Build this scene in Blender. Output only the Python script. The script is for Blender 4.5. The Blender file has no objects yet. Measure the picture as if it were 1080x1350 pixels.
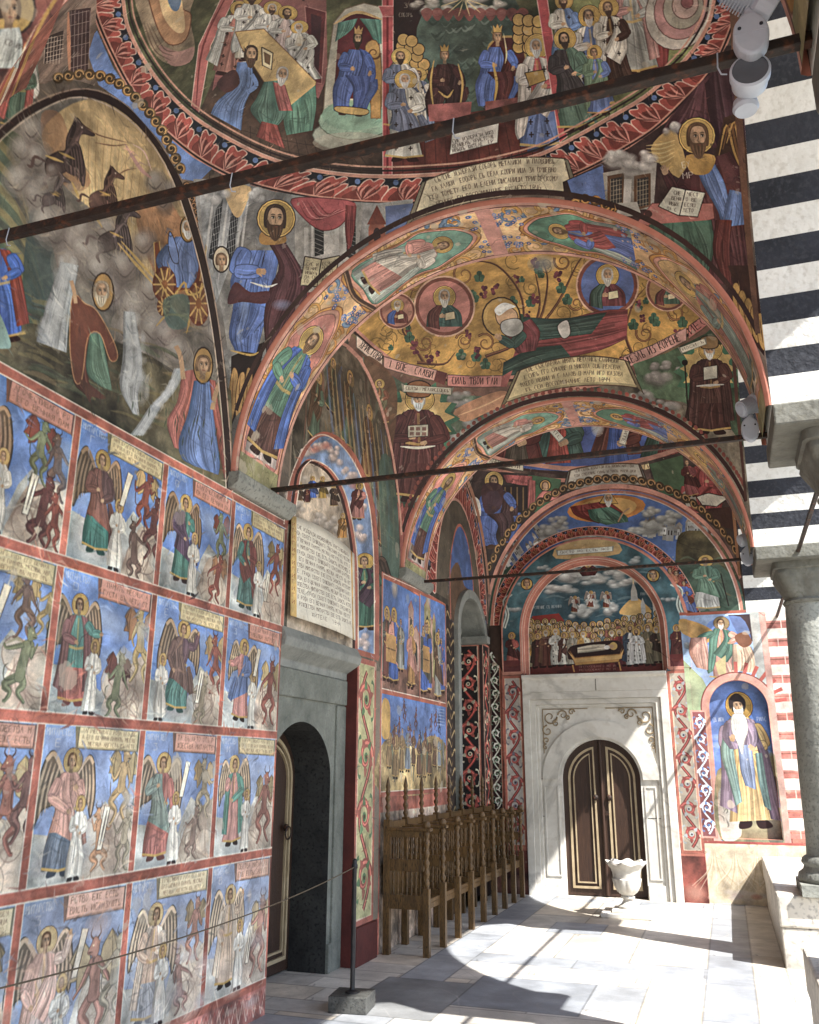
import bpy, bmesh, math, random
import numpy as np
from mathutils import Vector, Matrix
SC = bpy.context.scene
COL = SC.collection
R_ = math.radians
# ------------------------------------------------------------ camera
cam_d = bpy.data.cameras.new('camera'); cam = bpy.data.objects.new('camera', cam_d); COL.objects.link(cam)
CF, CP, CY, CR = 1140.3853, .2879, .3394, .0029          # focal length in photo px, pitch, yaw, roll
EYE = np.array([0., 0., 1.6])
_F = np.array([-math.sin(CY)*math.cos(CP), math.cos(CY)*math.cos(CP), math.sin(CP)])
_r = np.array([math.cos(CY), math.sin(CY), 0.]); _u = np.cross(_r, _F)
_R = math.cos(CR)*_r+math.sin(CR)*_u; _U = -math.sin(CR)*_r+math.cos(CR)*_u
cam.matrix_world = Matrix(((_R[0], _U[0], -_F[0], EYE[0]), (_R[1], _U[1], -_F[1], EYE[1]), (_R[2], _U[2], -_F[2], EYE[2]), (0, 0, 0, 1)))
cam_d.sensor_fit = 'VERTICAL'; cam_d.sensor_height = 24; cam_d.lens = 24*CF/1350
cam_d.clip_start = .05; cam_d.clip_end = 3000
SC.camera = cam
# ------------------------------------------------------------ world, sun, exposure
SUN = Vector((-.73, .38, -1.0)).normalized()             # the way the light travels
w = bpy.data.worlds.new('World'); SC.world = w; w.use_nodes = True
nt = w.node_tree; bg = nt.nodes['Background']
sky = nt.nodes.new('ShaderNodeTexSky'); sky.sky_type = 'NISHITA'; sky.sun_disc = False
sky.sun_elevation = math.asin(-SUN.z); sky.sun_rotation = math.atan2(-SUN.x, -SUN.y)
nt.links.new(sky.outputs[0], bg.inputs[0]); bg.inputs[1].default_value = .15
sd = bpy.data.lights.new('sun', 'SUN'); sd.energy = 5.0; sd.angle = R_(.5); sd.color = (1, .975, .94)
sun = bpy.data.objects.new('sun', sd); COL.objects.link(sun); sun.rotation_euler = SUN.to_track_quat('-Z', 'Y').to_euler(); sun.location = (8, -4, 12)
SC.view_settings.view_transform = 'Standard'; SC.view_settings.look = 'None'
SC.view_settings.exposure = 1.54; SC.view_settings.gamma = 1
SC.cycles.max_bounces = 10; SC.cycles.diffuse_bounces = 7
# ------------------------------------------------------------ plan of the gallery (metres)
XL, XR, XC, ZS, RA = -3.1, .43, -1.335, 3.6, 1.765       # church wall, arcade line, axis, springing, arch radius
YE = 12.28                                               # end wall
ARCHES = ((1.53, 2.40), (5.0, 5.68), (8.5, 9.3))         # transverse arches
BAYS = ((2.40, 5.0), (5.68, 8.5), (9.3, YE))
HL, HTS = 1.9, (1.765, 1.765, 1.92)                      # lunette height, transverse arch height per bay
def bay(i):
    y0, y1 = BAYS[i]; b = (y1-y0)/2; rz = math.hypot(HTS[i], HL)
    return (y0+y1)/2, b, b*rz/HL, RA*rz/HTS[i], rz
# ------------------------------------------------------------ a small brush: fresco colour laid on each surface's own chart
rng = np.random.default_rng(7); rnd = random.Random(5)
def fbm(n, o0, o1, seed, ax=1.):
    r = np.random.default_rng(seed); out = np.zeros((n, n), np.float32); tot = 0
    for o in range(o0, o1):
        k = 2**o; kx = max(2, int(k*ax)); g = r.random((k, kx)).astype(np.float32)
        yi = np.arange(n)*k/n; xi = np.arange(n)*kx/n
        y0 = yi.astype(int); x0 = xi.astype(int); fy = (yi-y0)[:, None]; fx = (xi-x0)[None]
        fy = fy*fy*(3-2*fy); fx = fx*fx*(3-2*fx)
        y1 = (y0+1) % k; x1 = (x0+1) % kx
        a = g[y0][:, x0]*(1-fx)+g[y0][:, x1]*fx; b = g[y1][:, x0]*(1-fx)+g[y1][:, x1]*fx
        wt = .62**(o-o0); out += (a*(1-fy)+b*fy)*wt; tot += wt
    out /= tot; return (out-out.mean())/out.std()
NZ = fbm(512, 4, 9, 1); NB = fbm(512, 2, 6, 2); FS = fbm(512, 7, 9, 4, .25); FC = fbm(512, 3, 7, 9)
def lin(c): return np.array(c, np.float32)/255.
def mul(c, k): return tuple(min(255, max(0, x*k)) for x in c)
def mixc(a, b, t): return tuple(x*(1-t)+y*t for x, y in zip(a, b))
class Canvas:
    def __init__(s, name, w, h, col, kind, par):
        s.name, s.w, s.h, s.kind, s.par = name, w, h, kind, par
        s.a = np.empty((h, w, 3), np.float32); s.a[:] = lin(col)
    # photo-free chart: surface coordinates -> canvas
    def uv(s, P):                                        # xyz (N,3) -> uv 0..1
        P = np.atleast_2d(np.asarray(P, float)); k, q = s.kind, s.par
        if k == 'X': return np.stack([(P[:, 1]-q[1])/(q[2]-q[1]), (P[:, 2]-q[3])/(q[4]-q[3])], 1)
        if k == 'Y': return np.stack([(P[:, 0]-q[1])/(q[2]-q[1]), (P[:, 2]-q[3])/(q[4]-q[3])], 1)
        if k == 'Z': return np.stack([(P[:, 0]-q[1])/(q[2]-q[1]), (P[:, 1]-q[3])/(q[4]-q[3])], 1)
        if k == 'V':
            yc, b, B, ea, rz = bay(q[0]); n = (P-np.array([XC, yc, ZS]))/np.array([ea, B, rz])
            n /= np.linalg.norm(n, axis=1)[:, None]+1e-9; th = np.arccos(np.clip(n[:, 2], -1, 1)); h = np.hypot(n[:, 0], n[:, 1])+1e-9
            return np.stack([n[:, 0]/h*th/2.3+.5, n[:, 1]/h*th/2.3+.5], 1)
        if k == 'A':
            ang = np.arctan2(P[:, 0]-XC, P[:, 2]-ZS)
            return np.stack([ang/3.3+.5, (P[:, 1]-q[1])/(q[2]-q[1])], 1)
    def hit(s, Q):                                       # point in the view -> point on this surface
        Q = np.atleast_2d(np.asarray(Q, float)); d = _F+np.outer((Q[:, 0]-540)/CF, _R)+np.outer((675-Q[:, 1])/CF, _U); k, q = s.kind, s.par
        if k in 'XYZ':
            ax = 'XYZ'.index(k); t = (q[0]-EYE[ax])/d[:, ax]; t = np.where((t <= 0) | (t > 60), 60, t); return EYE+d*t[:, None]
        if k == 'V': yc, b, B, ea, rz = bay(q[0]); c = np.array([XC, yc, ZS]); S = np.array([ea, B, rz])
        else: c = np.array([XC, 0, ZS]); S = np.array([q[3], 1e9, q[3]])
        dd = d/S; o = (EYE-c)/S; bb = dd@o; aa = (dd*dd).sum(1); D = np.maximum(bb*bb-aa*(o@o-1), 0)
        return EYE+d*((-bb+np.sqrt(D))/aa)[:, None]
    def fill(s, P, col, a=1., nz=.05):
        P = np.asarray(P, float)
        x0 = max(0, int(P[:, 0].min())); x1 = min(s.w, int(P[:, 0].max())+2); y0 = max(0, int(P[:, 1].min())); y1 = min(s.h, int(P[:, 1].max())+2)
        if x1 <= x0 or y1 <= y0: return
        W, H = x1-x0, y1-y0; SS = 3
        A = P-[x0, y0]; Bp = np.roll(A, -1, 0); sg = np.where(Bp[:, 1] > A[:, 1], 1., -1.)
        lo = np.where((sg > 0)[:, None], A, Bp); hi = np.where((sg > 0)[:, None], Bp, A)
        k0 = np.clip(np.ceil(lo[:, 1]*SS-.5), 0, H*SS).astype(int); k1 = np.clip(np.ceil(hi[:, 1]*SS-.5), 0, H*SS).astype(int); n = k1-k0
        if n.sum() <= 0: return
        e = np.repeat(np.arange(len(n)), n); kk = np.arange(n.sum())-np.repeat(np.cumsum(n)-n, n)+k0[e]
        sl = (hi[:, 0]-lo[:, 0])/np.maximum(hi[:, 1]-lo[:, 1], 1e-9)
        xs = np.clip(lo[e, 0]+((kk+.5)/SS-lo[e, 1])*sl[e], 0, W); ix = xs.astype(int); fx = xs-ix
        row = kk//SS*(W+2)+ix
        acc = np.bincount(row, sg[e]*(1-fx), H*(W+2))+np.bincount(row+1, sg[e]*fx, H*(W+2))[:H*(W+2)]
        cov = np.minimum(np.abs(np.cumsum(acc.reshape(H, W+2), 1)[:, :W])/SS, 1)*a
        c = lin(col)
        ox, oy = (x0*7+y0*3) % 512, (y0*5+x0) % 512
        N = NZ[np.ix_((np.arange(y0, y1)+0) % 512, (np.arange(x0, x1)) % 512)]
        N2 = NB[np.ix_((np.arange(y0, y1)+oy) % 512, (np.arange(x0, x1)+ox) % 512)]
        cc = c[None, None]*(1+nz*(N+N2))[:, :, None]
        t = s.a[y0:y1, x0:x1]; t += (cc-t)*cov[:, :, None]
    def pen(s):                                          # pen working in view points
        p = Pen(s, lambda Q: s.uv(s.hit(Q))*[s.w, s.h], s.kind in 'VA'); p.view = True; return p
    def mpen(s):                                         # pen working in the chart's own metres
        k, q = s.kind, s.par
        if k in 'XYZ': return Pen(s, lambda Q: (np.atleast_2d(np.asarray(Q, float))-[q[1], q[3]])/[q[2]-q[1], q[4]-q[3]]*[s.w, s.h], False)
        if k == 'V': return Pen(s, lambda Q: (np.atleast_2d(np.asarray(Q, float))/2.3+.5)*[s.w, s.h], False)
        return Pen(s, lambda Q: (np.atleast_2d(np.asarray(Q, float))/[3.3*1.735, q[2]-q[1]]+[.5, 0])*[s.w, s.h], False)
    def brushwork(s, n, seed=0):
        """short strokes of slightly lighter or darker colour over what is already there"""
        r = np.random.default_rng(seed+s.w); fl = NB*1.6; X = r.uniform(2, s.w-3, n); Y = r.uniform(2, s.h-3, n); q = s.w/1700
        for x, y, k, L, w_, al in zip(X, Y, r.choice((.8, .88, 1.12, 1.2), n), r.uniform(7, 26, n)*q, r.uniform(1.1, 3.4, n)*q, r.uniform(.25, .6, n)):
            c = s.a[int(y), int(x)]*255; c = np.clip(c*k+(6, 2, -5) if k > 1 else c*k+(-4, 0, 5), 0, 255); an = 1.57+fl[int(y*.7) % 512, int(x*.7) % 512]+r.normal(0, .25); dx, dy = math.cos(an)*L/2, math.sin(an)*L/2; b = r.uniform(-.25, .25)*L
            P = np.array([(x-dx, y-dy), (x-b*math.sin(an)-math.sin(an)*w_/2, y+b*math.cos(an)+math.cos(an)*w_/2), (x+dx, y+dy), (x-b*math.sin(an)+math.sin(an)*w_/2, y+b*math.cos(an)-math.cos(an)*w_/2)]); s.fill(P, c, al, .0)
    def image(s, wear=1.):
        if wear > .5: s.brushwork(int(s.w*s.h/260))
        a = s.a
        H, W = a.shape[:2]; yy = np.arange(H) % 512; xx = np.arange(W) % 512
        def blur(x, r):
            for ax in (0, 1):
                pd = [(0, 0)]*3; pd[ax] = (r+1, r); c = np.cumsum(np.pad(x, pd, mode='edge'), ax, dtype=np.float64); n = x.shape[ax]
                x = ((np.take(c, range(2*r+1, 2*r+1+n), ax)-np.take(c, range(0, n), ax))/(2*r+1)).astype(np.float32)
            return x
        if wear > .5: a += np.clip((a-blur(blur(a, 2), 2))*.5, -.16, .16)+np.clip((a-blur(a, 14))*.18, -.1, .1)   # crisp brush edges
        big = fbm(512, 1, 5, 11); yb = (np.arange(H)*512//H); xb = (np.arange(W)*512//W)
        fine = np.random.default_rng(W+H).standard_normal((H, W)).astype(np.float32); st = FS[np.ix_(yy, xx)]
        m = 1+.03*wear*NZ[np.ix_(yy, xx)]+.012*wear*st+.035*wear*big[np.ix_(yb, xb)]+.05*wear*fine
        a *= m[:, :, None]
        ck = np.abs(FC[np.ix_(yy, xx)]); a *= (1-.28*wear*(ck < .028)*(big[np.ix_(yb, xb)] > .2))[:, :, None]   # hairline craquelure
        g = a.mean(2, keepdims=True); a += (g-a)*.20; a *= .9; a += lin((150, 140, 128))*.1*wear                                     # age: a little greyed
        chip = (NZ[np.ix_((yy*1+100) % 512, xx)]+.5*FS[np.ix_(yy, xx)]+.7*big[np.ix_(yb, xb)] > 3.0)[:, :, None]*wear
        a += (lin((188, 178, 160))-a)*chip*.45
        if wear > .5:
            rr = np.random.default_rng(W*3+H)
            for _ in range(int(26*wear)):                   # cracks that wander
                x, y = rr.uniform(0, W), rr.uniform(0, H); an = rr.uniform(0, 6.28); n_ = int(rr.uniform(40, 190))
                dx = np.cumsum(np.cos(an+np.cumsum(rr.normal(0, .22, n_)))); dy = np.cumsum(np.sin(an+np.cumsum(rr.normal(0, .22, n_)))); X = np.clip(x+dx*1.3, 1, W-2).astype(int); Y = np.clip(y+dy*1.3, 1, H-2).astype(int)
                a[Y, X] *= .62; a[Y, X+1] *= .85; a[Y+1, X] *= 1.06
            for _ in range(int(150*wear)):                  # flaked spots, ragged
                x, y, q = rr.uniform(0, W), rr.uniform(0, H)*rr.uniform(.3, 1), rr.uniform(2, 11)*W/2000; x0, x1, y0, y1 = int(max(0, x-3*q)), int(min(W, x+3*q)), int(max(0, y-3*q)), int(min(H, y+3*q))
                if x1-x0 < 2 or y1-y0 < 2: continue
                YY, XX = np.mgrid[y0:y1, x0:x1]; k = (np.hypot((XX-x)/q, (YY-y)/q/rr.uniform(.6, 1.6))+.45*NZ[np.ix_(yy[y0:y1], xx[x0:x1])] < 1)[:, :, None]*rr.uniform(.25, .75)
                a[y0:y1, x0:x1] += (lin((186, 174, 154))-a[y0:y1, x0:x1])*k
        np.clip(a, .01, 1, out=a)
        im = bpy.data.images.new(s.name, W, H, alpha=False); buf = np.ones((H, W, 4), np.float32); buf[:, :, :3] = a
        im.pixels.foreach_set(buf.ravel()); im.update(); im.pack(); return im
def smooth(P, k=4, closed=True):
    P = np.asarray(P, float); n = len(P)
    if n < 3: return P
    if closed: a, b, c, d = np.roll(P, 1, 0), P, np.roll(P, -1, 0), np.roll(P, -2, 0)
    else:
        Q = np.vstack([2*P[0]-P[1], P, 2*P[-1]-P[-2]]); a, b, c, d = Q[:-3], Q[1:-2], Q[2:-1], Q[3:]
    t = (np.arange(k)/k)[None, :, None]; a, b, c, d = [q[:, None] for q in (a, b, c, d)]
    out = .5*((2*b)+(-a+c)*t+(2*a-5*b+4*c-d)*t*t+(-a+3*b-3*c+d)*t**3); out = out.reshape(-1, 2)
    return out if closed else np.vstack([out, P[-1]])
def dens(P, st, closed=True):
    P = np.asarray(P, float); Q = np.roll(P, -1, 0) if closed else P[1:]; A = P if closed else P[:-1]; out = []
    for a, b in zip(A, Q):
        n = max(1, int(np.hypot(*(b-a))/st)); out.append(a+(b-a)*(np.arange(n)/n)[:, None])
    if not closed: out.append(P[-1:])
    return np.vstack(out)
class Pen:
    def __init__(s, cv, f, curved=False, st=14, u=1.): s.cv, s.f, s.curved, s.st, s.u = cv, f, curved, st, u
    view = False
    def fr(s, o, yv, sx=1., flip=1):                      # a frame of its own: origin o, y axis yv, x axis to the right of it
        o = np.array(o, float); yv = np.array(yv, float); L = np.hypot(*yv)
        xv = (np.array([-yv[1], yv[0]]) if s.view else np.array([yv[1], -yv[0]]))*sx*flip; M = np.array([xv, yv])
        return Pen(s.cv, lambda Q: s.f(o+np.atleast_2d(np.asarray(Q, float))@M), s.curved, s.st/max(L, 1e-6), s.u*L)
    def poly(s, P, col, a=1., sm=0, nz=.05, ol=None, ow=1.):
        P = np.asarray(P, float)
        if sm: P = smooth(P, 4)
        if s.curved: P = dens(P, s.st)
        s.cv.fill(s.f(P), col, a, nz)
        if ol is not None: s.line(np.vstack([P, P[:1]]), ow, ol, .8, sm=0, tp=0)
    def line(s, P, wd, col, a=1., sm=1, tp=1, nz=.03):
        P = np.asarray(P, float)
        if sm and len(P) > 2: P = smooth(P, 4, False)
        elif s.curved: P = dens(P, s.st, False)
        if len(P) < 2: return
        if len(P) == 2: P = np.vstack([P[0], (P[0]+P[1])/2, P[1]])
        T = np.gradient(P, axis=0); T /= np.hypot(T[:, 0], T[:, 1])[:, None]+1e-9; N = np.stack([-T[:, 1], T[:, 0]], 1)
        t = np.linspace(0, 1, len(P)); ww = wd/2*(np.sqrt(np.sin(np.pi*np.clip(t, .03, .97))) if tp == 1 else (1-.8*t) if tp == 2 else np.ones_like(t))
        s.cv.fill(s.f(np.vstack([P+N*ww[:, None], (P-N*ww[:, None])[::-1]])), col, a, nz)
    def ell(s, c, rx, ry, col, a=1., n=18, rot=0., nz=.05, ol=None, ow=1.):
        t = np.arange(n)*2*np.pi/n; x, y = rx*np.cos(t), ry*np.sin(t); cr, sr = math.cos(rot), math.sin(rot)
        s.poly(np.stack([c[0]+x*cr-y*sr, c[1]+x*sr+y*cr], 1), col, a, 0, nz, ol, ow)
    def soft(s, c, rx, ry, col, a=.6, rot=0., n=5):
        for i in range(n): k = 1-i/n*.85; s.ell(c, rx*k, ry*k, col, 1-(1-a)**(1/n), 16, rot, .02)
    def drape(s, L, R, col, n=9, dk=.58, lt=1.24, wd=None, a=.5, ol=1, rs=None):
        """cloth between two edges, top to bottom: broad modelling first, then folds that gather, swing and fade out"""
        r = rs or rnd; L = smooth(L, 4, False); R = smooth(R, 4, False); m = max(14, min(len(L), len(R)))
        f = lambda A: np.stack([np.interp(np.linspace(0, len(A)-1, m), np.arange(len(A)), A[:, k]) for k in (0, 1)], 1)
        L, R = f(L), f(R); D = R-L; W = np.hypot(*D.mean(0)); wd = wd or W/n*.75; u = np.linspace(0, 1, m)
        s.poly(np.vstack([L, R[::-1]]), col, 1, nz=.05)
        for t0, t1, k, al in ((0, .2, .62, .4), (0, .1, .5, .35), (.3, .5, 1.2, .35), (.55, .7, .68, .35), (.74, .92, 1.18, .35), (.93, 1, .66, .35)):
            j = r.uniform(-.04, .04); c0, c1 = max(0, t0+j), min(1, t1+j); s.poly(np.vstack([L+D*c0, (L+D*c1)[::-1]]), mul(col, k) if k < 1 else mixc(mul(col, k), (255, 246, 226), .08), al)
        at_ = r.uniform(.25, .75); at2 = r.uniform(.1, .9)
        for i in range(n):
            t = (i+.5)/n+r.uniform(-.35, .35)/n; t0 = t+(at_-t)*r.uniform(.1, .6) if r.random() < .7 else t+(at2-t)*.4; k0 = int(m*r.choice((0, .05, .2, .35, .5))); k1 = m-int(m*r.choice((0, 0, 0, .15, .35)))
            tt = t0+(t-t0)*u**.8+.03*np.sin(u*r.uniform(2, 5)+r.uniform(0, 6)); q = (L+D*tt[:, None])[k0:k1]
            if len(q) < 4: continue
            w_ = wd*r.uniform(.35, 1.15); tp = r.choice((1, 1, 2)); q = q if tp == 1 else q[::-1]
            s.line(q, w_, mul(col, dk), a*r.uniform(.6, 1.1), 0, tp); s.line(q+(D[k0:k1] if tp == 1 else D[k0:k1][::-1])*(.5*w_/max(W, 1e-6)+.012), w_*.5, mixc(mul(col, lt), (255, 248, 230), .14), a*r.uniform(.5, 1), 0, tp)
        for k in range(max(1, n//4)):
            k0 = r.randint(1, m-5); c0 = L[k0]+D[k0]*r.uniform(.1, .5); c1 = L[min(m-1, k0+3)]+D[min(m-1, k0+3)]*r.uniform(.5, .95); s.line([c0, (c0+c1)/2+(L[-1]-L[0])*.03, c1], wd*.5, mul(col, dk), a*.7)
        if ol: s.line(L, wd*.2, mul(col, .35), .55, 0, 0); s.line(R, wd*.2, mul(col, .35), .55, 0, 0)
# ---- glyphs for the painted inscriptions (strokes on a 4 x 6 cell)
GL = {'А': '0026 2640 1333', 'Б': '4606 0600 0030 3041 4132 3203', 'В': '0006 0636 3645 4534 3403 3442 4240 4000', 'Г': '0006 0646', 'Д': '0040 0616 1646 4640 0601', 'Е': '4606 0600 0040 0333',
      'Ж': '0046 0640 2026', 'З': '0646 4624 2443 4340 4000', 'И': '0600 0046 4640', 'І': '2026', 'К': '0600 4603 0340', 'Л': '0026 2640', 'М': '0006 0623 2346 4640', 'Н': '0600 4640 0343', 'О': '1636 3644 4431 3110 1002 0216',
      'П': '0006 0646 4640', 'Р': '0006 0636 3644 4433 3303', 'С': '4616 1604 0402 0210 1040', 'Т': '2026 0646 0605 4645', 'У': '0623 4600', 'Х': '0046 0640', 'Ц': '0600 0040 4046 4041', 'Ч': '0604 0433 4640', 'Ш': '0600 2026 4046 0040',
      'Ъ': '0616 1610 1040 4042 4213', 'Ь': '0600 0040 4042 4203', 'Ы': '0600 0020 2023 2303 4046', 'Ю': '0006 0313 2646 4640 4020 2026', 'Я': '4046 4616 1604 0443 2300', '.': '1020', '8': '1636 0343 1030 0343 1603 3643 0310 4330', '1': '0526 2620', '4': '0603 0343 4640', '6': '4616 1600 0040 4043 4303'}
def text(p, o, xv, h, s, col=(40, 25, 20), a=.85, up=None):
    # o start point (baseline), xv vector of the whole line, h height
    o = np.array(o, float); xv = np.array(xv, float); L = np.hypot(*xv); d = xv/L
    u = np.array(up, float) if up is not None else (np.array([d[1], -d[0]]) if p.view else np.array([-d[1], d[0]]))
    cw = L/max(1, len(s)); r = random.Random(len(s)*31+int(L))
    for i, ch in enumerate(s):
        if ch == ' ': continue
        g = GL.get(ch)
        if not g: continue
        for st in g.split():
            x0, y0, x1, y1 = [int(c) for c in st]
            q = [o+d*cw*(i+.12+x*.17)+u*h*(y/6.) for x, y in ((x0, y0), (x1, y1))]
            p.line(q, h*(.125 if x0 == x1 else .075), col, a, 0, 0)
LOREM = 'СИЕ ИЗОБРАЗИ ИЖДИВЕНИЕМЪ ХРИСТОЛЮБИВЫХЪ ЖИТЕЛЕЙ ГРАДА СВОЕГО ДУШЕВНАГО СПАСЕНИЯ БЛАГОЧЕСТИВАГО РОДА ЕГО ВЕЧНАЯ ПАМЯТЬ МЕСЯЦА АВГУСТА ВЪ ЛЕТО ОТЪ РОЖДЕСТВА МИТАРСТВО ЕЖЕ ЕСТЬ ЗАВИСТЬ ИСТЯЗУЮТЪ ДУШУ '
def lor(n, k): k = k*17 % (len(LOREM)-n-1) if len(LOREM) > n+1 else 0; return (LOREM+LOREM)[k:k+n]
# ------------------------------------------------------------ painted figures and ornament
SKIN, GOLD, INK = (190, 150, 112), (196, 158, 84), (38, 26, 22)
BLUE, SKY, TERRA, CREAM, GREEN, MAROON = (66, 98, 178), (84, 118, 188), (172, 96, 78), (222, 204, 160), (84, 128, 106), (84, 38, 36)
PINK, GREY, BROWN, OCHRE, TEAL, RED = (205, 140, 122), (158, 150, 138), (96, 70, 50), (190, 144, 72), (70, 120, 112), (156, 60, 50)
def halo(p, c, r, col=GOLD):
    p.ell(c, r*1.07, r*1.07, (66, 46, 32)); p.ell(c, r*1.02, r*1.02, mul(col, 1.2)); p.ell(c, r*.95, r*.95, mul(col, .72)); p.ell(c, r*.91, r*.91, col)
    for k in range(10): a = k*.628; p.line([(c[0]+r*.5*math.cos(a), c[1]+r*.5*math.sin(a)), (c[0]+r*.88*math.cos(a), c[1]+r*.88*math.sin(a))], r*.05, mul(col, 1.25 if k % 2 else .8), .5, 0)
def face(p, c, h, skin=SKIN, hair=BROWN, beard=None, turn=0., long=1, crown=None, detail=1):
    # c centre of the face, h half height (local y up)
    w_ = h*.72; x, y = c; t = (turn if turn else .35)*w_*.3
    p.poly([(x-w_*1.12, y-h*.1-long*h*.45), (x-w_*1.2, y+h*.4), (x-w_*.85, y+h*1.0), (x-w_*.1, y+h*1.22), (x+w_*.7, y+h*1.05), (x+w_*1.12, y+h*.5), (x+w_*1.1, y-h*.1-long*h*.45), (x+w_*.6, y-h*.6), (x-w_*.5, y-h*.6)], hair, 1, 1)
    for k in (-1, 1): p.line([(x+k*w_*.1, y+h*1.1), (x+k*w_*.8, y+h*.8), (x+k*w_*1.05, y-h*.2)], h*.1, mul(hair, 1.5), .5)
    p.poly([(x-w_*.45, y-h*1.5), (x-w_*.4, y-h*.4), (x+w_*.4, y-h*.4), (x+w_*.45, y-h*1.5)], mul(skin, .74))
    F = [(x-w_*.8, y+h*.25), (x-w_*.72, y-h*.35), (x-w_*.3, y-h*.88), (x+w_*.08, y-h*1.0), (x+w_*.45, y-h*.82), (x+w_*.78, y-h*.3), (x+w_*.82, y+h*.3), (x+w_*.45, y+h*.85), (x-w_*.45, y+h*.85)]
    p.poly(F, mul(skin, .93), 1, 1)
    p.poly([(x-w_*.8, y+h*.3), (x-w_*.72, y-h*.35), (x-w_*.3, y-h*.88), (x+w_*.05, y-h*.98), (x-w_*.3, y-h*.4), (x-w_*.42, y+h*.1), (x-w_*.45, y+h*.75)], mul(skin, .66), .5, 1)
    if not detail or detail < 0:
        p.soft((x+w_*.3, y), w_*.4, h*.5, mul(skin, 1.15), .6, n=2); p.line([(x-w_*.4, y+h*.2), (x+w_*.55, y+h*.22)], h*.16, mul(hair, .6), .6, 0)
    else:
        p.soft((x+t+w_*.38, y-h*.22), w_*.3, h*.26, mul(skin, 1.2), .6, n=3); p.soft((x+t*.6, y+h*.62), w_*.45, h*.2, mul(skin, 1.16), .55, n=3); p.soft((x+t-w_*.3, y-h*.22), w_*.2, h*.2, mul(skin, 1.08), .45, n=3)
        for sx in (-1, 1):
            ex = x+t+sx*w_*.36; p.ell((ex, y+h*.2), w_*.25, h*.17, mul(skin, .68), .6); p.ell((ex, y+h*.17), w_*.17, h*.075, (206, 192, 168), .8); p.ell((ex+w_*.03, y+h*.17), w_*.075, h*.08, INK, .95)
            p.line([(ex-w_*.2, y+h*.2), (ex, y+h*.27), (ex+w_*.2, y+h*.19)], h*.06, mul(hair, .45), .9); p.line([(ex-w_*.25, y+h*.36), (ex, y+h*.43), (ex+w_*.25, y+h*.36)], h*.08, mul(hair, .6), .75)
        p.line([(x+t-w_*.08, y+h*.3), (x+t-w_*.04, y), (x+t-w_*.12, y-h*.2), (x+t+w_*.1, y-h*.25)], h*.06, mul(skin, .5), .8); p.line([(x+t+w_*.05, y+h*.3), (x+t+w_*.09, y-h*.15)], h*.08, mul(skin, 1.22), .7, 0)
        p.line([(x+t-w_*.22, y-h*.5), (x+t, y-h*.47), (x+t+w_*.24, y-h*.5)], h*.11, (138, 70, 58), .8); p.line([(x+t-w_*.15, y-h*.6), (x+t+w_*.15, y-h*.6)], h*.06, mul(skin, .7), .6, 0)
    if beard:
        p.poly([(x-w_*.84, y+h*.05), (x-w_*.85, y-h*.6), (x-w_*.5, y-h*1.25), (x+w_*.08, y-h*1.62), (x+w_*.6, y-h*1.2), (x+w_*.86, y-h*.6), (x+w_*.85, y+h*.05), (x+w_*.62, y-h*.34), (x+t+w_*.1, y-h*.36), (x-w_*.5, y-h*.34)], beard, 1, 1)
        for k in range(7): p.line([(x-w_*.6+k*w_*.2, y-h*.45), (x-w_*.5+k*w_*.18, y-h*.85), (x-w_*.22+k*w_*.1, y-h*1.35)], h*.06, mul(beard, .6 if k % 2 else 1.35), .6)
        p.line([(x+t-w_*.18, y-h*.52), (x+t+w_*.2, y-h*.52)], h*.08, (124, 64, 54), .8, 0)
    if crown:
        p.poly([(x-w_*.95, y+h*.7), (x-w_*1.2, y+h*1.9), (x-w_*.5, y+h*1.4), (x, y+h*2.1), (x+w_*.5, y+h*1.4), (x+w_*1.2, y+h*1.9), (x+w_*.95, y+h*.7)], crown, 1, 0, ol=INK, ow=h*.08)
def hand(p, c, r, skin=SKIN, ang=0.):
    ca, sa = math.cos(ang), math.sin(ang); f = lambda x, y: (c[0]+(x*ca-y*sa)*r, c[1]+(x*sa+y*ca)*r)
    p.poly([f(-.9, -.7), f(.3, -.8), f(.7, 0), f(.3, .8), f(-.9, .6)], mul(skin, .95), 1, 1)
    for k in range(4): p.line([f(.2, -.55+k*.36), f(1.0, -.6+k*.42), f(1.7-.2*abs(k-1.5), -.55+k*.36)], r*.36, skin, 1, 1, 0)
    p.line([f(-.3, .6), f(.5, 1.3)], r*.4, skin, 1, 0, 0)
def arm(p, sh, el, ha, w_, col, skin=SKIN, hr=.02):
    a, b = np.array(sh, float), np.array(el, float); c = np.array(ha, float)
    for q0, q1, k in ((a, b, 1.), (b, c, .8)):
        d = q1-q0; n = np.array([-d[1], d[0]])/(np.hypot(*d)+1e-9)*w_*k
        p.poly([q0+n, q0-n, q1-n*.95-d*.02, q1+n*.95+d*.05], col, 1, 1, ol=mul(col, .5), ow=w_*.1)
        for j in (-.4, .35): p.line([q0+n*j, (q0+q1)/2+n*(j+.25), q1+n*j*.6], w_*.22, mul(col, .55 if j > 0 else 1.35), .6)
    d = c-b; hand(p, c+d/(np.hypot(*d)+1e-9)*hr*.6, hr, skin, math.atan2(d[1], d[0]))
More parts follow.
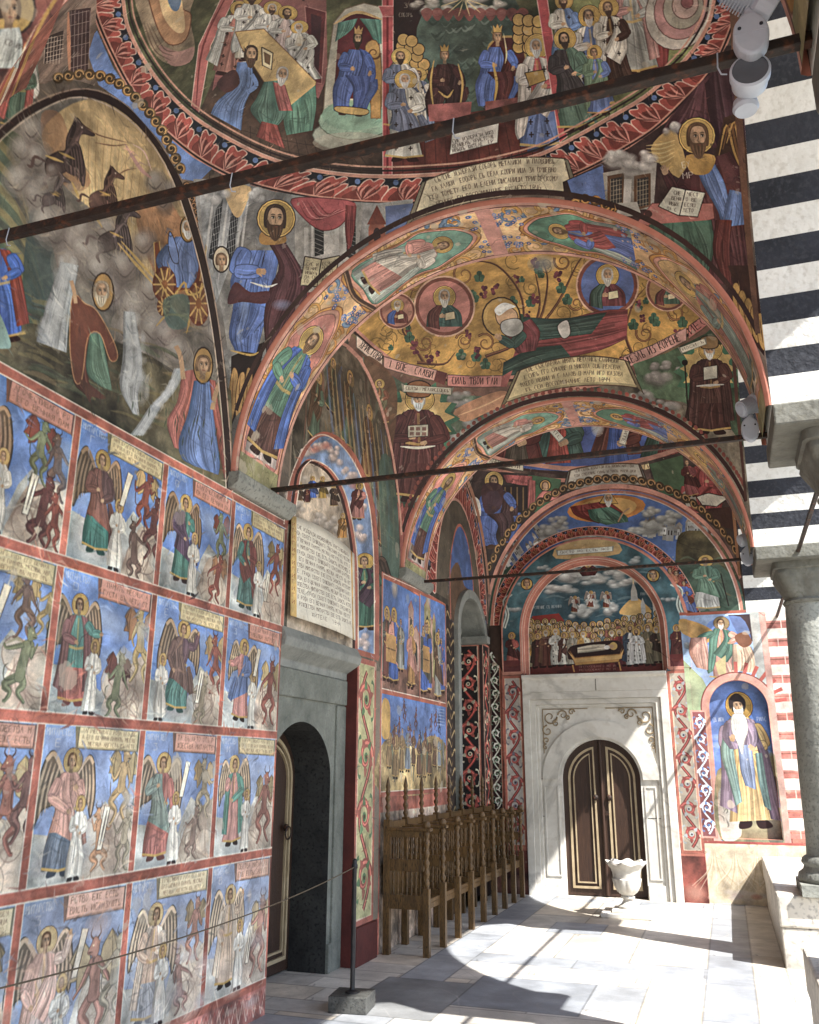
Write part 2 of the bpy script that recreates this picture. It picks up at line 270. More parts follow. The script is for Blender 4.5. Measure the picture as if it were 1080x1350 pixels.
def wing(p, root, sx, col=(150, 120, 92), k=1.):
    """folded feathered wing rising behind the shoulder; sx -1 or 1"""
    x, y = root; O = [(x, y), (x+sx*.07*k, y+.12*k), (x+sx*.15*k, y+.21*k), (x+sx*.22*k, y+.16*k), (x+sx*.27*k, y), (x+sx*.30*k, y-.20*k), (x+sx*.27*k, y-.40*k), (x+sx*.20*k, y-.26*k), (x+sx*.10*k, y-.22*k), (x+sx*.03*k, y-.16*k)]
    p.poly(O, mul(col, .8), 1, 1, ol=mul(col, .35), ow=.012)
    for i in range(8):
        t = i/7; a = (x+sx*(.04+.17*t)*k, y+(.10+.03*t)*k); b = (x+sx*(.08+.19*t)*k, y-(.20+.17*t)*k); p.line([a, ((a[0]+b[0])/2+sx*.02, (a[1]+b[1])/2), b], .03*k, mul(col, 1.25 if i % 2 else .62), .75)
    p.line([(x, y), (x+sx*.07*k, y+.11*k), (x+sx*.15*k, y+.19*k), (x+sx*.22*k, y+.13*k)], .04*k, mul(col, 1.3), .9, 1, 0)
def fig(p, foot, head, robe=BLUE, cloak=None, hair=BROWN, beard=None, hal=GOLD, wings=None, flip=1, wide=1., arms=None, trim=GOLD, crown=None, skin=SKIN, lo=None, item=None, detail=1, folds=9, hood=0, kneel=0, cross=0):
    """standing figure; local frame: y 0 feet .. 1 top of the head"""
    q = p.fr(foot, np.array(head, float)-np.array(foot, float), wide, flip); r = random.Random(int(foot[0]*7+foot[1]*3))
    hw = r.uniform(.95, 1.08)
    if wings: wing(q, (-.07, .76), -1, wings); wing(q, (.07, .78), 1, mul(wings, 1.1), .85)
    if hal: halo(q, (.01, .9), .105, hal)
    sw = r.uniform(-.035, .035); kn = r.uniform(-.03, .05)
    L = [(-.075, .81), (-.12, .76), (-.135, .66), (-.105, .53), (-.135*hw, .42), (-.15*hw-kn*.5, .25), (-.165*hw+sw, .04)]; Rr = [(.075, .81), (.12, .76), (.135, .66), (.10, .52), (.14*hw, .40), (.155*hw+kn, .26), (.19*hw+sw, .05)]
    if detail: q.poly([(-.10, .05), (-.02, .05), (-.03, .0), (-.12, -.01)], mul(lo or MAROON, .6), 1, 1); q.poly([(.02, .05), (.10, .05), (.14, .0), (.04, -.01)], mul(lo or MAROON, .6), 1, 1)
    q.drape(L, Rr, robe, folds, rs=r)
    if lo: q.drape([(-.15, .33), (-.18, .2), (-.18, .04)], [(.15, .33), (.17, .2), (.185, .04)], lo, folds-2, rs=r)
    if trim:
        for c in (-.17, ): q.line([(-.185, .06), (0, .035), (.185, .06)], .022, trim, .85, 0, 0)
        q.line([(-.125, .52), (0, .5), (.12, .52)], .025, trim, .7, 0, 0); q.line([(0, .78), (.01, .52)], .02, trim, .5, 0, 0)
    if cloak:
        v_ = r.randint(0, 2)
        if v_ == 0: q.drape([(-.09, .82), (-.16, .68), (-.18, .46), (-.22, .2), (-.2, .1)], [(-.01, .81), (-.05, .64), (-.07, .45), (-.10, .28), (-.14, .14)], cloak, 6, rs=r); q.drape([(.02, .81), (.04, .66), (-.06, .5), (-.12, .42)], [(.11, .78), (.15, .62), (.155, .44), (.06, .28)], cloak, 7, rs=r)
        elif v_ == 1: q.drape([(-.10, .80), (-.15, .7), (-.12, .52), (-.15, .36)], [(.0, .80), (.03, .62), (.12, .46), (.2, .22)], cloak, 8, rs=r); q.drape([(.12, .5), (.16, .36), (.2, .2)], [(.17, .52), (.24, .4), (.29, .24)], mul(cloak, .9), 4, rs=r)
        else: q.drape([(-.11, .79), (-.18, .66), (-.2, .42), (-.25, .16)], [(-.03, .81), (-.085, .62), (-.1, .4), (-.12, .1)], cloak, 5, rs=r); q.drape([(.03, .81), (.085, .62), (.1, .4), (.12, .12)], [(.11, .79), (.17, .66), (.2, .42), (.22, .14)], cloak, 5, rs=r)
    if cross:
        for cy in (.7, .55, .4, .25, .14):
            for cx in (-.08, .06): q.line([(cx-.02, cy), (cx+.02, cy)], .012, INK, .8, 0, 0); q.line([(cx, cy-.025), (cx, cy+.025)], .012, INK, .8, 0, 0)
    A = arms or (((-.12, .74), (-.155, .6), (-.03, .62)), ((.12, .74), (.175, .6), (.07, .56)))
    for k, (sh, el, ha) in enumerate(A): arm(q, sh, el, ha, .042, cloak if (cloak and k == 0) else robe, skin)
    if item: item(q)
    face(q, (.0, .895), .062, skin, hair, beard, .5, 1, crown, detail)
    if hood: q.poly([(-.08, .84), (-.075, .95), (0, 1.0), (.075, .95), (.08, .84), (.055, .92), (0, .95), (-.055, .92)], mul(robe, .6), 1, 1)
    return q
def seated(p, foot, head, robe, cloak, hair=BROWN, beard=None, flip=1, wide=1., hal=GOLD, knee=.38, book=None, crown=None, skin=SKIN, arms=None):
    q = p.fr(foot, np.array(head, float)-np.array(foot, float), wide, flip); r = random.Random(int(foot[0]))
    if hal: halo(q, (.0, .875), .125, hal)
    q.drape([(-.11, .74), (-.19, .6), (-.24, .42), (-.22, .25)], [(.13, .74), (.2, .6), (.2, .45), (.05, .32)], robe, 9, rs=r)
    q.drape([(-.24, .42), (-.3, .28), (-.28, .1), (-.26, .02)], [(.02, .40), (.0, .28), (-.05, .15), (-.03, .02)], robe, 9, rs=r)
    q.drape([(-.02, .43), (.0, .3), (.02, .15), (-.02, .04)], [(.33, .42), (.34, .3), (.24, .15), (.2, .03)], mul(robe, .92), 8, rs=r)
    q.drape([(.03, .76), (.09, .62), (.06, .48), (.02, .4)], [(.17, .72), (.26, .6), (.30, .48), (.28, .38)], cloak, 6, rs=r)
    q.drape([(-.14, .44), (-.02, .32), (.0, .2), (.02, .06)], [(.22, .44), (.22, .3), (.16, .16), (.12, .05)], cloak, 7, rs=r)
    for sx in (-.14, .1): q.poly([(sx-.03, .03), (sx+.04, .03), (sx+.05, -.02), (sx-.05, -.02)], (70, 46, 36), 1, 1)
    A = arms or (((-.15, .68), (-.22, .53), (-.06, .52)), ((.15, .68), (.24, .54), (.22, .5)))
    for sh, el, ha in A: arm(q, sh, el, ha, .05, robe, skin, .025)
    if book: q.poly([(book[0]-.09, book[1]-.06), (book[0]+.09, book[1]-.03), (book[0]+.1, book[1]+.11), (book[0]-.08, book[1]+.08)], CREAM, 1, 0, ol=INK, ow=.008)
    if book:
        for k in range(5): q.line([(book[0]-.06, book[1]+.05-k*.022), (book[0]+.07, book[1]+.075-k*.022)], .007, INK, .6, 0)
    face(q, (.0, .865), .078, skin, hair, beard, .4, 1, crown)
    return q
def demon(p, foot, head, col=(120, 62, 48), flip=1, wings=(150, 110, 70), seed=0, crouch=0):
    """horned, winged, goat-legged devil"""
    q = p.fr(foot, np.array(head, float)-np.array(foot, float), 1, flip); r = random.Random(seed); j = lambda k: r.uniform(-k, k); b = j(.05)+(.1 if crouch else .03)
    if wings:
        for sx in (-1, 1):
            k = r.uniform(.8, 1.15); wc = mul(wings, r.uniform(.8, 1.1)); a0 = (b+sx*.05, .68); tip = (b+sx*.2*k, .68+.27*k)
            q.poly([a0, (b+sx*.1, .86), tip, (b+sx*.33*k, .80), (b+sx*.27*k, .74), (b+sx*.33*k, .62), (b+sx*.23*k, .62), (b+sx*.22*k, .50), (b+sx*.12*k, .56)], wc, 1, 0, ol=mul(wc, .45), ow=.01)
            for e in ((.33, .80), (.33, .62), (.22, .5)): q.line([tip, ((tip[0]+b+sx*e[0]*k)/2+sx*.02, (tip[1]+e[1])/2), (b+sx*e[0]*k, e[1])], .012, mul(wc, .5), .8)
    def limb(P, w0, w1, c=col):
        P = smooth(P, 4, False); T = np.gradient(P, axis=0); T /= np.hypot(T[:, 0], T[:, 1])[:, None]+1e-9; N = np.stack([-T[:, 1], T[:, 0]], 1); ww = (np.linspace(w0, w1, len(P))*(1+.18*np.sin(np.linspace(0, 6.3, len(P)))))[:, None]
        q.poly(np.vstack([P+N*ww, (P-N*ww)[::-1]]), c, 1, 0, ol=mul(c, .5), ow=.006); q.line(P+N*ww*.35, w0*.6, mul(c, 1.35), .45, 0); q.line(P-N*ww*.5, w0*.5, mul(c, .6), .4, 0)
    h = .30 if crouch else .42
    limb([(b*.4-.04, h), (-.15+j(.04), h*.62), (-.05+j(.02), h*.36), (-.12, .0), (-.16, -.01)], .055, .014); limb([(b*.4+.05, h), (.15+j(.05), h*.7), (.06, h*.4), (.15+j(.04), .02), (.2, .0)], .055, .014)
    q.line([(b*.4, h), (-.18, h*.8), (-.22, h*1.3), (-.16, h*1.5)], .014, mul(col, .6), 1)
    q.poly([(b-.10, .74), (b*.8-.085, .6), (b*.4-.075, h-.03), (b*.4+.08, h-.02), (b*.8+.06, .56), (b+.10, .73), (b+.02, .79)], col, 1, 1, ol=mul(col, .5), ow=.007)
    q.soft((b+.03, .66), .045, .07, mul(col, 1.3), .5, n=3); q.soft((b*.6-.04, .5), .03, .1, mul(col, .6), .4, n=3)
    e1 = (-.2+j(.05), .58+j(.06)); e2 = (.19+j(.04), .56+j(.06)); limb([(b-.08, .71), e1, (e1[0]-.08+j(.05), e1[1]+r.choice((.16, -.12, .05)))], .030, .011); limb([(b+.08, .71), e2, (e2[0]+.03+j(.08), e2[1]+r.choice((.2, -.1, .08)))], .030, .011)
    x = b+.02; q.poly([(x-.055, .80), (x-.062, .89), (x-.03, .95), (x+.03, .955), (x+.06, .90), (x+.10, .855), (x+.105, .825), (x+.05, .80), (x, .76)], col, 1, 1, ol=mul(col, .5), ow=.007); q.soft((x-.01, .9), .03, .03, mul(col, 1.3), .5, n=3)
    for s in (-1, 1): q.line([(x+s*.03, .94), (x+s*.075, .99), (x+s*.05, 1.06)], .022, mul(col, .55), 1, 1, 2)
    q.poly([(x-.05, .9), (x-.1, .95), (x-.06, .87)], col); q.ell((x+.025, .885), .011, .009, (226, 206, 160)); q.line([(x+.03, .825), (x+.1, .83)], .01, INK, .8); q.line([(x, .78), (x+.02, .72)], .02, mul(col, .7))
def cloud(p, c, rx, ry, n=9, col=(186, 184, 176), seed=0, dk=.62):
    r = random.Random(seed+int(c[0]*13))
    for i in range(n):
        a = r.uniform(0, 6.28); k = r.uniform(.1, .85); x, y = c[0]+rx*k*math.cos(a), c[1]+ry*k*math.sin(a); s = r.uniform(.28, .45)
        sg = -1 if not p.view else 1
        p.soft((x, y+ry*s*.5*sg), rx*s*1.2, ry*s*1.3, mul(col, dk), .55); p.soft((x, y), rx*s, ry*s, col, .8); p.soft((x-rx*s*.25, y-ry*s*.35*sg), rx*s*.5, ry*s*.5, mul(col, 1.2), .6, 0, 4)
def banner(p, a, b, h, s=None, col=CREAM, lines=3, sag=0., seed=0, ends=1, ink=(60, 36, 26)):
    # ribbon from a to b (middle line), height h, in pen units
    a, b = np.array(a, float), np.array(b, float); d = b-a; L = np.hypot(*d); d /= L; u = np.array([d[1], -d[0]]) if p.view else np.array([-d[1], d[0]])
    t = np.linspace(0, 1, 9)[:, None]; mid = a+(b-a)*t-u*sag*4*t*(1-t)
    top, bot = mid+u*h/2, mid-u*h/2
    if ends:
        p.poly([top[0]+u*h*.1, top[0]-d*h*.35+u*h*.25, bot[0]-d*h*.1-u*h*.12, bot[0]], mul(col, .62)); p.poly([top[-1], top[-1]+d*h*.35+u*h*.2, bot[-1]+d*h*.1-u*h*.1, bot[-1]], mul(col, .62))
    p.poly(np.vstack([top, bot[::-1]]), col, 1, 0, nz=.04, ol=mul(col, .38), ow=h*.045)
    p.line(bot+u*h*.06, h*.06, mul(col, .75), .8, 0, 0)
    for k in range(lines):
        o = 1-(k+1)/(lines+.35); hh = h/(lines+.35)*.62
        A = mid[0]+(mid[-1]-mid[0])*.05+u*(h*(o-.5)+hh*.2); st = s[k] if s and k < len(s) else lor(max(4, int(L/hh*1.05)), seed+k)
        m = max(1, len(st)//3) if sag else len(st); n = math.ceil(len(st)/m)
        for j in range(n):
            t0, t1 = .05+.9*j*m/len(st), .05+.9*min(len(st), (j+1)*m)/len(st); f = lambda t: a+(b-a)*t-u*sag*4*t*(1-t)+u*(h*(o-.5)+hh*.2)
            text(p, f(t0), f(t1)-f(t0), hh, st[j*m:(j+1)*m], ink)
def spiral(p, c, r, a0, dr, wd, col, turns=1.3, a=1.):
    t = np.linspace(0, 1, 18); ang = a0+dr*t*turns*2*np.pi; rr = r*(1-.85*t)
    p.line(np.stack([c[0]+rr*np.cos(ang), c[1]+rr*np.sin(ang)], 1), wd, col, a, 0, 2)
def arab(p, a, b, w_, bg, fg, n, ac=None, ac2=None, edge=TERRA, ew=.1):
    """scrolling acanthus in the strip from a to b of width w_"""
    a, b = np.array(a, float), np.array(b, float); q = p.fr(a, b-a, 1); L = np.hypot(*(b-a)); W = w_/L; ac = ac or fg; ac2 = ac2 or ac
    q.poly([(-W/2, 0), (W/2, 0), (W/2, 1), (-W/2, 1)], edge); q.poly([(-W*(.5-ew), W*ew), (W*(.5-ew), W*ew), (W*(.5-ew), 1-W*ew), (-W*(.5-ew), 1-W*ew)], bg, 1, 0, ol=(226, 190, 160), ow=W*.04)
    n = max(2, int(round(1/W*.92))); st = 1/n; wv = W*.27; ye, yb = 1-W*.25, W*.25; st = (ye-yb)/n
    y = np.linspace(yb, ye, n*8); q.line(np.stack([wv*np.sin((y-yb)/st*np.pi), y], 1), W*.13, mul(fg, .8), 1, 0, 0); q.line(np.stack([wv*np.sin((y-yb)/st*np.pi), y], 1), W*.05, mul(fg, 1.35), 1, 0, 0)
    for k in range(n):
        s = 1 if k % 2 else -1; c = (-s*W*.02, yb+(k+.5)*st); rr = W*.33
        spiral(q, c, rr, 1.57*(1+s), -s, W*.2, ac, 1.15); spiral(q, c, rr*1.02, 1.57*(1+s), -s, W*.07, mul(ac, 1.4), 1.15)
        for m_ in range(5):
            an = m_*1.25+s*.4; e = (c[0]+rr*1.18*math.cos(an), c[1]+rr*1.18*math.sin(an)); q.poly([(c[0]+rr*.7*math.cos(an-.35), c[1]+rr*.7*math.sin(an-.35)), e, (c[0]+rr*.7*math.cos(an+.35), c[1]+rr*.7*math.sin(an+.35))], ac2 if m_ % 2 else ac, .95, 1)
        q.ell(c, W*.09, W*.09, ac2); q.ell(c, W*.04, W*.04, mul(ac, .5))
        for t in (-1, 1): q.line([(wv*s*.9, c[1]+st*.35*t), (s*W*.36, c[1]+st*.3*t), (s*W*.38, c[1]+st*.12*t)], W*.09, ac2, .95, 1, 2)
def leafband(p, inner, outer, n, bg=(38, 30, 32), leaf=(178, 78, 66), hi=(228, 158, 138), flip=0):
    """row of red acanthus leaves between two curves of equal point count"""
    I, O = np.asarray(inner, float), np.asarray(outer, float); I = dens(I, 6, False) if len(I) < 40 else I
    m = 12*n; f = lambda C: np.stack([np.interp(np.linspace(0, 1, m+1), np.linspace(0, 1, len(C)), C[:, 0]), np.interp(np.linspace(0, 1, m+1), np.linspace(0, 1, len(C)), C[:, 1])], 1)
    I, O = f(smooth(inner, 6, False)), f(smooth(outer, 6, False))
    for k in range(n): p.poly(np.vstack([I[k*12:k*12+13], O[k*12:k*12+13][::-1]]), bg)
    for k in range(n):
        i0 = k*12; P = lambda t, s: I[min(m, max(0, int(i0+t*12)))]*(1-s)+O[min(m, max(0, int(i0+t*12)))]*s
        F = (lambda t, s: P(t, 1-s)) if flip else P
        p.poly([F(0, .04), F(-.02, .4), F(.06, .6), F(.17, .58), F(.2, .8), F(.33, .9), F(.45, .8), F(.56, .92), F(.7, .86), F(.74, .62), F(.86, .66), F(.97, .5), F(.99, .25), F(1, .04)], leaf, 1, 1, ol=(226, 190, 170), ow=p_w(I, O)*.04)
        p.poly([F(.12, .1), F(.2, .5), F(.45, .62), F(.7, .45), F(.85, .1)], mul(leaf, .72), 1, 1)
        for t in (.12, .34, .56, .78): p.line([F(.5, .06), F(t*.6+.2, .4), F(t+.05, .7)], p_w(I, O)*.07, hi, .8)
        for t in (.2, .45, .68): p.line([F(.5, .1), F(t, .5), F(t+.03, .66)], p_w(I, O)*.05, mul(leaf, .5), .7)
        p.line([F(.05, .86), F(.12, .96), F(.0, .98)], p_w(I, O)*.04, (150, 130, 96), .9)
        p.ell(F(1., .78), p_w(I, O)*.09, p_w(I, O)*.09, (84, 104, 150))
    p.line(I, p_w(I, O)*.1, (206, 148, 128), 1, 0, 0); p.line(O, p_w(I, O)*.1, (206, 148, 128), 1, 0, 0)
def p_w(I, O): return float(np.hypot(*(np.asarray(O)-np.asarray(I)).mean(0) if False else np.hypot(*(np.asarray(O)-np.asarray(I)).T).mean()*np.array([1, 0])))
def scroll_edge(p, P, wd, col=(176, 128, 62), n=None, side=1):
    """row of gilt C scrolls along a curve"""
    P = smooth(P, 6, False); d = np.hypot(*np.diff(P, axis=0).T); s = np.concatenate([[0], np.cumsum(d)]); n = n or max(2, int(s[-1]/wd/.9))
    p.line(P, wd*.5, mul(col, .4), 1, 0, 0)
    for k in range(n):
        t = (k+.5)/n*s[-1]; c = np.array([np.interp(t, s, P[:, 0]), np.interp(t, s, P[:, 1])]); c2 = np.array([np.interp(min(s[-1], t+.1), s, P[:, 0]), np.interp(min(s[-1], t+.1), s, P[:, 1])]); an = math.atan2(*(c2-c)[::-1])
        p.ell(c, wd*.5, wd*.5, mul(col, .5)); spiral(p, c, wd*.48, an, side*(1 if k % 2 else -1), wd*.24, col, 1.2); spiral(p, c, wd*.42, an, side*(1 if k % 2 else -1), wd*.09, mul(col, 1.45), 1.2); p.ell(c, wd*.1, wd*.1, INK)
def rocks(p, P, col=(120, 104, 78), n=14, seed=0):
    P = np.asarray(P, float); r = random.Random(seed); p.poly(P, col, 1, 1, nz=.1); lo, hi = P.min(0), P.max(0); c = P.mean(0)
    for i in range(n):
        a = lo+(hi-lo)*[r.random(), r.random()]; a = a+(c-a)*.35; s = (hi-lo).mean()*.12; an = r.uniform(.6, 2.2)
        p.line([a, a+np.array([math.cos(an), math.sin(an)])*s*r.uniform(.6, 2), a+np.array([math.cos(an+.5), math.sin(an+.5)])*s*2.4], s*.35, mul(col, r.choice((.55, .7, 1.25, 1.4))), .6)
def city(p, a, b, h, n=14, seed=0, col=(196, 188, 170), roof=(150, 66, 52)):
    r = random.Random(seed); a, b = np.array(a, float), np.array(b, float); q = p.fr(a, (b-a), 1); 
    s = -1 if p.view else 1
    for i in range(n):
        x = r.uniform(0, .96); w_ = r.uniform(.04, .09); H = r.uniform(.4, 1)*h/np.hypot(*(b-a)); z = r.uniform(0, .5)*h/np.hypot(*(b-a))
        f = lambda u, v: (-(z+v), u) 
        c = mul(col, r.uniform(.75, 1.1)); q.poly([f(x, 0), f(x+w_, 0), f(x+w_, H), f(x, H)], c); q.poly([f(x-.005, H), f(x+w_+.005, H), f(x+w_*.5, H*1.35)], mul(roof, r.uniform(.7, 1.1)))
        for k in range(2): q.poly([f(x+w_*(.2+.4*k), H*.4), f(x+w_*(.36+.4*k), H*.4), f(x+w_*(.36+.4*k), H*.7), f(x+w_*(.2+.4*k), H*.7)], INK, .8)
def medal(p, c, r, bg, robe, cloak, hair=BROWN, beard=None, hal=GOLD, ring=(128, 70, 58), tilt=(0, 1)):
    p.ell(c, r*1.1, r*1.1, (206, 160, 130), n=28); p.ell(c, r*1.04, r*1.04, ring, n=28); p.ell(c, r*.92, r*.92, bg, n=28)
    t = np.array(tilt, float)*(-1 if p.view else 1); t = np.array([tilt[0], -tilt[1]]) if p.view else np.array(tilt, float)
    q = p.fr(np.array(c, float)-t*r*.85, t*r*1.6)
    halo(q, (0, .74), .24, hal); q.drape([(-.16, .56), (-.36, .38), (-.4, .08)], [(.16, .56), (.36, .38), (.4, .08)], robe, 8); q.drape([(-.16, .56), (-.36, .38), (-.36, .08)], [(-.02, .56), (-.12, .3), (-.1, .02)], cloak, 4)
    face(q, (0, .74), .15, SKIN, hair, beard); q.poly([(.02, .22), (.24, .26), (.22, .42), (.02, .38)], CREAM, 1, 0, ol=INK, ow=.01); hand(q, (-.06, .32), .05)
def crowd(p, P, n, hgt, seed=0, hal=GOLD, cols=None):
    """people standing close together, the back rows first"""
    r = random.Random(seed); P = sorted([P(r.random(), r.random()) for _ in range(n)], key=lambda c: c[1]*(1 if p.view else -1))
    cols = cols or [(150, 66, 56), (70, 96, 150), (84, 110, 84), (190, 176, 148), (96, 60, 46), (176, 140, 80), (110, 120, 140)]
    for c in P:
        up = np.array([0, -hgt if p.view else hgt]); fig(p, c, np.array(c)+up, r.choice(cols), r.choice(cols), r.choice([BROWN, (70, 50, 40), GREY]), r.choice([None, (90, 70, 54), (196, 190, 178)]), hal, None, r.choice((1, -1)), 1.0, detail=0, folds=4, trim=None)
# ------------------------------------------------------------ materials
def nodes(name):
    m = bpy.data.materials.new(name); m.use_nodes = True; t = m.node_tree; return m, t, t.nodes['Principled BSDF'], (lambda k, **kw: _nd(t, k, kw))
def _nd(t, k, kw):
    n = t.nodes.new(k)
    for a, b in kw.items():
        if isinstance(n.inputs.get(a), type(None)): setattr(n, a, b)
        else: n.inputs[a].default_value = b
    return n
def srgb(c): return tuple(((x/255/12.92) if x/255 <= .04045 else ((x/255+.055)/1.055)**2.4) for x in c)+(1,)
def noisy(name, c0, c1, sc=6., rough=.7, bump=.15, det=8, c2=None, sc2=60., metal=0., stretch=None, bsc=None, spec=.35, veins=None):
    m, t, P, N = nodes(name); L = t.links.new; co = N('ShaderNodeTexCoord'); mp = N('ShaderNodeMapping')
    if stretch: mp.inputs['Scale'].default_value = stretch
    L(co.outputs['Object'], mp.inputs[0]); n1 = N('ShaderNodeTexNoise', Scale=sc, Detail=det, Roughness=.65); L(mp.outputs[0], n1.inputs['Vector'])
    cr = N('ShaderNodeValToRGB'); cr.color_ramp.elements[0].position = .32; cr.color_ramp.elements[1].position = .68; cr.color_ramp.elements[0].color = srgb(c0); cr.color_ramp.elements[1].color = srgb(c1); L(n1.outputs['Fac'], cr.inputs[0]); out = cr.outputs[0]
    n2 = N('ShaderNodeTexNoise', Scale=sc2, Detail=4.); L(mp.outputs[0], n2.inputs['Vector'])
    if c2:
        r2 = N('ShaderNodeValToRGB'); r2.color_ramp.elements[0].position = .52; r2.color_ramp.elements[1].position = .66; L(n2.outputs['Fac'], r2.inputs[0]); mx = N('ShaderNodeMix', data_type='RGBA'); L(r2.outputs[0], mx.inputs[0]); L(out, mx.inputs[6]); mx.inputs[7].default_value = srgb(c2); out = mx.outputs[2]
    if veins:
        wv = N('ShaderNodeTexNoise', Scale=sc*.35, Detail=6., Distortion=1.4); L(mp.outputs[0], wv.inputs['Vector']); r3 = N('ShaderNodeValToRGB'); e = r3.color_ramp.elements; e[0].position = .47; e[0].color = (0, 0, 0, 1); e[1].position = .5; e[1].color = (1, 1, 1, 1); k = e.new(.53); k.color = (0, 0, 0, 1); L(wv.outputs['Fac'], r3.inputs[0])
        mx = N('ShaderNodeMix', data_type='RGBA'); ml = N('ShaderNodeMath', operation='MULTIPLY'); ml.inputs[1].default_value = .6; L(r3.outputs[0], ml.inputs[0]); L(ml.outputs[0], mx.inputs[0]); L(out, mx.inputs[6]); mx.inputs[7].default_value = srgb(veins); out = mx.outputs[2]
    L(out, P.inputs['Base Color']); P.inputs['Roughness'].default_value = rough; P.inputs['Metallic'].default_value = metal; P.inputs['Specular IOR Level'].default_value = spec
    b = N('ShaderNodeBump', Strength=bump, Distance=.02); n3 = N('ShaderNodeTexNoise', Scale=bsc or sc2*.6, Detail=8.); L(mp.outputs[0], n3.inputs['Vector']); L(n3.outputs['Fac'], b.inputs['Height']); L(b.outputs[0], P.inputs['Normal']); return m
def fresco(cv, wear=1., rough=.62, bump=.12, big=.12):
    m, t, P, N = nodes('fresco_'+cv.name); L = t.links.new; im = N('ShaderNodeTexImage', interpolation='Cubic', extension='EXTEND'); im.image = cv.image(wear); im.image.colorspace_settings.name = 'sRGB'
    u = N('ShaderNodeUVMap'); L(u.outputs[0], im.inputs[0]); g = N('ShaderNodeNewGeometry')
    n = N('ShaderNodeTexNoise', Scale=140., Detail=3.); L(g.outputs['Position'], n.inputs['Vector']); mr = N('ShaderNodeMapRange'); mr.inputs[3].default_value = .82; mr.inputs[4].default_value = 1.16; L(n.outputs['Fac'], mr.inputs[0])
    n0 = N('ShaderNodeTexNoise', Scale=1.3, Detail=5.); L(g.outputs['Position'], n0.inputs['Vector']); m0 = N('ShaderNodeMapRange'); m0.inputs[1].default_value = .3; m0.inputs[2].default_value = .7; m0.inputs[3].default_value = .93; m0.inputs[4].default_value = 1.06; L(n0.outputs['Fac'], m0.inputs[0])
    mm = N('ShaderNodeMath', operation='MULTIPLY'); L(mr.outputs[0], mm.inputs[0]); L(m0.outputs[0], mm.inputs[1])
    vm = N('ShaderNodeVectorMath', operation='SCALE'); L(im.outputs[0], vm.inputs[0]); L(mm.outputs[0], vm.inputs['Scale']); L(vm.outputs[0], P.inputs['Base Color'])
    P.inputs['Roughness'].default_value = rough; P.inputs['Specular IOR Level'].default_value = .3
    b = N('ShaderNodeBump', Strength=bump, Distance=.01); b2 = N('ShaderNodeBump', Strength=big, Distance=.05); n2 = N('ShaderNodeTexNoise', Scale=2.2, Detail=6.); L(g.outputs['Position'], n2.inputs['Vector']); L(n2.outputs['Fac'], b2.inputs['Height']); L(n.outputs['Fac'], b.inputs['Height']); L(b2.outputs[0], b.inputs['Normal']); L(b.outputs[0], P.inputs['Normal'])
    return m
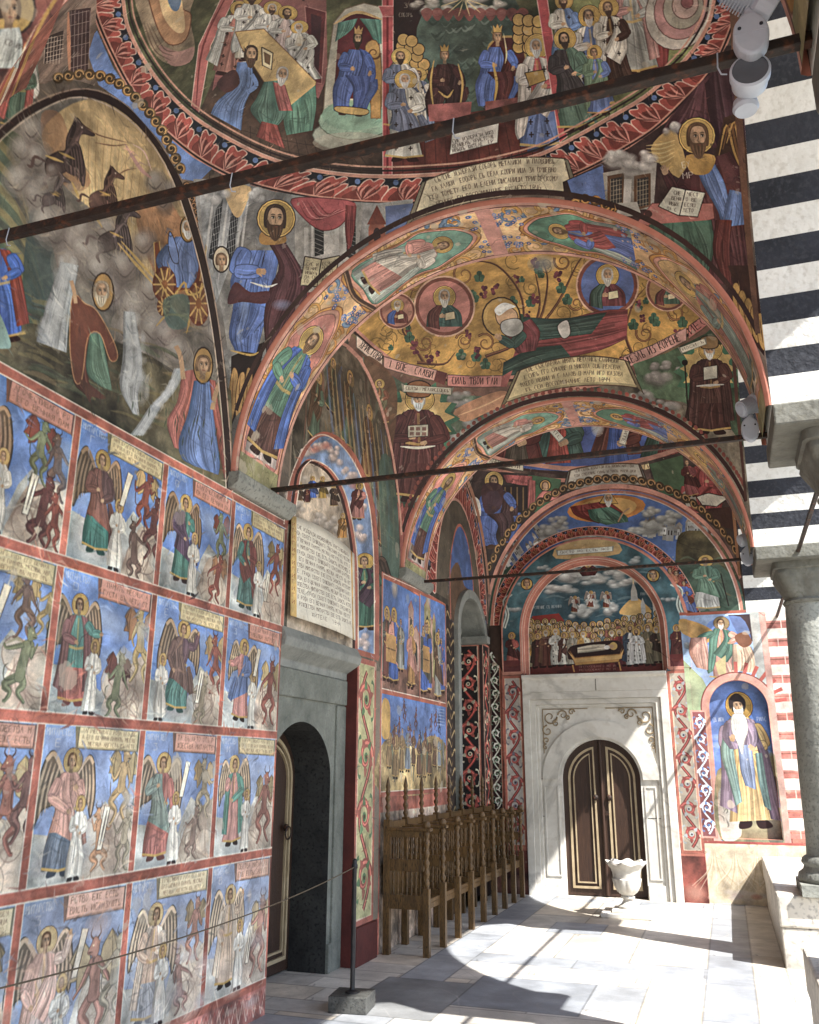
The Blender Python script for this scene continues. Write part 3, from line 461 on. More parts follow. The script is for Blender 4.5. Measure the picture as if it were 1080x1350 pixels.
# ------------------------------------------------------------ mesh helpers
class MB:
    """collects faces; each face carries a material slot and, for painted faces, its chart's uv"""
    def __init__(s): s.v, s.f, s.m, s.uv, s.mats = [], [], [], [], []
    def slot(s, m):
        if m not in s.mats: s.mats.append(m)
        return s.mats.index(m)
    def face(s, P, m, cv=None):
        i = len(s.v); P = [tuple(map(float, p)) for p in P]; s.v += P; s.f.append(tuple(range(i, i+len(P)))); s.m.append(s.slot(m)); s.uv.append(cv.uv(P) if cv else None)
    def grid(s, f, nu, nv, m, cv=None, flip=False, smooth=True):
        i = len(s.v); P = [f(a/nu, b/nv) for b in range(nv+1) for a in range(nu+1)]; s.v += [tuple(map(float, p)) for p in P]; U = cv.uv(P) if cv else None; k = s.slot(m)
        for b in range(nv):
            for a in range(nu):
                q = [b*(nu+1)+a, b*(nu+1)+a+1, (b+1)*(nu+1)+a+1, (b+1)*(nu+1)+a]
                if flip: q = q[::-1]
                s.f.append(tuple(i+x for x in q)); s.m.append(k+(1000 if smooth else 0)); s.uv.append(U[q] if U is not None else None)
    def box(s, a, b, m, cv=None, faces='xXyYzZ', fm=None):
        (x0, y0, z0), (x1, y1, z1) = a, b
        F = {'x': [(x0, y1, z0), (x0, y0, z0), (x0, y0, z1), (x0, y1, z1)], 'X': [(x1, y0, z0), (x1, y1, z0), (x1, y1, z1), (x1, y0, z1)], 'y': [(x0, y0, z0), (x1, y0, z0), (x1, y0, z1), (x0, y0, z1)], 'Y': [(x1, y1, z0), (x0, y1, z0), (x0, y1, z1), (x1, y1, z1)], 'z': [(x0, y1, z0), (x1, y1, z0), (x1, y0, z0), (x0, y0, z0)], 'Z': [(x0, y0, z1), (x1, y0, z1), (x1, y1, z1), (x0, y1, z1)]}
        for k in faces: s.face(F[k], (fm or {}).get(k, m), cv if k in (cv.kind.lower(), cv.kind) or (cv.kind == 'X' and k in 'xX') or (cv.kind == 'Y' and k in 'yY') else None) if cv else s.face(F[k], (fm or {}).get(k, m))
    def lathe(s, c, prof, m, n=24, ax='z', ang=0):
        c = Vector(c)
        def f(u, v):
            i = v*(len(prof)-1); r, z = prof[int(round(i))]; a = u*2*math.pi+ang
            if ax == 'z': return c+Vector((r*math.cos(a), r*math.sin(a), z))
            if ax == 'x': return c+Vector((z, r*math.cos(a), r*math.sin(a)))
            return c+Vector((r*math.sin(a), z, r*math.cos(a)))
        s.grid(f, n, len(prof)-1, m)
    def tube(s, a, b, r, m, n=10, r2=None):
        a, b = Vector(a), Vector(b); d = (b-a); q = d.to_track_quat('Z', 'Y'); r2 = r if r2 is None else r2; L = d.length
        pr = [(0, 0), (r, 0), (r2, L), (0, L)]
        s.grid(lambda u, v: a+q@Vector((pr[int(round(v*3))][0]*math.cos(u*6.28318), pr[int(round(v*3))][0]*math.sin(u*6.28318), pr[int(round(v*3))][1])), n, 3, m)
    def sheet(s, P, m, t=Vector((0, 0, 0))): s.face(P, m)
    def prism(s, P, d, m, caps=True):                     # outline P (3d, in a plane) pushed by vector d
        d = Vector(d); P = [Vector(p) for p in P]; Q = [p+d for p in P]; n = len(P)
        if caps: s.face(P[::-1], m); s.face(Q, m)
        for i in range(n): s.face([P[i], P[(i+1) % n], Q[(i+1) % n], Q[i]], m)
    def build(s, name, parent=None, bevel=0., mod=None):
        me = bpy.data.meshes.new(name); me.from_pydata(s.v, [], s.f)
        for m in s.mats: me.materials.append(m)
        me.polygons.foreach_set('material_index', [m % 1000 for m in s.m]); me.polygons.foreach_set('use_smooth', [m >= 1000 for m in s.m])
        ul = me.uv_layers.new(name='UVMap'); U = np.zeros((len(me.loops), 2), np.float32); k = 0
        for f, u in zip(s.f, s.uv):
            if u is not None: U[k:k+len(f)] = u
            k += len(f)
        ul.data.foreach_set('uv', U.ravel())
        bm = bmesh.new(); bm.from_mesh(me); bmesh.ops.remove_doubles(bm, verts=bm.verts, dist=.0003); bmesh.ops.recalc_face_normals(bm, faces=bm.faces); bm.to_mesh(me); bm.free(); me.update()
        o = bpy.data.objects.new(name, me); COL.objects.link(o)
        if parent: o.parent = parent
        if any(m >= 1000 for m in s.m) and len(me.polygons) < 4000: es = o.modifiers.new('edges', 'EDGE_SPLIT'); es.split_angle = R_(38)
        if bevel:
            b = o.modifiers.new('bevel', 'BEVEL'); b.width = bevel; b.segments = 2; b.limit_method = 'ANGLE'; b.angle_limit = R_(40); b.harden_normals = False
        return o
def tag(o, label=None, cat=None, group=None, kind=None):
    for k, v in (('label', label), ('category', cat), ('group', group), ('kind', kind)):
        if v: o[k] = v
    return o
def thing(name, loc, label, cat, group=None, rz=0):
    o = bpy.data.objects.new(name, None); COL.objects.link(o); o.location = loc; o.rotation_euler.z = rz; o.empty_display_size = .2; return tag(o, label, cat, group)
def put(o, root):
    o.parent = root; o.matrix_parent_inverse = Matrix.Translation(-root.location); return o
def arch_pts(c, w, zs_, h, n=24):                         # from left spring to right spring
    return [(c-w*math.cos(math.pi*i/n), zs_+h*math.sin(math.pi*i/n)) for i in range(n+1)]
def holed(mb, ax, pos, u0, u1, z0, z1, c, w_, zs_, h, m, cv=None, n=24, zb=None):
    """upright plate u0..u1 x z0..z1 with an arched opening centred on c; ax 'X' or 'Y' is the plate's normal"""
    zb = z0 if zb is None else zb; T = (lambda u, z: (pos, u, z)) if ax == 'X' else (lambda u, z: (u, pos, z))
    A = arch_pts(c, w_, zs_, h, n)
    mb.face([T(u0, z0), T(c-w_, z0), T(c-w_, zs_), T(c-w_, z1), T(u0, z1)], m, cv); mb.face([T(c+w_, z0), T(u1, z0), T(u1, z1), T(c+w_, z1), T(c+w_, zs_)], m, cv)
    if zb > z0: mb.face([T(c-w_, z0), T(c+w_, z0), T(c+w_, zb), T(c-w_, zb)], m, cv)
    for (a, za), (b, zb_) in zip(A[:-1], A[1:]): mb.face([T(a, za), T(b, zb_), T(b, z1), T(a, z1)], m, cv)
def reveal(mb, ax, p0, p1, zb, c, w_, zs_, h, m, n=24, sill=True):
    T = (lambda p, u, z: (p, u, z)) if ax == 'X' else (lambda p, u, z: (u, p, z)); A = [(c-w_, zb)]+arch_pts(c, w_, zs_, h, n)+[(c+w_, zb)]
    for (a, za), (b, zc) in zip(A[:-1], A[1:]): mb.face([T(p0, a, za), T(p1, a, za), T(p1, b, zc), T(p0, b, zc)], m)
    if sill: mb.face([T(p0, c-w_, zb), T(p0, c+w_, zb), T(p1, c+w_, zb), T(p1, c-w_, zb)], m)
def band(mb, ax, p0, p1, C0, C1, m, cv=None, me=None):
    """raised band between two outlines (lists of (u,z)) standing from plane p0 out to p1"""
    T = (lambda p, q: (p, q[0], q[1])) if ax == 'X' else (lambda p, q: (q[0], p, q[1])); me = me or m
    for i in range(len(C0)-1):
        mb.face([T(p1, C0[i]), T(p1, C0[i+1]), T(p1, C1[i+1]), T(p1, C1[i])], m, cv)
        mb.face([T(p0, C0[i]), T(p0, C0[i+1]), T(p1, C0[i+1]), T(p1, C0[i])], me); mb.face([T(p0, C1[i]), T(p0, C1[i+1]), T(p1, C1[i+1]), T(p1, C1[i])], me)
    for i in (0, -1): mb.face([T(p0, C0[i]), T(p1, C0[i]), T(p1, C1[i]), T(p0, C1[i])], me)
# ------------------------------------------------------------ the painted surfaces
WL = Canvas('church_wall', 2400, 1280, (132, 116, 98), 'X', (XL, 1.4, 12.3, 0, 5.8))
EW = Canvas('end_wall', 900, 930, (150, 120, 98), 'Y', (YE, XL-.1, 2.5, 0, 5.8))
V = [Canvas('bay_vault_%d' % i, n, n, c, 'V', (i,)) for i, (n, c) in enumerate(((1700, (92, 78, 66)), (1300, (120, 104, 78)), (900, (96, 92, 92))))]
AR = [Canvas('arch_%d' % i, n, m, (190, 150, 118), 'A', (0, a, b, RA-.03)) for i, ((a, b), n, m) in enumerate(zip(ARCHES, (1100, 1500, 1000), (180, 200, 140)))]
NR = Canvas('niche_reveal', 120, 700, (52, 34, 32), 'Y', (11.85, -3.6, -3.1, 0, 4))
FL = Canvas('floor', 820, 2000, (196, 190, 178), 'Z', (0, -3.9, 1.4, -.6, 12.4))
DC, DW, DS, DH = -1.61, .52, 1.46, .52
LC, LR, LO, LS = -1.615, .985, 1.29, 3.46                # tympanum centre, inner and outer radius, springing
# ------------------------------------------------------------ church wall frescoes
p, P = WL.mpen(), WL.pen()
def frame(p, x0, x1, y0, y1, col=TERRA, w_=.045):
    q = [(x0, y0), (x1, y0), (x1, y1), (x0, y1), (x0, y0)]; p.line(q, w_, col, 1, 0, 0, .09)
    for d in (w_*.5, -w_*.5): p.line([(x0+d, y0+d), (x1-d, y0+d), (x1-d, y1-d), (x0+d, y1-d), (x0+d, y0+d)], .008, (222, 206, 188), .85, 0, 0)
def soul(p, x, z, h): fig(p, (x, z), (x, z+h), (214, 206, 190), None, (120, 90, 60), None, (190, 156, 96), None, 1, .85, trim=None, folds=6, detail=1)
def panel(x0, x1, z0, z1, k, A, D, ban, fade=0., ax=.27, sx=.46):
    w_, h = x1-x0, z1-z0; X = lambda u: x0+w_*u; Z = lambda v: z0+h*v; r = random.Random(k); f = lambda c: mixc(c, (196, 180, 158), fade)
    sky = f(r.choice([(96, 130, 196), (106, 138, 200), (90, 124, 190)]))
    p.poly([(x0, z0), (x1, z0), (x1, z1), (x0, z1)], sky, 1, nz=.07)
    for i in range(8): p.soft((X(r.random()), Z(r.uniform(.3, .75))), w_*.22, h*.1, f((150, 170, 204)), .45)
    p.poly([(X(0), Z(0)), (X(1), Z(0)), (X(1), Z(.36)), (X(.8), Z(.42)), (X(.66), Z(.5)), (X(.56), Z(.36)), (X(.5), Z(.2)), (X(.3), Z(.3)), (X(0), Z(.34))], f((170, 172, 166)), 1, 0, nz=.1)
    bx = r.uniform(.5, .62); p.poly([(X(bx), Z(0)), (X(1), Z(0)), (X(1), Z(r.uniform(.36, .5))), (X(.92), Z(r.uniform(.42, .56))), (X(.8), Z(.42)), (X(bx+.14), Z(r.uniform(.32, .48))), (X(bx+.04), Z(.22))], f((184, 162, 140)), 1, 1, nz=.09)
    for i in range(4): c = (X(r.uniform(bx+.05, .97)), Z(r.uniform(.06, .4))); q_ = r.uniform(.08, .13); p.ell(c, w_*q_, h*q_*1.1, f((196, 176, 152)), .7, 14, r.uniform(0, 3), .06, f((128, 104, 90)), .006); p.soft((c[0]-w_*.02, c[1]+h*.03), w_*q_*.5, h*q_*.5, f((212, 196, 174)), .6, n=3)
    for i in range(5): p.line([(X(r.uniform(bx, .95)), Z(r.uniform(.02, .1))), (X(r.uniform(bx, .9)), Z(.2)), (X(r.uniform(bx, .98)), Z(r.uniform(.3, .42)))], .012, f((130, 104, 88)), .5)
    for i in range(9): p.soft((X(r.uniform(.02, .55)), Z(r.uniform(.0, .28))), w_*.13, h*.07, f(r.choice([(196, 198, 194), (150, 158, 160), (130, 134, 140)])), .55)
    for i in range(4): p.soft((X(r.uniform(.6, .95)), Z(r.uniform(.0, .35))), w_*.1, h*.08, f(r.choice([(186, 160, 136), (120, 96, 82)])), .5)
    ro, cl, lo, win = A; 
    sgn = random.Random(k*3+1)
    ln = r.uniform(-.03, .06)
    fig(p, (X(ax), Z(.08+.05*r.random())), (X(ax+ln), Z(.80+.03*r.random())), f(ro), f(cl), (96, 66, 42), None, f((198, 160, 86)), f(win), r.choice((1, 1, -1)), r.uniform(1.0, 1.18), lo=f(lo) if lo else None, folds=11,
        arms=[(((-.12, .74), (-.16, .6), (-.02, .56)), ((.12, .74), (.2, .66), (.3, .66))), (((-.12, .74), (-.17, .58), (-.04, .6)), ((.12, .74), (.18, .58), (.06, .52))), (((-.12, .74), (-.2, .62), (-.06, .68)), ((.12, .74), (.17, .56), (.22, .42))), (((-.12, .74), (-.18, .56), (-.10, .44)), ((.12, .74), (.22, .74), (.26, .9))), (((-.12, .74), (-.19, .6), (.02, .5)), ((.12, .74), (.16, .62), (.10, .68)))][(k*7+k//5) % 5])
    soul(p, X(sx), Z(.04), h*.5)
    cols = [(132, 66, 54), (168, 142, 92), (104, 80, 70), (176, 120, 80), (140, 126, 100), (100, 54, 50), (186, 150, 96), (110, 116, 84)]
    for n_, (dx, dz, dh, c_, wg, fl, cr_) in enumerate(D): demon(p, (X(dx), Z(dz)), (X(dx+.02*fl), Z(dz+dh)), f(cols[c_]), fl, f(cols[wg]) if wg is not None else None, k*9+n_, cr_)
    if k % 3 == 0: q0 = np.array((X(.62), Z(.2))); p.poly([q0, q0+[w_*.05, 0], q0+[w_*.1, h*.26], q0+[w_*.04, h*.27]], f((226, 216, 192)), 1, ol=INK, ow=.004); p.line([q0+[w_*.03, h*.03], q0+[w_*.07, h*.24]], .012, INK, .6, 0)
    if k % 3 == 1: q0 = np.array((X(.50), Z(.5))); p.poly([q0, q0+[w_*.05, 0], q0+[w_*.12, h*.25], q0+[w_*.06, h*.26]], f((226, 216, 192)), 1, ol=INK, ow=.004)
    bc = f((218, 196, 142) if ban else (214, 142, 122)); a = X(.34 if k % 2 else .4)
    banner(p, (a, Z(.895)), (X(.95), Z(.885)), h*.135, None, bc, 3 if ban else 2, 0, k*5, 1, (104, 74, 54))
    text(p, (X(.05), Z(.90)), (w_*.24, 0), h*.045, 'МИТАРСТВО', f((208, 212, 220)), .75); text(p, (X(.13), Z(.835)), (.05, 0), h*.045, 'ВГДЕЗИ'[k % 6], f((208, 212, 220)), .8)
GR, PK, BR, BL, PU = (58, 128, 112), (196, 126, 116), (88, 60, 58), (84, 110, 168), (84, 60, 84)
YS = (1.86, 2.66, 3.46, 4.26, 5.07, 5.87); ZSR = (.2, 1.03, 1.83, 2.61, 3.43)
W1, W2, W3 = (124, 98, 74), (150, 126, 98), (136, 112, 88)
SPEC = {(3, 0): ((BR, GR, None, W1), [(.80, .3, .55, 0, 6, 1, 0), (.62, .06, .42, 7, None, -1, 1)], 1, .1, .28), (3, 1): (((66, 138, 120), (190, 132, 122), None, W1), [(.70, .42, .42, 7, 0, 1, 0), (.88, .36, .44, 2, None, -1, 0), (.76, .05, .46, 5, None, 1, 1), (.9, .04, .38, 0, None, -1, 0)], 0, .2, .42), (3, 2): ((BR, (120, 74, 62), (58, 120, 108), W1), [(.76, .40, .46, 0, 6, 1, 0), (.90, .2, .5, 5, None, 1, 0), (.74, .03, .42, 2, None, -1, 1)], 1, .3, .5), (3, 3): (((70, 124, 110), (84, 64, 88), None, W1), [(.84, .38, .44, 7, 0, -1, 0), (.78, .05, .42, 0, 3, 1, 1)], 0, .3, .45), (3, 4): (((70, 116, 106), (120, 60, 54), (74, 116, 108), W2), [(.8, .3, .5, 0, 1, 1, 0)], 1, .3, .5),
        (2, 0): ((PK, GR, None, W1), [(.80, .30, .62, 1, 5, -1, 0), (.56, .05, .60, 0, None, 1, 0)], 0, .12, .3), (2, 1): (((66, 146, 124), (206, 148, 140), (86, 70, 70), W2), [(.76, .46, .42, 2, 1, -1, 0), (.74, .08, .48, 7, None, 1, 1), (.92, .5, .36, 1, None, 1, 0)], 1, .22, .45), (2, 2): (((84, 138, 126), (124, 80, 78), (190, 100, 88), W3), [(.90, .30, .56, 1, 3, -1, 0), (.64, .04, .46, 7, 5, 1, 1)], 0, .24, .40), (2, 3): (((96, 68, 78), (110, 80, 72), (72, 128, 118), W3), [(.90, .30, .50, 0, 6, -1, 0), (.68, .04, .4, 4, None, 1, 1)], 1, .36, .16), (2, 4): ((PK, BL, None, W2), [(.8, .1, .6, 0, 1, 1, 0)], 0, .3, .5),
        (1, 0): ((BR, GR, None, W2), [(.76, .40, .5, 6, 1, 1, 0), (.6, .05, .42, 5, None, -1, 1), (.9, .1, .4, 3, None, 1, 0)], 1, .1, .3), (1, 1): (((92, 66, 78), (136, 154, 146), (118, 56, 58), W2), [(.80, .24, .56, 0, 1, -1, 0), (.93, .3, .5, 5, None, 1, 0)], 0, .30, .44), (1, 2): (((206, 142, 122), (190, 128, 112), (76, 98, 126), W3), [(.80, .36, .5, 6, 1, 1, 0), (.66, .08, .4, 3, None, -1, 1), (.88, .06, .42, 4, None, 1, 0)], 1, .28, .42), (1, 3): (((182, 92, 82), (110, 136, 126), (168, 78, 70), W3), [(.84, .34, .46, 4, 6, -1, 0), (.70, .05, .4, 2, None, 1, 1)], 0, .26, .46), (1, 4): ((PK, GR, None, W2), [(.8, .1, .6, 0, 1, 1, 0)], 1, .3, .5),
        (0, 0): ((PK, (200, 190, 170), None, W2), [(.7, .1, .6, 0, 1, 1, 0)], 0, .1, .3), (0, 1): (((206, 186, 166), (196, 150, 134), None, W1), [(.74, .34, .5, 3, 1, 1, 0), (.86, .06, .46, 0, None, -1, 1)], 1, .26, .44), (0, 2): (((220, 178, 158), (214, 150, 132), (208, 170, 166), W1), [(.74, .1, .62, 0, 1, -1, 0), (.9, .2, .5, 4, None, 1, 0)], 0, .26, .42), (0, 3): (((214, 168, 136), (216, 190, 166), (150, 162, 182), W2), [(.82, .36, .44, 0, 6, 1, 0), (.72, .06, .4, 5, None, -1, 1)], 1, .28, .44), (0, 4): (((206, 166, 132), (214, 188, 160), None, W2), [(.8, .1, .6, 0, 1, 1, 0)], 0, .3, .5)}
p.poly([(1.4, 0), (5.9, 0), (5.9, 3.46), (1.4, 3.46)], TERRA, nz=.09)
for (r_, c_), (A, D, b_, ax_, sx_) in SPEC.items():
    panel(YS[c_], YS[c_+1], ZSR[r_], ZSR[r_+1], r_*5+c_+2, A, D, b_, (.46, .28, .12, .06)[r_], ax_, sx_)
panel(1.4, 1.86, 1.03, 3.43, 77, (BR, GR, None, BROWN), [(.7, .1, .4, 0, 1, 1, 0)], 1)
for y in YS: p.line([(y, .17), (y, 3.45)], .052, TERRA, 1, 0, 0, .1); [p.line([(y+d, .2), (y+d, 3.43)], .007, (226, 210, 190), .8, 0, 0) for d in (-.026, .026)]
for z in ZSR: p.line([(1.4, z), (5.87, z)], .056, TERRA, 1, 0, 0, .1); [p.line([(1.4, z+d), (5.87, z+d)], .007, (226, 210, 190), .8, 0, 0) for d in (-.028, .028)]
p.poly([(1.4, 0), (5.87, 0), (5.87, .18), (1.4, .18)], (186, 112, 98), nz=.12)
for i in range(46): y = 1.4+i*.098; p.line([(y, .02), (y+.049, .16), (y+.098, .02)], .014, (222, 186, 164), .8, 0, 0); p.line([(y, .16), (y+.049, .04), (y+.098, .16)], .01, (150, 66, 56), .7, 0, 0)
# worn patches low on the wall
wr = random.Random(8)
for i in range(90): p.soft((wr.uniform(1.6, 5.8), wr.uniform(.0, .95)*wr.random()+.05), wr.uniform(.03, .14), wr.uniform(.02, .08), wr.choice([(206, 184, 164), (190, 150, 128), (176, 168, 168)]), .45, n=3)
def paint_left(P):
    # left: sky, building and gilt scrollwork round the lunette
    P.poly([(112, 60), (128, 40), (150, 90), (180, 135), (215, 175), (255, 208), (280, 222), (262, 240), (240, 236), (215, 190), (170, 140), (130, 112)], (98, 126, 184), 1, 0, nz=.05)
    P.poly([(52, 20), (90, -20), (128, -10), (126, 40), (110, 90), (60, 110), (40, 110)], (124, 102, 88), 1, nz=.1); P.poly([(60, 50), (84, 40), (80, 78), (58, 84)], (60, 46, 44)); P.poly([(92, 14), (120, 10), (116, 92), (92, 100)], (66, 46, 46), 1, 0)
    for k in range(6): P.line([(60+k*4, 48), (58+k*4, 84)], 1, (190, 170, 150), .8, 0, 0); P.line([(60, 52+k*6), (84, 46+k*6)], 1, (190, 170, 150), .8, 0, 0); P.line([(94+k*5, 14), (92+k*5, 98)], 1, (150, 130, 120), .7, 0, 0); P.line([(92, 20+k*14), (118, 14+k*14)], 1, (150, 130, 120), .7, 0, 0)
    P.line([(90, 16), (92, 100)], 5, (196, 130, 96), .9); P.poly([(8, 130), (30, 60), (52, 100), (30, 160)], (120, 132, 116), .8, 1); P.poly([(34, 100), (44, 80), (52, 120), (40, 130)], (206, 200, 186), .8, 1); fig(P, (16, 170), (34, 70), (90, 110, 90), (176, 90, 80), hal=None)
    LUN = [(80, 128), (110, 112), (150, 122), (185, 152), (215, 195), (240, 245), (258, 300), (270, 350)]; scroll_edge(P, [(70, 104), (110, 98), (150, 106), (190, 140), (218, 180), (240, 228)], 15, (140, 106, 64)); scroll_edge(P, [(244, 240), (258, 275), (272, 320)], 10, (128, 90, 58))
def paint_evangelist(P):
    P.poly([(255, 236), (300, 236), (360, 252), (430, 264), (500, 268), (545, 262), (540, 300), (470, 345), (400, 410), (345, 500), (318, 600), (305, 640), (300, 500), (285, 400), (262, 300)], (134, 132, 128), 1, 0, nz=.08)
    P.poly([(262, 240), (330, 240), (320, 300), (300, 360), (285, 400), (268, 320)], (150, 152, 152), 1, 0, nz=.1)
    for x, w_ in ((283, 8), (305, 9)): P.poly([(x+2, 275-(x-283)*.4), (x+8+w_*.4, 262), (x-6+w_, 345), (x-8, 340)], (40, 42, 46)); [P.line([(x-6+k*3, 272), (x-6+k*3+4, 340)], .7, (150, 150, 150), .8, 0, 0) for k in range(5)]; [P.line([(x-6, 280+k*8), (x+10, 272+k*8)], .7, (150, 150, 150), .8, 0, 0) for k in range(8)]
    for x in (276, 296, 316, 322): P.line([(x+8, 244), (x, 300), (x-8, 370)], 3, (206, 204, 198), .7, 0)
    P.poly([(296, 246), (330, 246), (326, 266), (316, 286), (306, 280)], (206, 170, 116), 1, 1); cloud(P, (285, 256), 18, 16, 7, (196, 194, 190), 2); cloud(P, (335, 258), 16, 14, 6, (196, 194, 190), 8)
    P.poly([(388, 262), (480, 268), (470, 350), (400, 400), (390, 380)], (150, 146, 138), 1, 0, nz=.08)
    for x in (421, 463): P.poly([(x-6, 300), (x+6, 298), (x+6, 335 if x < 440 else 345), (x-6, 338)], (44, 44, 44)); [P.line([(x-6, 302+k*6), (x+6, 307+k*6)], .8, (150, 146, 140), .9, 0, 0) for k in range(6)]; P.line([(x-9, 296), (x-9, 342)], 3, (196, 192, 182), .9, 0, 0)
    for x in (404, 444): P.line([(x, 300), (x, 360)], 6, (176, 172, 164), .8, 0, 0)
    P.poly([(385, 262), (398, 285), (422, 303), (445, 300), (460, 284), (468, 268), (440, 262)], (168, 76, 78), 1, 1, ol=(96, 36, 40), ow=1.3); P.drape([(456, 270), (455, 300), (458, 330)], [(470, 272), (468, 300), (463, 325)], (150, 62, 62), 4)
    for k in range(5): P.line([(392+k*6, 264), (412+k*5, 290-k*2), (460-k*4, 276)], 1.6, (210, 130, 124) if k % 2 else (110, 44, 46), .8)
    P.poly([(486, 300), (497, 276), (508, 300), (508, 345), (486, 350)], (150, 84, 66), 1); P.poly([(484, 296), (497, 270), (510, 296)], (120, 60, 48)); P.ell((497, 310), 5, 10, (50, 36, 36)); P.poly([(508, 272), (545, 268), (540, 300), (510, 320)], (92, 108, 150), 1, 0); scroll_edge(P, [(508, 330), (525, 312), (545, 298)], 14, (168, 116, 58))
    P.poly([(392, 384), (452, 370), (440, 400), (380, 460), (360, 480), (352, 420)], (122, 52, 50), 1, 0, nz=.1); P.poly([(386, 372), (452, 368), (448, 378), (392, 388)], (178, 170, 158), 1, 0)
    P.poly([(305, 470), (350, 450), (335, 520), (316, 600), (306, 640), (304, 560)], (36, 26, 24), 1)
    for k, x in enumerate((307, 316, 326, 336, 345)): P.poly([(x, 486+k%2*8), (x+7, 494), (x+5, 530), (x-4, 560-k*6), (x-5, 520)], (176, 132, 74), 1, 1, ol=(80, 50, 30), ow=1); P.line([(x+1, 492), (x-2, 545)], 1.2, (110, 70, 40))
    P.poly([(306, 560), (324, 545), (318, 600), (310, 640), (303, 640)], (96, 92, 88), .9, 1)
    P.drape([(398, 0), (400, 1)], [(401, 0), (402, 1)], INK, 1)
    P.drape([(318, 330), (304, 370), (308, 400), (302, 440), (310, 462)], [(370, 330), (360, 380), (352, 410), (345, 440), (338, 466)], (84, 112, 184), 14)
    P.drape([(330, 400), (326, 420), (316, 450)], [(392, 390), (388, 410), (366, 420)], (84, 112, 184), 8)
    P.drape([(352, 316), (368, 350), (356, 380), (348, 420), (352, 470)], [(372, 312), (400, 360), (404, 392), (380, 430), (366, 452)], (82, 46, 52), 9)
    for c_, a_, b_ in (((322, 405), 8, 26), ((316, 440), 5, 16), ((372, 402), 14, 8), ((326, 345), 8, 12)): P.soft(c_, a_, b_, (150, 176, 222), .5, n=4)
    P.poly([(310, 372), (330, 385), (355, 384), (350, 400), (320, 398), (300, 400)], (84, 46, 52), 1, 1); arm(P, (322, 330), (312, 358), (340, 358), 10, (90, 118, 190), SKIN, 5); P.line([(330, 372), (352, 378), (366, 374)], 3, (206, 204, 196)); P.line([(345, 352), (350, 330)], 1.4, INK)
    P.poly([(402, 338), (424, 342), (448, 337), (440, 374), (418, 378), (396, 376)], (196, 182, 142), 1, 0, ol=INK, ow=1.6); P.line([(424, 342), (418, 378)], 1.4, INK, .9, 0, 0)
    for k in range(5): text(P, (404-k*.8, 350+k*5.6), (16, 1), 4, lor(5, k)); text(P, (425-k, 350+k*5.4), (17, -2), 4, lor(5, k+7))
    P.poly([(345, 306), (372, 306), (376, 320), (345, 322)], (176, 128, 66), 1, 1); q = P.fr((362, 320), (2, -58)); halo(q, (.02, .55), .42); face(q, (0, .52), .30, SKIN, (62, 44, 34), (84, 58, 40)); P.line([(304, 462), (330, 468), (342, 464)], 3, GOLD); P.ell((292, 342), 12, 18, (50, 40, 36)); P.ell((292, 342), 10, 16, (196, 180, 150)); q = P.fr((292, 362), (0, -30)); face(q, (0, .6), .3)
# ---- lunette of the fiery chariot
p.poly([(1.4, 3.46), (5.87, 3.46), (5.87, 5.8), (1.4, 5.8)], (104, 92, 80))
paint_left(P); paint_evangelist(P)
A = [(-60, 250), (-30, 215), (0, 177), (50, 140), (110, 122), (170, 148), (222, 212), (260, 315), (284, 430), (298, 560), (303, 655)]
P.poly(np.vstack([smooth(A, 4, False), [(306, 655), (0, 472), (-150, 385)]]), (118, 110, 98), nz=.1)
P.poly([(60, 165), (110, 132), (170, 150), (235, 235), (268, 330), (285, 420), (250, 430), (190, 360), (150, 300), (90, 250), (60, 200)], (184, 156, 108), 1, 1, nz=.08)
for i in range(26): P.line([(115+i*5, 140+i*3), (112+i*4.5, 215+i*5), (118+i*4, 290+i*6)], 1.4, (160, 128, 84) if i % 2 else (206, 182, 136), .5)
P.poly([(180, 280), (215, 255), (258, 330), (270, 400), (255, 430), (225, 400), (195, 340)], (170, 112, 76), .7, 1, nz=.1)
P.poly([(55, 150), (80, 150), (95, 190), (120, 240), (90, 250), (60, 200)], (160, 110, 78), .6, 1)
P.poly([(-60, 190), (30, 180), (20, 260), (60, 400), (0, 470), (-120, 420)], (104, 112, 84), 1, 1, nz=.12)
for i in range(16): y = 190+i*17; P.line([(-60+i*3, y-50), (10+i*2, y+10), (38+i*3, y+90)], 9, [(134, 118, 76), (74, 88, 74), (150, 130, 84), (62, 66, 62)][i % 4], .6)
P.poly([(40, 280), (60, 300), (78, 370), (60, 420), (30, 400)], (58, 74, 72), .8, 1)
cr = random.Random(3)
for x, y, s in [(30, 195, 22), (25, 235, 24), (42, 170, 16), (50, 255, 26), (66, 225, 18), (75, 300, 30), (100, 310, 28), (60, 290, 26), (112, 330, 26), (90, 345, 24), (130, 350, 24), (140, 300, 24), (150, 380, 26), (165, 350, 22), (180, 400, 28), (170, 430, 24), (200, 380, 22), (205, 430, 26), (190, 320, 20), (225, 250, 14), (205, 238, 16), (215, 265, 12), (220, 440, 22), (235, 460, 18), (270, 415, 22), (285, 440, 20), (178, 460, 20), (50, 205, 20), (215, 340, 16)]:
    P.soft((x+4, y+8), s*1.15, s*1.2, (84, 74, 68), .6); P.soft((x, y), s, s*1.1, cr.choice([(148, 136, 124), (134, 120, 112), (160, 150, 138)]), .75); P.soft((x-3, y-5), s*.5, s*.55, (188, 180, 168), .5)
    P.line([(x-s*.6, y+s*.2), (x, y+s*.7), (x+s*.6, y+s*.1)], 2.2, (76, 64, 60), .6)
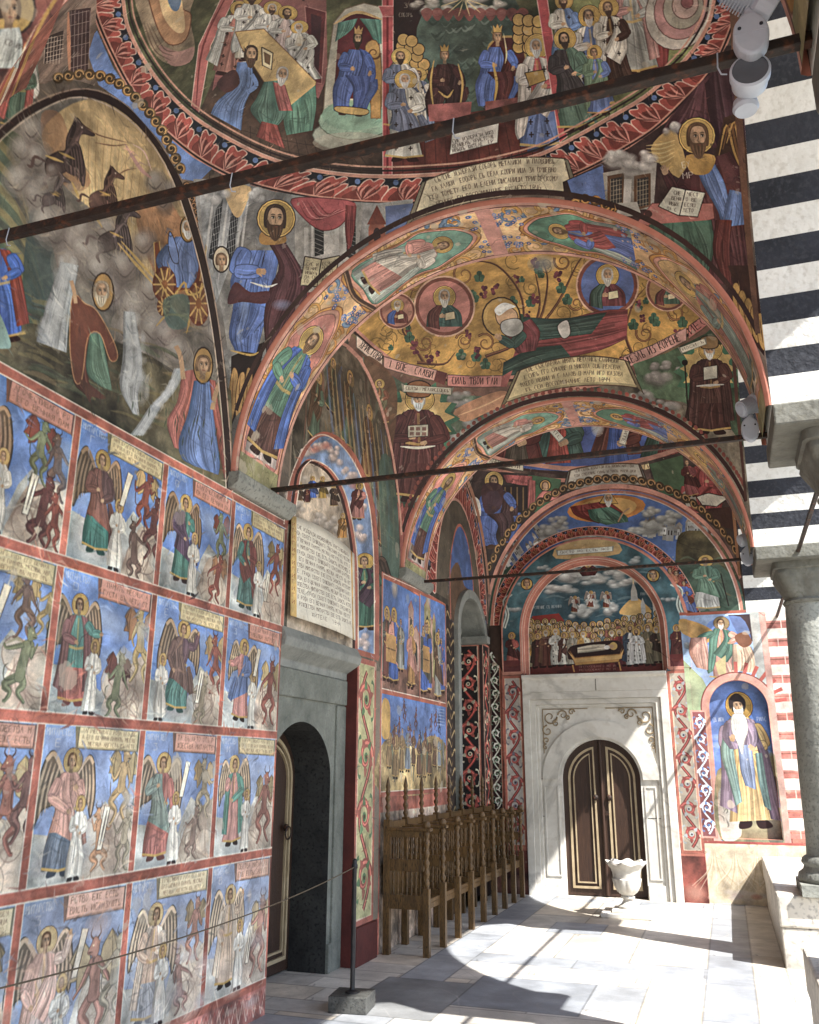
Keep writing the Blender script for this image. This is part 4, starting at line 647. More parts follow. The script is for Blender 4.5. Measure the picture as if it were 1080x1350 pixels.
def horse(x, y, s, c=(96, 66, 58), fl=1):
    q = P.fr((x, y), (0, -s), 1, fl)
    q.poly([(-.55, .1), (-.2, .35), (.05, .4), (.1, .8), (.3, 1.25), (.42, 1.42), (.62, 1.2), (.95, .95), (.92, .85), (.62, .92), (.5, .8), (.42, .4), (.35, .0), (.0, -.3), (-.5, -.4)], c, 1, 1, nz=.1, ol=(44, 30, 28), ow=.03)
    q.poly([(.3, 1.25), (.35, 1.5), (.45, 1.35)], c); q.line([(.15, .6), (.3, 1.0), (.38, 1.35)], .12, mul(c, .45), .8); q.line([(.25, .3), (.42, .7), (.6, 1.02)], .08, mul(c, 1.6), .6)
    q.ell((.58, 1.12), .03, .03, (230, 210, 180)); q.line([(-.5, .0), (-.9, .2), (-1.0, -.1), (-1.15, -.05)], .11, c, 1); q.line([(-.3, -.3), (-.6, -.5), (-.5, -.8)], .12, c, 1)
    wing(q, (.0, .15), 1, mul(c, 1.15), 2.3); wing(q, (.1, .3), 1, mul(c, .85), 1.8)
    q.line([(-.15, .35), (.35, .12)], .09, GOLD, .9)
horse(84, 215, 42, (92, 72, 66)); horse(135, 262, 30, (104, 76, 64)); horse(150, 318, 36, (104, 88, 84)); horse(70, 262, 24, (104, 90, 86))
for x, y, s in [(60, 240, 20), (95, 250, 14), (110, 300, 18), (130, 330, 22), (70, 225, 12), (160, 345, 22)]: P.soft((x, y), s, s*.9, (150, 138, 126), .45); P.soft((x-3, y-4), s*.5, s*.5, (180, 172, 160), .45)
for a, b in (((60, 205), (84, 214)), ((95, 240), (105, 262)), ((120, 275), (135, 300)), ((155, 320), (205, 378)), ((160, 318), (208, 372))): P.line([a, b], 4, (200, 164, 92), .95, 0)
P.line([(165, 190), (185, 222), (200, 235)], 5, (186, 140, 128), .9); P.line([(200, 225), (190, 200), (175, 190)], 2, (216, 180, 160)); P.line([(110, 165), (130, 178), (168, 188)], 1.2, (110, 70, 50)); P.line([(125, 188), (150, 192), (168, 190)], 1.2, (110, 70, 50)); P.line([(150, 235), (165, 225), (180, 222)], 1.2, (110, 70, 50))
# chariot and prophet
P.poly([(203, 320), (206, 370), (228, 385), (262, 380), (270, 330), (262, 330), (256, 365), (215, 360), (210, 318)], (120, 62, 40), 1, 0, ol=GOLD, ow=1.5)
P.drape([(232, 312), (212, 330), (206, 345), (215, 365), (225, 378)], [(255, 312), (260, 340), (262, 352), (258, 368), (250, 380)], (104, 128, 182), 10); P.poly([(224, 305), (232, 322), (236, 345), (228, 345), (222, 325)], (110, 134, 188), 1, 1, ol=INK, ow=1)
P.ell((248, 302), 11, 18, (56, 42, 34)); P.ell((248, 302), 9.5, 16.5, (176, 134, 72)); q = P.fr((248, 322), (0, -34)); face(q, (0, .62), .28, SKIN, GREY, (210, 206, 196))
for c, rx, ry in (((217, 375), 16, 24), ((262, 400), 15, 30), ((216, 404), 9, 13)):
    P.ell(c, rx, ry, (104, 50, 34), .9); P.ell(c, rx*.8, ry*.8, (132, 86, 56), .9)
    for k in range(10): a = k*.628; P.line([c, (c[0]+rx*.95*math.cos(a), c[1]+ry*.95*math.sin(a))], 2.2, (206, 164, 92), .95, 0, 0)
    P.ell(c, rx*.25, ry*.25, (150, 92, 50))
P.line([(205, 360), (225, 392), (243, 372), (248, 388), (268, 378), (272, 320)], 3, GOLD, 1); P.line([(206, 430), (222, 415), (248, 420), (246, 440)], 3, GOLD, 1); P.poly([(216, 395), (248, 390), (246, 430), (222, 430)], (84, 118, 108), .7, 1)
# ground, waters, two prophets
P.poly([(-150, 300), (-40, 400), (60, 430), (120, 440), (200, 470), (240, 500), (310, 520), (320, 660), (0, 480), (-150, 410)], (92, 84, 62), 1, 1, nz=.14)
for i in range(60): x = cr.uniform(-60, 300); y = 440+x*.42+cr.uniform(-70, 40); P.line([(x-22, y-8), (x, y-3), (x+26, y+12)], cr.uniform(2, 8), cr.choice([(120, 108, 70), (70, 78, 60), (60, 54, 46), (134, 112, 80), (84, 94, 70)]), .55)
for Lp, Rp in (([(80, 345), (62, 400), (48, 450)], [(104, 350), (92, 420), (88, 465)]), ([(163, 410), (162, 470), (158, 510), (175, 545)], [(178, 412), (188, 480), (182, 520), (184, 548)])):
    P.drape(Lp, Rp, (160, 162, 160), 12, .75, 1.2)
    for k in range(26): t = cr.random(); c = (np.array(Lp[int(t*(len(Lp)-1))])*(1-t)+np.array(Rp[min(len(Rp)-1, int(t*len(Rp)))])*t); P.soft((Lp[0][0]+(Lp[-1][0]-Lp[0][0])*t+cr.uniform(0, 24), Lp[0][1]+(Lp[-1][1]-Lp[0][1])*t), cr.uniform(4, 8), cr.uniform(6, 14), cr.choice([(196, 196, 192), (150, 152, 150), (176, 178, 176)]), .5, n=3)
[P.line([(238+o, 486), (224+o*.8, 515), (206+o*.9, 535), (190+o, 560), (180+o*1.1, 574)], 4, cc, .7, 1, 0) for o, cc in ((-6, (150, 154, 156)), (-3, (186, 188, 188)), (0, (170, 174, 176)), (3, (196, 198, 196)), (6, (158, 162, 162)))]
for k in range(12): P.soft((238-k*4.6+cr.uniform(-3, 3), 490+k*7.2), 7, 5, cr.choice([(200, 202, 200), (150, 156, 158)]), .5, n=3)
P.drape([(97, 395), (93, 440), (96, 500), (112, 520)], [(118, 408), (120, 450), (116, 500), (134, 526)], (98, 54, 42), 6)
P.drape([(118, 440), (114, 490), (134, 510)], [(134, 440), (142, 480), (148, 515)], (96, 128, 104), 6)
P.poly([(96, 390), (112, 400), (128, 410), (150, 450), (155, 472), (145, 474), (132, 440), (116, 445), (108, 500), (98, 500), (92, 450)], (104, 58, 44), 1, 1, ol=(190, 140, 90), ow=1.4); P.poly([(106, 500), (138, 522), (134, 526), (122, 522), (118, 530)], (80, 50, 40), 1, 1)
P.line([(100, 400), (98, 385), (94, 370)], 5, SKIN, 1, 1, 0); P.ell((136, 385), 15, 26, (60, 44, 34)); P.ell((136, 385), 13, 24, (172, 132, 76)); q = P.fr((132, 416), (3, -50)); face(q, (0, .62), .25, SKIN, (150, 130, 104), (186, 170, 140))
P.drape([(240, 490), (234, 530), (220, 556), (230, 590)], [(262, 486), (256, 520), (244, 560), (236, 592)], (182, 104, 92), 6)
P.drape([(256, 502), (248, 545), (236, 580), (240, 604), (256, 614)], [(278, 502), (282, 545), (286, 580), (290, 610), (288, 626)], (104, 132, 190), 12)
P.drape([(276, 500), (282, 550), (290, 600), (296, 630)], [(284, 502), (290, 545), (303, 590), (306, 636)], (176, 96, 84), 5)
P.line([(242, 500), (238, 470), (232, 456)], 6, SKIN, 1, 1, 0); P.line([(280, 540), (284, 520), (290, 505)], 6, SKIN, 1, 1, 0); P.ell((268, 482), 13.5, 25, (60, 44, 34)); P.ell((268, 482), 12, 23, (176, 136, 78)); q = P.fr((266, 512), (3, -48)); face(q, (0, .62), .25, SKIN, (110, 84, 60))
fig(P, (4, 450), (-8, 300), BLUE, (150, 66, 56), hal=None, wide=1.1); P.poly([(-10, 400), (14, 450), (6, 460), (-30, 450)], (130, 160, 150), 1, 1)
for i in range(24): x = cr.uniform(150, 300); y = 520+(x-150)*.45+cr.uniform(-10, 30); P.line([(x, y), (x+cr.uniform(-4, 4), y-12)], 2, (60, 70, 52), .7)
P.line(A, 10, (56, 42, 38), 1, 1, 0); P.line([(x-4+(x < 110)*7, y+6) for x, y in A], 1.6, (206, 184, 160), .9, 1, 0); P.line([(x+4-(x < 110)*7, y-5) for x, y in A], 1.6, (190, 160, 136), .9, 1, 0)
p.line([(1.4, 3.43), (5.87, 3.43)], .056, TERRA, 1, 0, 0, .1); [p.line([(1.4, 3.43+d), (5.87, 3.43+d)], .007, (226, 210, 190), .8, 0, 0) for d in (-.028, .028)]
# ---- between the lunette and the portal: pilaster foot, then bay two
p.poly([(5.9, 2.5), (10.2, 2.5), (10.2, 5.8), (5.9, 5.8)], (96, 88, 74), nz=.12)
r2 = random.Random(12)
for i in range(90): y, z = r2.uniform(5.8, 8.5), r2.uniform(3.4, 5.6); P_ = [(y, z), (y+r2.uniform(-.08, .1), z-.2), (y+r2.uniform(-.1, .15), z-.45)]; p.line(P_, r2.uniform(.02, .08), r2.choice([(60, 56, 46), (128, 104, 70), (84, 96, 80), (76, 96, 140), (140, 90, 70), (70, 50, 42), (150, 140, 116)]), .6)
for c, h in (((6.3, 4.3), .7), ((6.6, 4.7), .55), ((7.0, 4.5), .8), ((7.5, 4.35), .8), ((7.95, 3.75), .7), ((8.2, 3.9), .6), ((7.7, 4.0), .5)): fig(p, c, (c[0]+.05, c[1]+h), r2.choice([BLUE, (84, 104, 84), (120, 80, 50), (140, 70, 58)]), r2.choice([BROWN, MAROON, (120, 130, 110)]), hal=(170, 134, 76), folds=6)
for x, y, rx, ry in ((470, 550, 12, 60), (500, 600, 10, 60), (445, 520, 10, 40)): P.ell((x, y), rx, ry, (60, 54, 46), .5)
for i in range(14): P.line([(430+i*6, 470+i*8), (438+i*6.2, 560+i*9), (452+i*5, 640+i*8)], 2.5, (180, 150, 96) if i % 3 else (100, 120, 160), .6)
P.poly([(500, 610), (520, 620), (526, 757), (506, 752)], (70, 100, 88), .8, 1)
F0 = [(378, 690), (384, 640), (397, 603), (410, 582), (427, 572), (447, 580), (467, 603), (483, 637), (493, 683), (497, 760), (497, 866)]; F1 = [(384, 690), (390, 650), (394, 625), (402, 612), (412, 608), (433, 620), (450, 647), (460, 683), (467, 730), (469, 790), (469, 856)]
P.poly(np.vstack([smooth(F1, 4, False), [(378, 830)]]), (168, 150, 128), 1, nz=.1)
for c in ((400, 640), (425, 650), (440, 690), (400, 665), (420, 680), (455, 700), (385, 660)): cloud(P, c, 14, 12, 5, (186, 172, 156), 2)
for x, y, s, c in ((395, 645, 26, BROWN), (412, 640, 30, BLUE), (425, 640, 30, (176, 140, 60)), (440, 650, 30, (84, 60, 44)), (452, 690, 34, (190, 130, 60)), (405, 650, 22, MAROON)): fig(P, (x, y+s*.6), (x, y-s*.4), c, mul(c, .6), hal=GOLD, folds=4, detail=0)
P.poly(np.vstack([smooth(F0, 4, False), smooth(F1, 4, False)[::-1]]), (120, 144, 184), 1, nz=.08)
for c in ((405, 597), (425, 592), (445, 600), (462, 625), (476, 665), (482, 845), (476, 705)): cloud(P, c, 13, 12, 6, (214, 190, 180), 3)
for c in ((430, 588), (415, 592), (468, 640)): P.soft(c, 9, 6, (206, 120, 104), .7)
fig(P, (470, 685), (474, 636), PK, MAROON, hal=(206, 166, 80), folds=5); fig(P, (482, 830), (480, 730), (56, 104, 84), (66, 46, 60), hal=(206, 166, 80), wings=(70, 54, 44), folds=8, wide=1.1)
for Cc, w_, c in ((F0, 6, TERRA), (F1, 6, TERRA), ([(x-2.5, y+1) for x, y in F1], 3.5, (60, 34, 30)), ([(x+3.5, y-1) for x, y in F1], 1.5, (220, 196, 176)), ([(x-3.5, y+1) for x, y in F0], 1.5, (220, 196, 176))): P.line(Cc, w_, c, 1, 1, 0)
P.line([(467, 858), (500, 868)], 7, TERRA, 1, 0, 0)
arab(p, (7.6, .30), (7.6, 2.58), .47, (176, 168, 116), (150, 84, 70), 7, (168, 92, 76), (96, 128, 84), TERRA, .11)
p.poly([(7.36, 0), (7.98, 0), (7.98, .3), (7.36, .3)], (110, 48, 42), nz=.1)
# scenes in bay two
p.poly([(7.95, 0), (10.6, 0), (10.6, 3.62), (7.95, 3.5)], TERRA, nz=.1); p.poly([(7.98, 0), (10.2, 0), (10.2, 1.2), (7.98, 1.2)], (176, 150, 128), nz=.15)
def block(x0, x1, z0, z1, k):
    r = random.Random(k); X = lambda u: x0+(x1-x0)*u; Z = lambda v: z0+(z1-z0)*v; p.poly([(x0, z0), (x1, z0), (x1, z1), (x0, z1)], (86, 120, 188), nz=.06)
    for i in range(5): u = r.uniform(0, .85); h = r.uniform(.6, .9); w_ = r.uniform(.12, .25); c = r.choice([(176, 168, 150), (150, 144, 124), (190, 150, 132), (160, 150, 96)]); p.poly([(X(u), Z(.2)), (X(u+w_), Z(.2)), (X(u+w_), Z(h)), (X(u+w_/2), Z(h+.08)), (X(u), Z(h))], c); p.poly([(X(u+w_*.3), Z(h-.3)), (X(u+w_*.7), Z(h-.3)), (X(u+w_*.7), Z(h-.12)), (X(u+w_*.5), Z(h-.07)), (X(u+w_*.3), Z(h-.12))], (52, 60, 56)); p.line([(X(u), Z(h)), (X(u+w_/2), Z(h+.08)), (X(u+w_), Z(h))], .02, TERRA, .9, 0, 0)
    p.poly([(x0, z0), (x1, z0), (x1, Z(.25)), (x0, Z(.2))], (132, 92, 76), nz=.12)
    for i in range(7): u = r.uniform(.1, .9); fig(p, (X(u), Z(r.uniform(.03, .2))), (X(u), Z(r.uniform(.6, .8))), r.choice([BLUE, (178, 128, 72), (120, 70, 60), (150, 150, 140), (196, 160, 110)]), r.choice([PINK, BROWN, (90, 90, 80)]), hal=GOLD if i % 2 else None, folds=6)
    p.poly([(X(.1), Z(.25)), (X(.35), Z(.25)), (X(.35), Z(.5)), (X(.1), Z(.5))], (196, 146, 84)); p.line([(X(.1), Z(.37)), (X(.35), Z(.37))], .02, BROWN, .7, 0)
    p.soft((X(.3), Z(.95)), .1, .12, (196, 170, 140), .8)
block(7.98, 9.12, 2.34, 3.46, 4); block(9.16, 10.10, 2.34, 3.52, 9)
p.poly([(7.98, 1.38), (10.1, 1.38), (10.1, 2.3), (7.98, 2.3)], (94, 124, 186), nz=.06); p.poly([(7.98, 1.38), (10.1, 1.38), (10.1, 1.85), (9.5, 1.95), (9.0, 1.8), (8.5, 1.9), (7.98, 1.8)], (166, 140, 92), 1, 1, nz=.14)
for i in range(26): x = r2.uniform(8.05, 10.0); p.line([(x, 1.45+r2.random()*.2), (x+r2.uniform(-.1, .1), 1.8+r2.random()*.2)], .06, r2.choice([(190, 150, 84), (84, 104, 90), (96, 110, 130), (140, 96, 70), (190, 180, 150), (60, 74, 80)]), .7)
for i in range(10): x = 8.2+i*.18; fig(p, (x, 1.5+r2.random()*.15), (x+.02, 1.95+r2.random()*.1), r2.choice([(150, 120, 80), (110, 80, 60), (120, 130, 140)]), None, hal=None, folds=4)
for i in range(11): x = 8.15+i*.17; z = r2.uniform(1.75, 2.05); demon(p, (x, z), (x+r2.uniform(-.06, .06), z+.25), r2.choice([(56, 56, 76), (110, 70, 60), (130, 100, 70)]), 1, None, i)
p.poly([(8.0, 1.9), (8.2, 1.9), (8.22, 2.18), (8.1, 2.26), (8.0, 2.2)], (200, 156, 84), 1, 1)
for k in range(6): p.line([(9.75, 2.26-k*.035), (10.06, 2.26-k*.035)], .01, (190, 200, 220), .6, 0)
for a in ((7.96, 10.12, 2.32, 2.32), (7.96, 10.12, 1.36, 1.36), (7.96, 10.12, 3.46, 3.55)): p.line([(a[0], a[2]), (a[1], a[3])], .045, TERRA, 1, 0, 0); p.line([(a[0], a[2]+.024), (a[1], a[3]+.024)], .008, (224, 206, 186), 1, 0, 0)
for y in (7.97, 9.14, 10.12): p.line([(y, 1.36 if y != 9.14 else 2.34), (y, 3.5)], .035, TERRA, 1, 0, 0); p.line([(y+.018, 1.36 if y != 9.14 else 2.34), (y+.018, 3.5)], .007, (224, 206, 186), 1, 0, 0)
# dark strip with gilt leaves beside the niche, then bay three
p.poly([(10.14, 0), (YE, 0), (YE, 3.6), (10.14, 3.6)], (44, 32, 28)); 
for k in range(30): z = .3+k*.11; s = 1 if k % 2 else -1; p.line([(10.33, z), (10.33+s*.12, z+.09), (10.33+s*.17, z+.02)], .03, (170, 140, 90), .9); p.line([(10.33, z), (10.33-s*.05, z+.07)], .02, (120, 90, 54))
arab(p, (12.06, .4), (12.06, 3.3), .36, (40, 30, 30), (166, 66, 56), 9, (176, 78, 66), (206, 190, 150), TERRA, .07)
p.poly([(9.3, 3.55), (YE+.1, 3.55), (YE+.1, 5.8), (9.3, 5.8)], (70, 62, 52), nz=.12)
C_ = lambda r, h: [(10.79-r*math.cos(math.pi*i/20), 3.62+h*math.sin(math.pi*i/20)) for i in range(21)]
leafband(p, C_(1.05, 1.45), C_(1.4, 1.86), 18, (36, 26, 28), (170, 62, 54), (214, 120, 100))
p.poly(C_(1.03, 1.43), (90, 80, 66), 1)
p.poly([(10.35, 3.4), (10.35, 4.1), (10.6, 4.6), (10.9, 4.75), (11.25, 4.55), (11.45, 4.05), (11.45, 3.4)], (66, 92, 150), 1, 1); p.poly([(10.35, 3.4), (10.35, 3.95), (10.7, 4.2), (11.0, 3.95), (11.45, 3.9), (11.45, 3.4)], (104, 76, 56), 1, 1); p.line([(10.35, 3.4), (10.35, 4.1), (10.6, 4.6), (10.9, 4.75), (11.25, 4.55), (11.45, 4.05), (11.45, 3.4)], .04, TERRA, 1, 1, 0)
arab(NR.mpen(), (-3.3, .3), (-3.3, 3.28), .32, (38, 28, 30), (168, 64, 56), 11, (178, 76, 66), (206, 190, 160), TERRA, .08)
# ------------------------------------------------------------ nearest vault
def sq_edge(i, side, k=1., n=24):
    """points on the vault close to one of its four edges, in chart metres"""
    yc, b, B, EA, RZ = bay(i); out = []
    for j in range(n+1):
        t = -math.cos(math.pi*j/n)
        x, y = {'E': (t*RA*.985, b*k), 'S': (t*RA*.985, -b*k), 'L': (-RA*k, t*b*.985), 'R': (RA*k, t*b*.985)}[side]
        z = RZ*math.sqrt(max(0, 1-(x/EA)**2-(y/B)**2)); out.append((XC+x, yc+y, ZS+z))
    return (V[i].uv(out)-.5)*2.3
m, P = V[0].mpen(), V[0].pen(); r = random.Random(21)
P.poly([(0, -60), (1100, -60), (1100, 700), (0, 700)], (86, 70, 60), nz=.1)
m.poly([(-1.15, -1.15), (1.15, -1.15), (1.15, 1.15), (-1.15, 1.15)], (112, 94, 80), nz=.1)
# the drum of scenes, as seen from below: a full ring in the chart
OUT = [(118, -20), (122, 0), (130, 30), (150, 75), (175, 120), (210, 165), (250, 200), (285, 222), (320, 238), (360, 250), (425, 262), (500, 268), (560, 266), (620, 258), (680, 250), (735, 238), (775, 222), (810, 203), (860, 172), (900, 135), (935, 97), (955, 60), (970, 20), (975, 0)]
INN = [(158, -20), (162, 0), (168, 35), (187, 75), (215, 115), (250, 150), (290, 177), (345, 205), (400, 222), (460, 231), (520, 233), (580, 230), (620, 226), (670, 216), (715, 203), (755, 183), (800, 158), (850, 128), (888, 95), (915, 65), (935, 30), (942, 0)]
co = (V[0].uv(V[0].hit(OUT))-.5)*2.3; cen = np.array([(co[:, 0].min()+co[:, 0].max())/2, co[:, 1].max()-(co[:, 0].max()-co[:, 0].min())/2]); 
cen = np.array([.02, .0]); RR = .78
an = np.linspace(0, 2*np.pi, 60); ring = lambda k: np.stack([cen[0]+RR*k*np.cos(an), cen[1]+RR*k*np.sin(an)], 1)
leafband(m, ring(.80), ring(.96), 40, (32, 28, 34)); m.poly(ring(.79), (92, 82, 62), nz=.12)
crowd(m, lambda a, b: (cen[0]+(a-.5)*.9, cen[1]-.55+b*.35), 26, .16, 3)
P.poly(INN+[(960, -60), (140, -60)], (84, 84, 56), 1, 0, nz=.12)
P.poly([(262, 150), (300, 182), (345, 207), (400, 224), (460, 232), (515, 233), (515, 120), (300, 60)], (70, 52, 42), 1, nz=.1)
for i in range(22): P.line([(270+i*12, 150+i*3.2), (262+i*14, 240)], 1, (44, 32, 28), .6, 0, 0); 
for i in range(5): P.line([(270, 160+i*16), (400, 190+i*14), (510, 196+i*13)], 1, (44, 32, 28), .6)
P.poly([(515, 80), (760, 80), (752, 185), (712, 204), (620, 227), (515, 234)], (96, 42, 36), 1, nz=.1)
for i in range(18): P.line([(520+i*13, 150), (516+i*15, 236)], 1.2, (60, 26, 24), .7, 0, 0)
P.poly([(735, 0), (945, -20), (940, 10), (915, 65), (885, 97), (840, 135), (790, 165), (735, 192)], (104, 108, 66), 1, nz=.12)
# left: river-god niche, red pier
P.poly([(180, -20), (190, 40), (205, 72), (225, 85), (250, 82), (257, 60), (250, 20), (255, -20)], (150, 128, 100), 1, 1, nz=.1)
P.poly([(195, -20), (205, 30), (222, 58), (245, 52), (252, 20), (240, 10), (225, -20)], (206, 150, 104), 1, 1, ol=(110, 60, 40), ow=1.5); P.poly([(210, -20), (215, 20), (232, 42), (244, 38), (240, 0), (238, -20)], (222, 184, 130), 1, 1); P.poly([(218, -20), (225, 10), (236, 12), (240, -20)], (96, 116, 140), 1, 1)
P.poly([(210, 60), (225, 86), (250, 82), (256, 62), (235, 68)], (176, 128, 116), .9, 1)
for a in (0, 6, 12): P.line([(190+a*.6, 30), (204+a, 66-a*.2), (226+a*.5, 80-a)], 1.4, (96, 70, 56), .8)
P.poly([(300, -20), (318, -20), (278, 60), (262, 150), (252, 143), (262, 60)], (176, 96, 90), 1, 0, ol=(226, 186, 170), ow=1.2); P.line([(306, -20), (268, 60), (258, 145)], 2.5, (120, 50, 50), .9)
# council table
P.poly([(318, -20), (430, -20), (432, 100), (420, 130), (330, 60), (280, 120), (290, 60)], (150, 88, 86), .9, 0); P.poly([(402, 8), (430, 16), (424, 110), (410, 108)], (100, 44, 46), 1, 0, ol=(190, 130, 120), ow=1.2); P.poly([(410, 18), (424, 22), (420, 100), (412, 98)], (66, 34, 40))
P.drape([(310, 50), (300, 80), (292, 110)], [(322, 60), (318, 90), (310, 120)], (96, 140, 120), 4)
for c, f, ro in (((318, 14), (300, 100), (170, 110, 96)), ((332, 0), (330, 80), (214, 206, 190)), ((360, 14), (350, 90), (214, 200, 186)), ((380, 20), (368, 96), (204, 180, 170)), ((393, 40), (402, 110), (206, 204, 190))): fig(P, (f[0], f[1]), (c[0], c[1]-12), ro, (190, 186, 176), r.choice([BROWN, (60, 44, 36), GREY]), (84, 62, 48) if c[0] < 390 else (190, 184, 172), cross=1, trim=None, folds=5, wide=1.3)
P.poly([(310, 42), (348, 38), (382, 72), (417, 108), (414, 124), (376, 145), (356, 120), (338, 92), (318, 62)], (206, 172, 110), 1, 0, nz=.06, ol=(120, 80, 50), ow=1.2); P.poly([(345, 62), (360, 70), (358, 92), (346, 86)], (214, 196, 150), 1, 0, ol=INK, ow=1.5); P.poly([(348, 68), (357, 73), (356, 86), (349, 82)], (120, 90, 60))
P.drape([(376, 145), (374, 160), (378, 178)], [(416, 112), (417, 140), (412, 172)], (96, 146, 122), 10)
P.drape([(313, 82), (305, 115), (285, 135), (278, 150)], [(332, 82), (334, 112), (322, 140), (318, 172)], (98, 126, 180), 10); P.poly([(294, 100), (310, 92), (316, 110), (300, 122), (286, 112)], (74, 44, 44), 1, 1); P.line([(332, 98), (338, 112), (326, 122)], 6, (104, 134, 188), 1, 1, 0); q = P.fr((330, 88), (2, -26)); face(q, (0, .6), .42, SKIN, (60, 44, 34), (80, 60, 46))
P.drape([(348, 108), (338, 130), (330, 145), (345, 165)], [(366, 106), (372, 130), (378, 150), (362, 170)], (86, 124, 108), 9); P.drape([(360, 108), (364, 130), (368, 146)], [(376, 112), (382, 132), (386, 146)], (176, 96, 90), 5); P.drape([(345, 160), (340, 175), (338, 180)], [(366, 165), (372, 184), (376, 196)], (160, 74, 66), 6); q = P.fr((370, 112), (4, -22)); face(q, (0, .6), .42, SKIN, GREY, (186, 180, 170))
# enthroned emperor under the canopy
P.poly([(440, 30), (455, 12), (480, 4), (505, 10), (506, 170), (424, 180), (430, 100)], (196, 188, 166), 1, 0, ol=(120, 100, 80), ow=1.5)
P.poly([(447, 32), (460, 20), (480, 16), (500, 24), (502, 130), (440, 130)], (92, 34, 40), 1, 0)
P.drape([(446, 30), (444, 44), (442, 55)], [(472, 24), (466, 36), (458, 44)], (96, 150, 132), 6); P.drape([(474, 24), (486, 40), (494, 56)], [(502, 26), (503, 44), (503, 58)], (96, 150, 132), 6); P.line([(440, 32), (470, 16), (505, 26)], 4, (206, 170, 110), 1)
P.ell((468, 178), 56, 22, (150, 156, 138), ol=(90, 96, 84), ow=1.5); P.ell((468, 160), 48, 24, (156, 188, 160), ol=(96, 110, 90), ow=1.5); P.ell((466, 152), 42, 20, (134, 172, 144), .9); P.ell((464, 188), 52, 14, (176, 170, 150), .6)
P.poly([(482, 60), (500, 60), (503, 140), (490, 142), (486, 100)], (196, 150, 84), 1, 1, ol=(110, 70, 40), ow=1.2); spiral(P, (493, 70), 9, 0, 1, 3, (110, 70, 40)); P.poly([(489, 112), (502, 112), (502, 156), (489, 156)], (190, 144, 80), 1, 0, ol=(110, 70, 40), ow=1)
seated(P, (464, 150), (473, 36), (80, 104, 176), (70, 92, 164), (50, 36, 30), (46, 34, 28), hal=None, crown=(196, 150, 90), wide=.8); P.poly([(444, 140), (484, 144), (480, 152), (446, 148)], (206, 170, 100), 1, 1, ol=INK, ow=1)
P.poly([(504, -20), (519, -20), (517, 236), (505, 236)], (172, 72, 74), 1, 0, ol=(226, 180, 170), ow=1.2); P.line([(511, -20), (511, 234)], 3, (120, 40, 44), 1, 0, 0); P.poly([(499, 8), (524, 8), (518, 22), (505, 22)], (176, 84, 84), 1, 0, ol=(226, 180, 170), ow=1)
# bishops and the imperial pair
P.poly([(519, -20), (560, -20), (560, 110), (519, 110)], (40, 26, 26)); text(P, (526, 22), (18, 0), 5, 'СОБОРЪ', (206, 196, 170)); text(P, (532, 10), (6, 0), 6, 'З', (206, 196, 170))
P.poly([(560, 10), (680, 0), (690, 130), (640, 145), (560, 140)], (66, 82, 72), 1, 1, nz=.1)
for i in range(60): x, y = r.uniform(565, 690), r.uniform(20, 130); P.line([(x, y), (x+6, y+5), (x+14, y-2)], r.uniform(1.5, 4), r.choice([(96, 116, 104), (44, 58, 52), (120, 136, 124), (54, 70, 62)]), .6)
for c in ((560, 8), (590, 2), (625, 4), (660, 8), (575, 14), (640, 12)): cloud(P, c, 20, 10, 6, (196, 188, 174), 4)
for x in range(555, 690, 14): P.poly([(x, 16), (x+8, 28), (x+16, 16), (x+8, 10)], (140, 70, 66), .8, 1)
for k in range(14): a = k*.45; P.line([(612, -2), (612+34*math.cos(a), -2+24*abs(math.sin(a)))], 1.4, (232, 206, 140), .7, 0)
for k in range(5):
    for j in range(4-k//2): P.ell((524+j*11+k*2, 88-k*9+j*2), 8.5, 8.5, (46, 32, 26)); P.ell((524+j*11+k*2, 88-k*9+j*2), 7.5, 7.5, (184, 146, 80))
for f, h, ro, be in (((552, 175), (551, 90), (206, 196, 180), (70, 50, 40)), ((528, 170), (528, 64), (200, 190, 176), (66, 46, 36)), ((533, 212), (534, 93), (206, 202, 188), (196, 190, 180))): fig(P, f, h, ro, (104, 112, 136), BROWN if be[0] < 100 else GREY, be, cross=1, folds=6, wide=1.15, trim=GOLD)
seated(P, (588, 155), (586, 60), (72, 40, 38), (58, 34, 34), crown=GOLD, hal=None, wide=.95); P.line([(572, 80), (568, 110), (572, 145)], 3, GOLD); P.line([(604, 84), (610, 110), (606, 145)], 3, GOLD); P.poly([(564, 138), (622, 134), (620, 158), (566, 160)], (168, 92, 88), 1, 0, nz=.1); P.line([(578, 120), (590, 128), (598, 118)], 3, GOLD)
P.poly([(645, 60), (682, 50), (694, 80), (694, 130), (648, 136)], (78, 36, 36), 1, 1, ol=GOLD, ow=3); seated(P, (656, 142), (656, 34), (84, 110, 184), (92, 42, 42), crown=GOLD, hal=None, wide=.9); P.line([(664, 44), (668, 70), (666, 84)], 2, (220, 200, 150)); P.line([(650, 82), (655, 110), (652, 134)], 4, GOLD); P.poly([(640, 134), (700, 126), (700, 146), (640, 148)], (172, 96, 92), 1, 0, nz=.1)
for k in range(4):
    for j in range(3): P.ell((684+j*13, 62-k*12+j*1), 9, 9, (46, 32, 26)); P.ell((684+j*13, 62-k*12+j*1), 7.8, 7.8, (184, 146, 80))
fig(P, (714, 198), (706, 46), (182, 84, 84), (206, 196, 184), GREY, (196, 192, 182), cross=1, lo=(96, 118, 172), wide=1.0); P.poly([(692, 96), (716, 92), (720, 106), (698, 114)], (186, 146, 76), 1, 0, ol=INK, ow=1.2)
P.poly([(705, -20), (719, -20), (748, 180), (738, 188)], (172, 72, 74), 1, 0, ol=(226, 180, 170), ow=1.2)
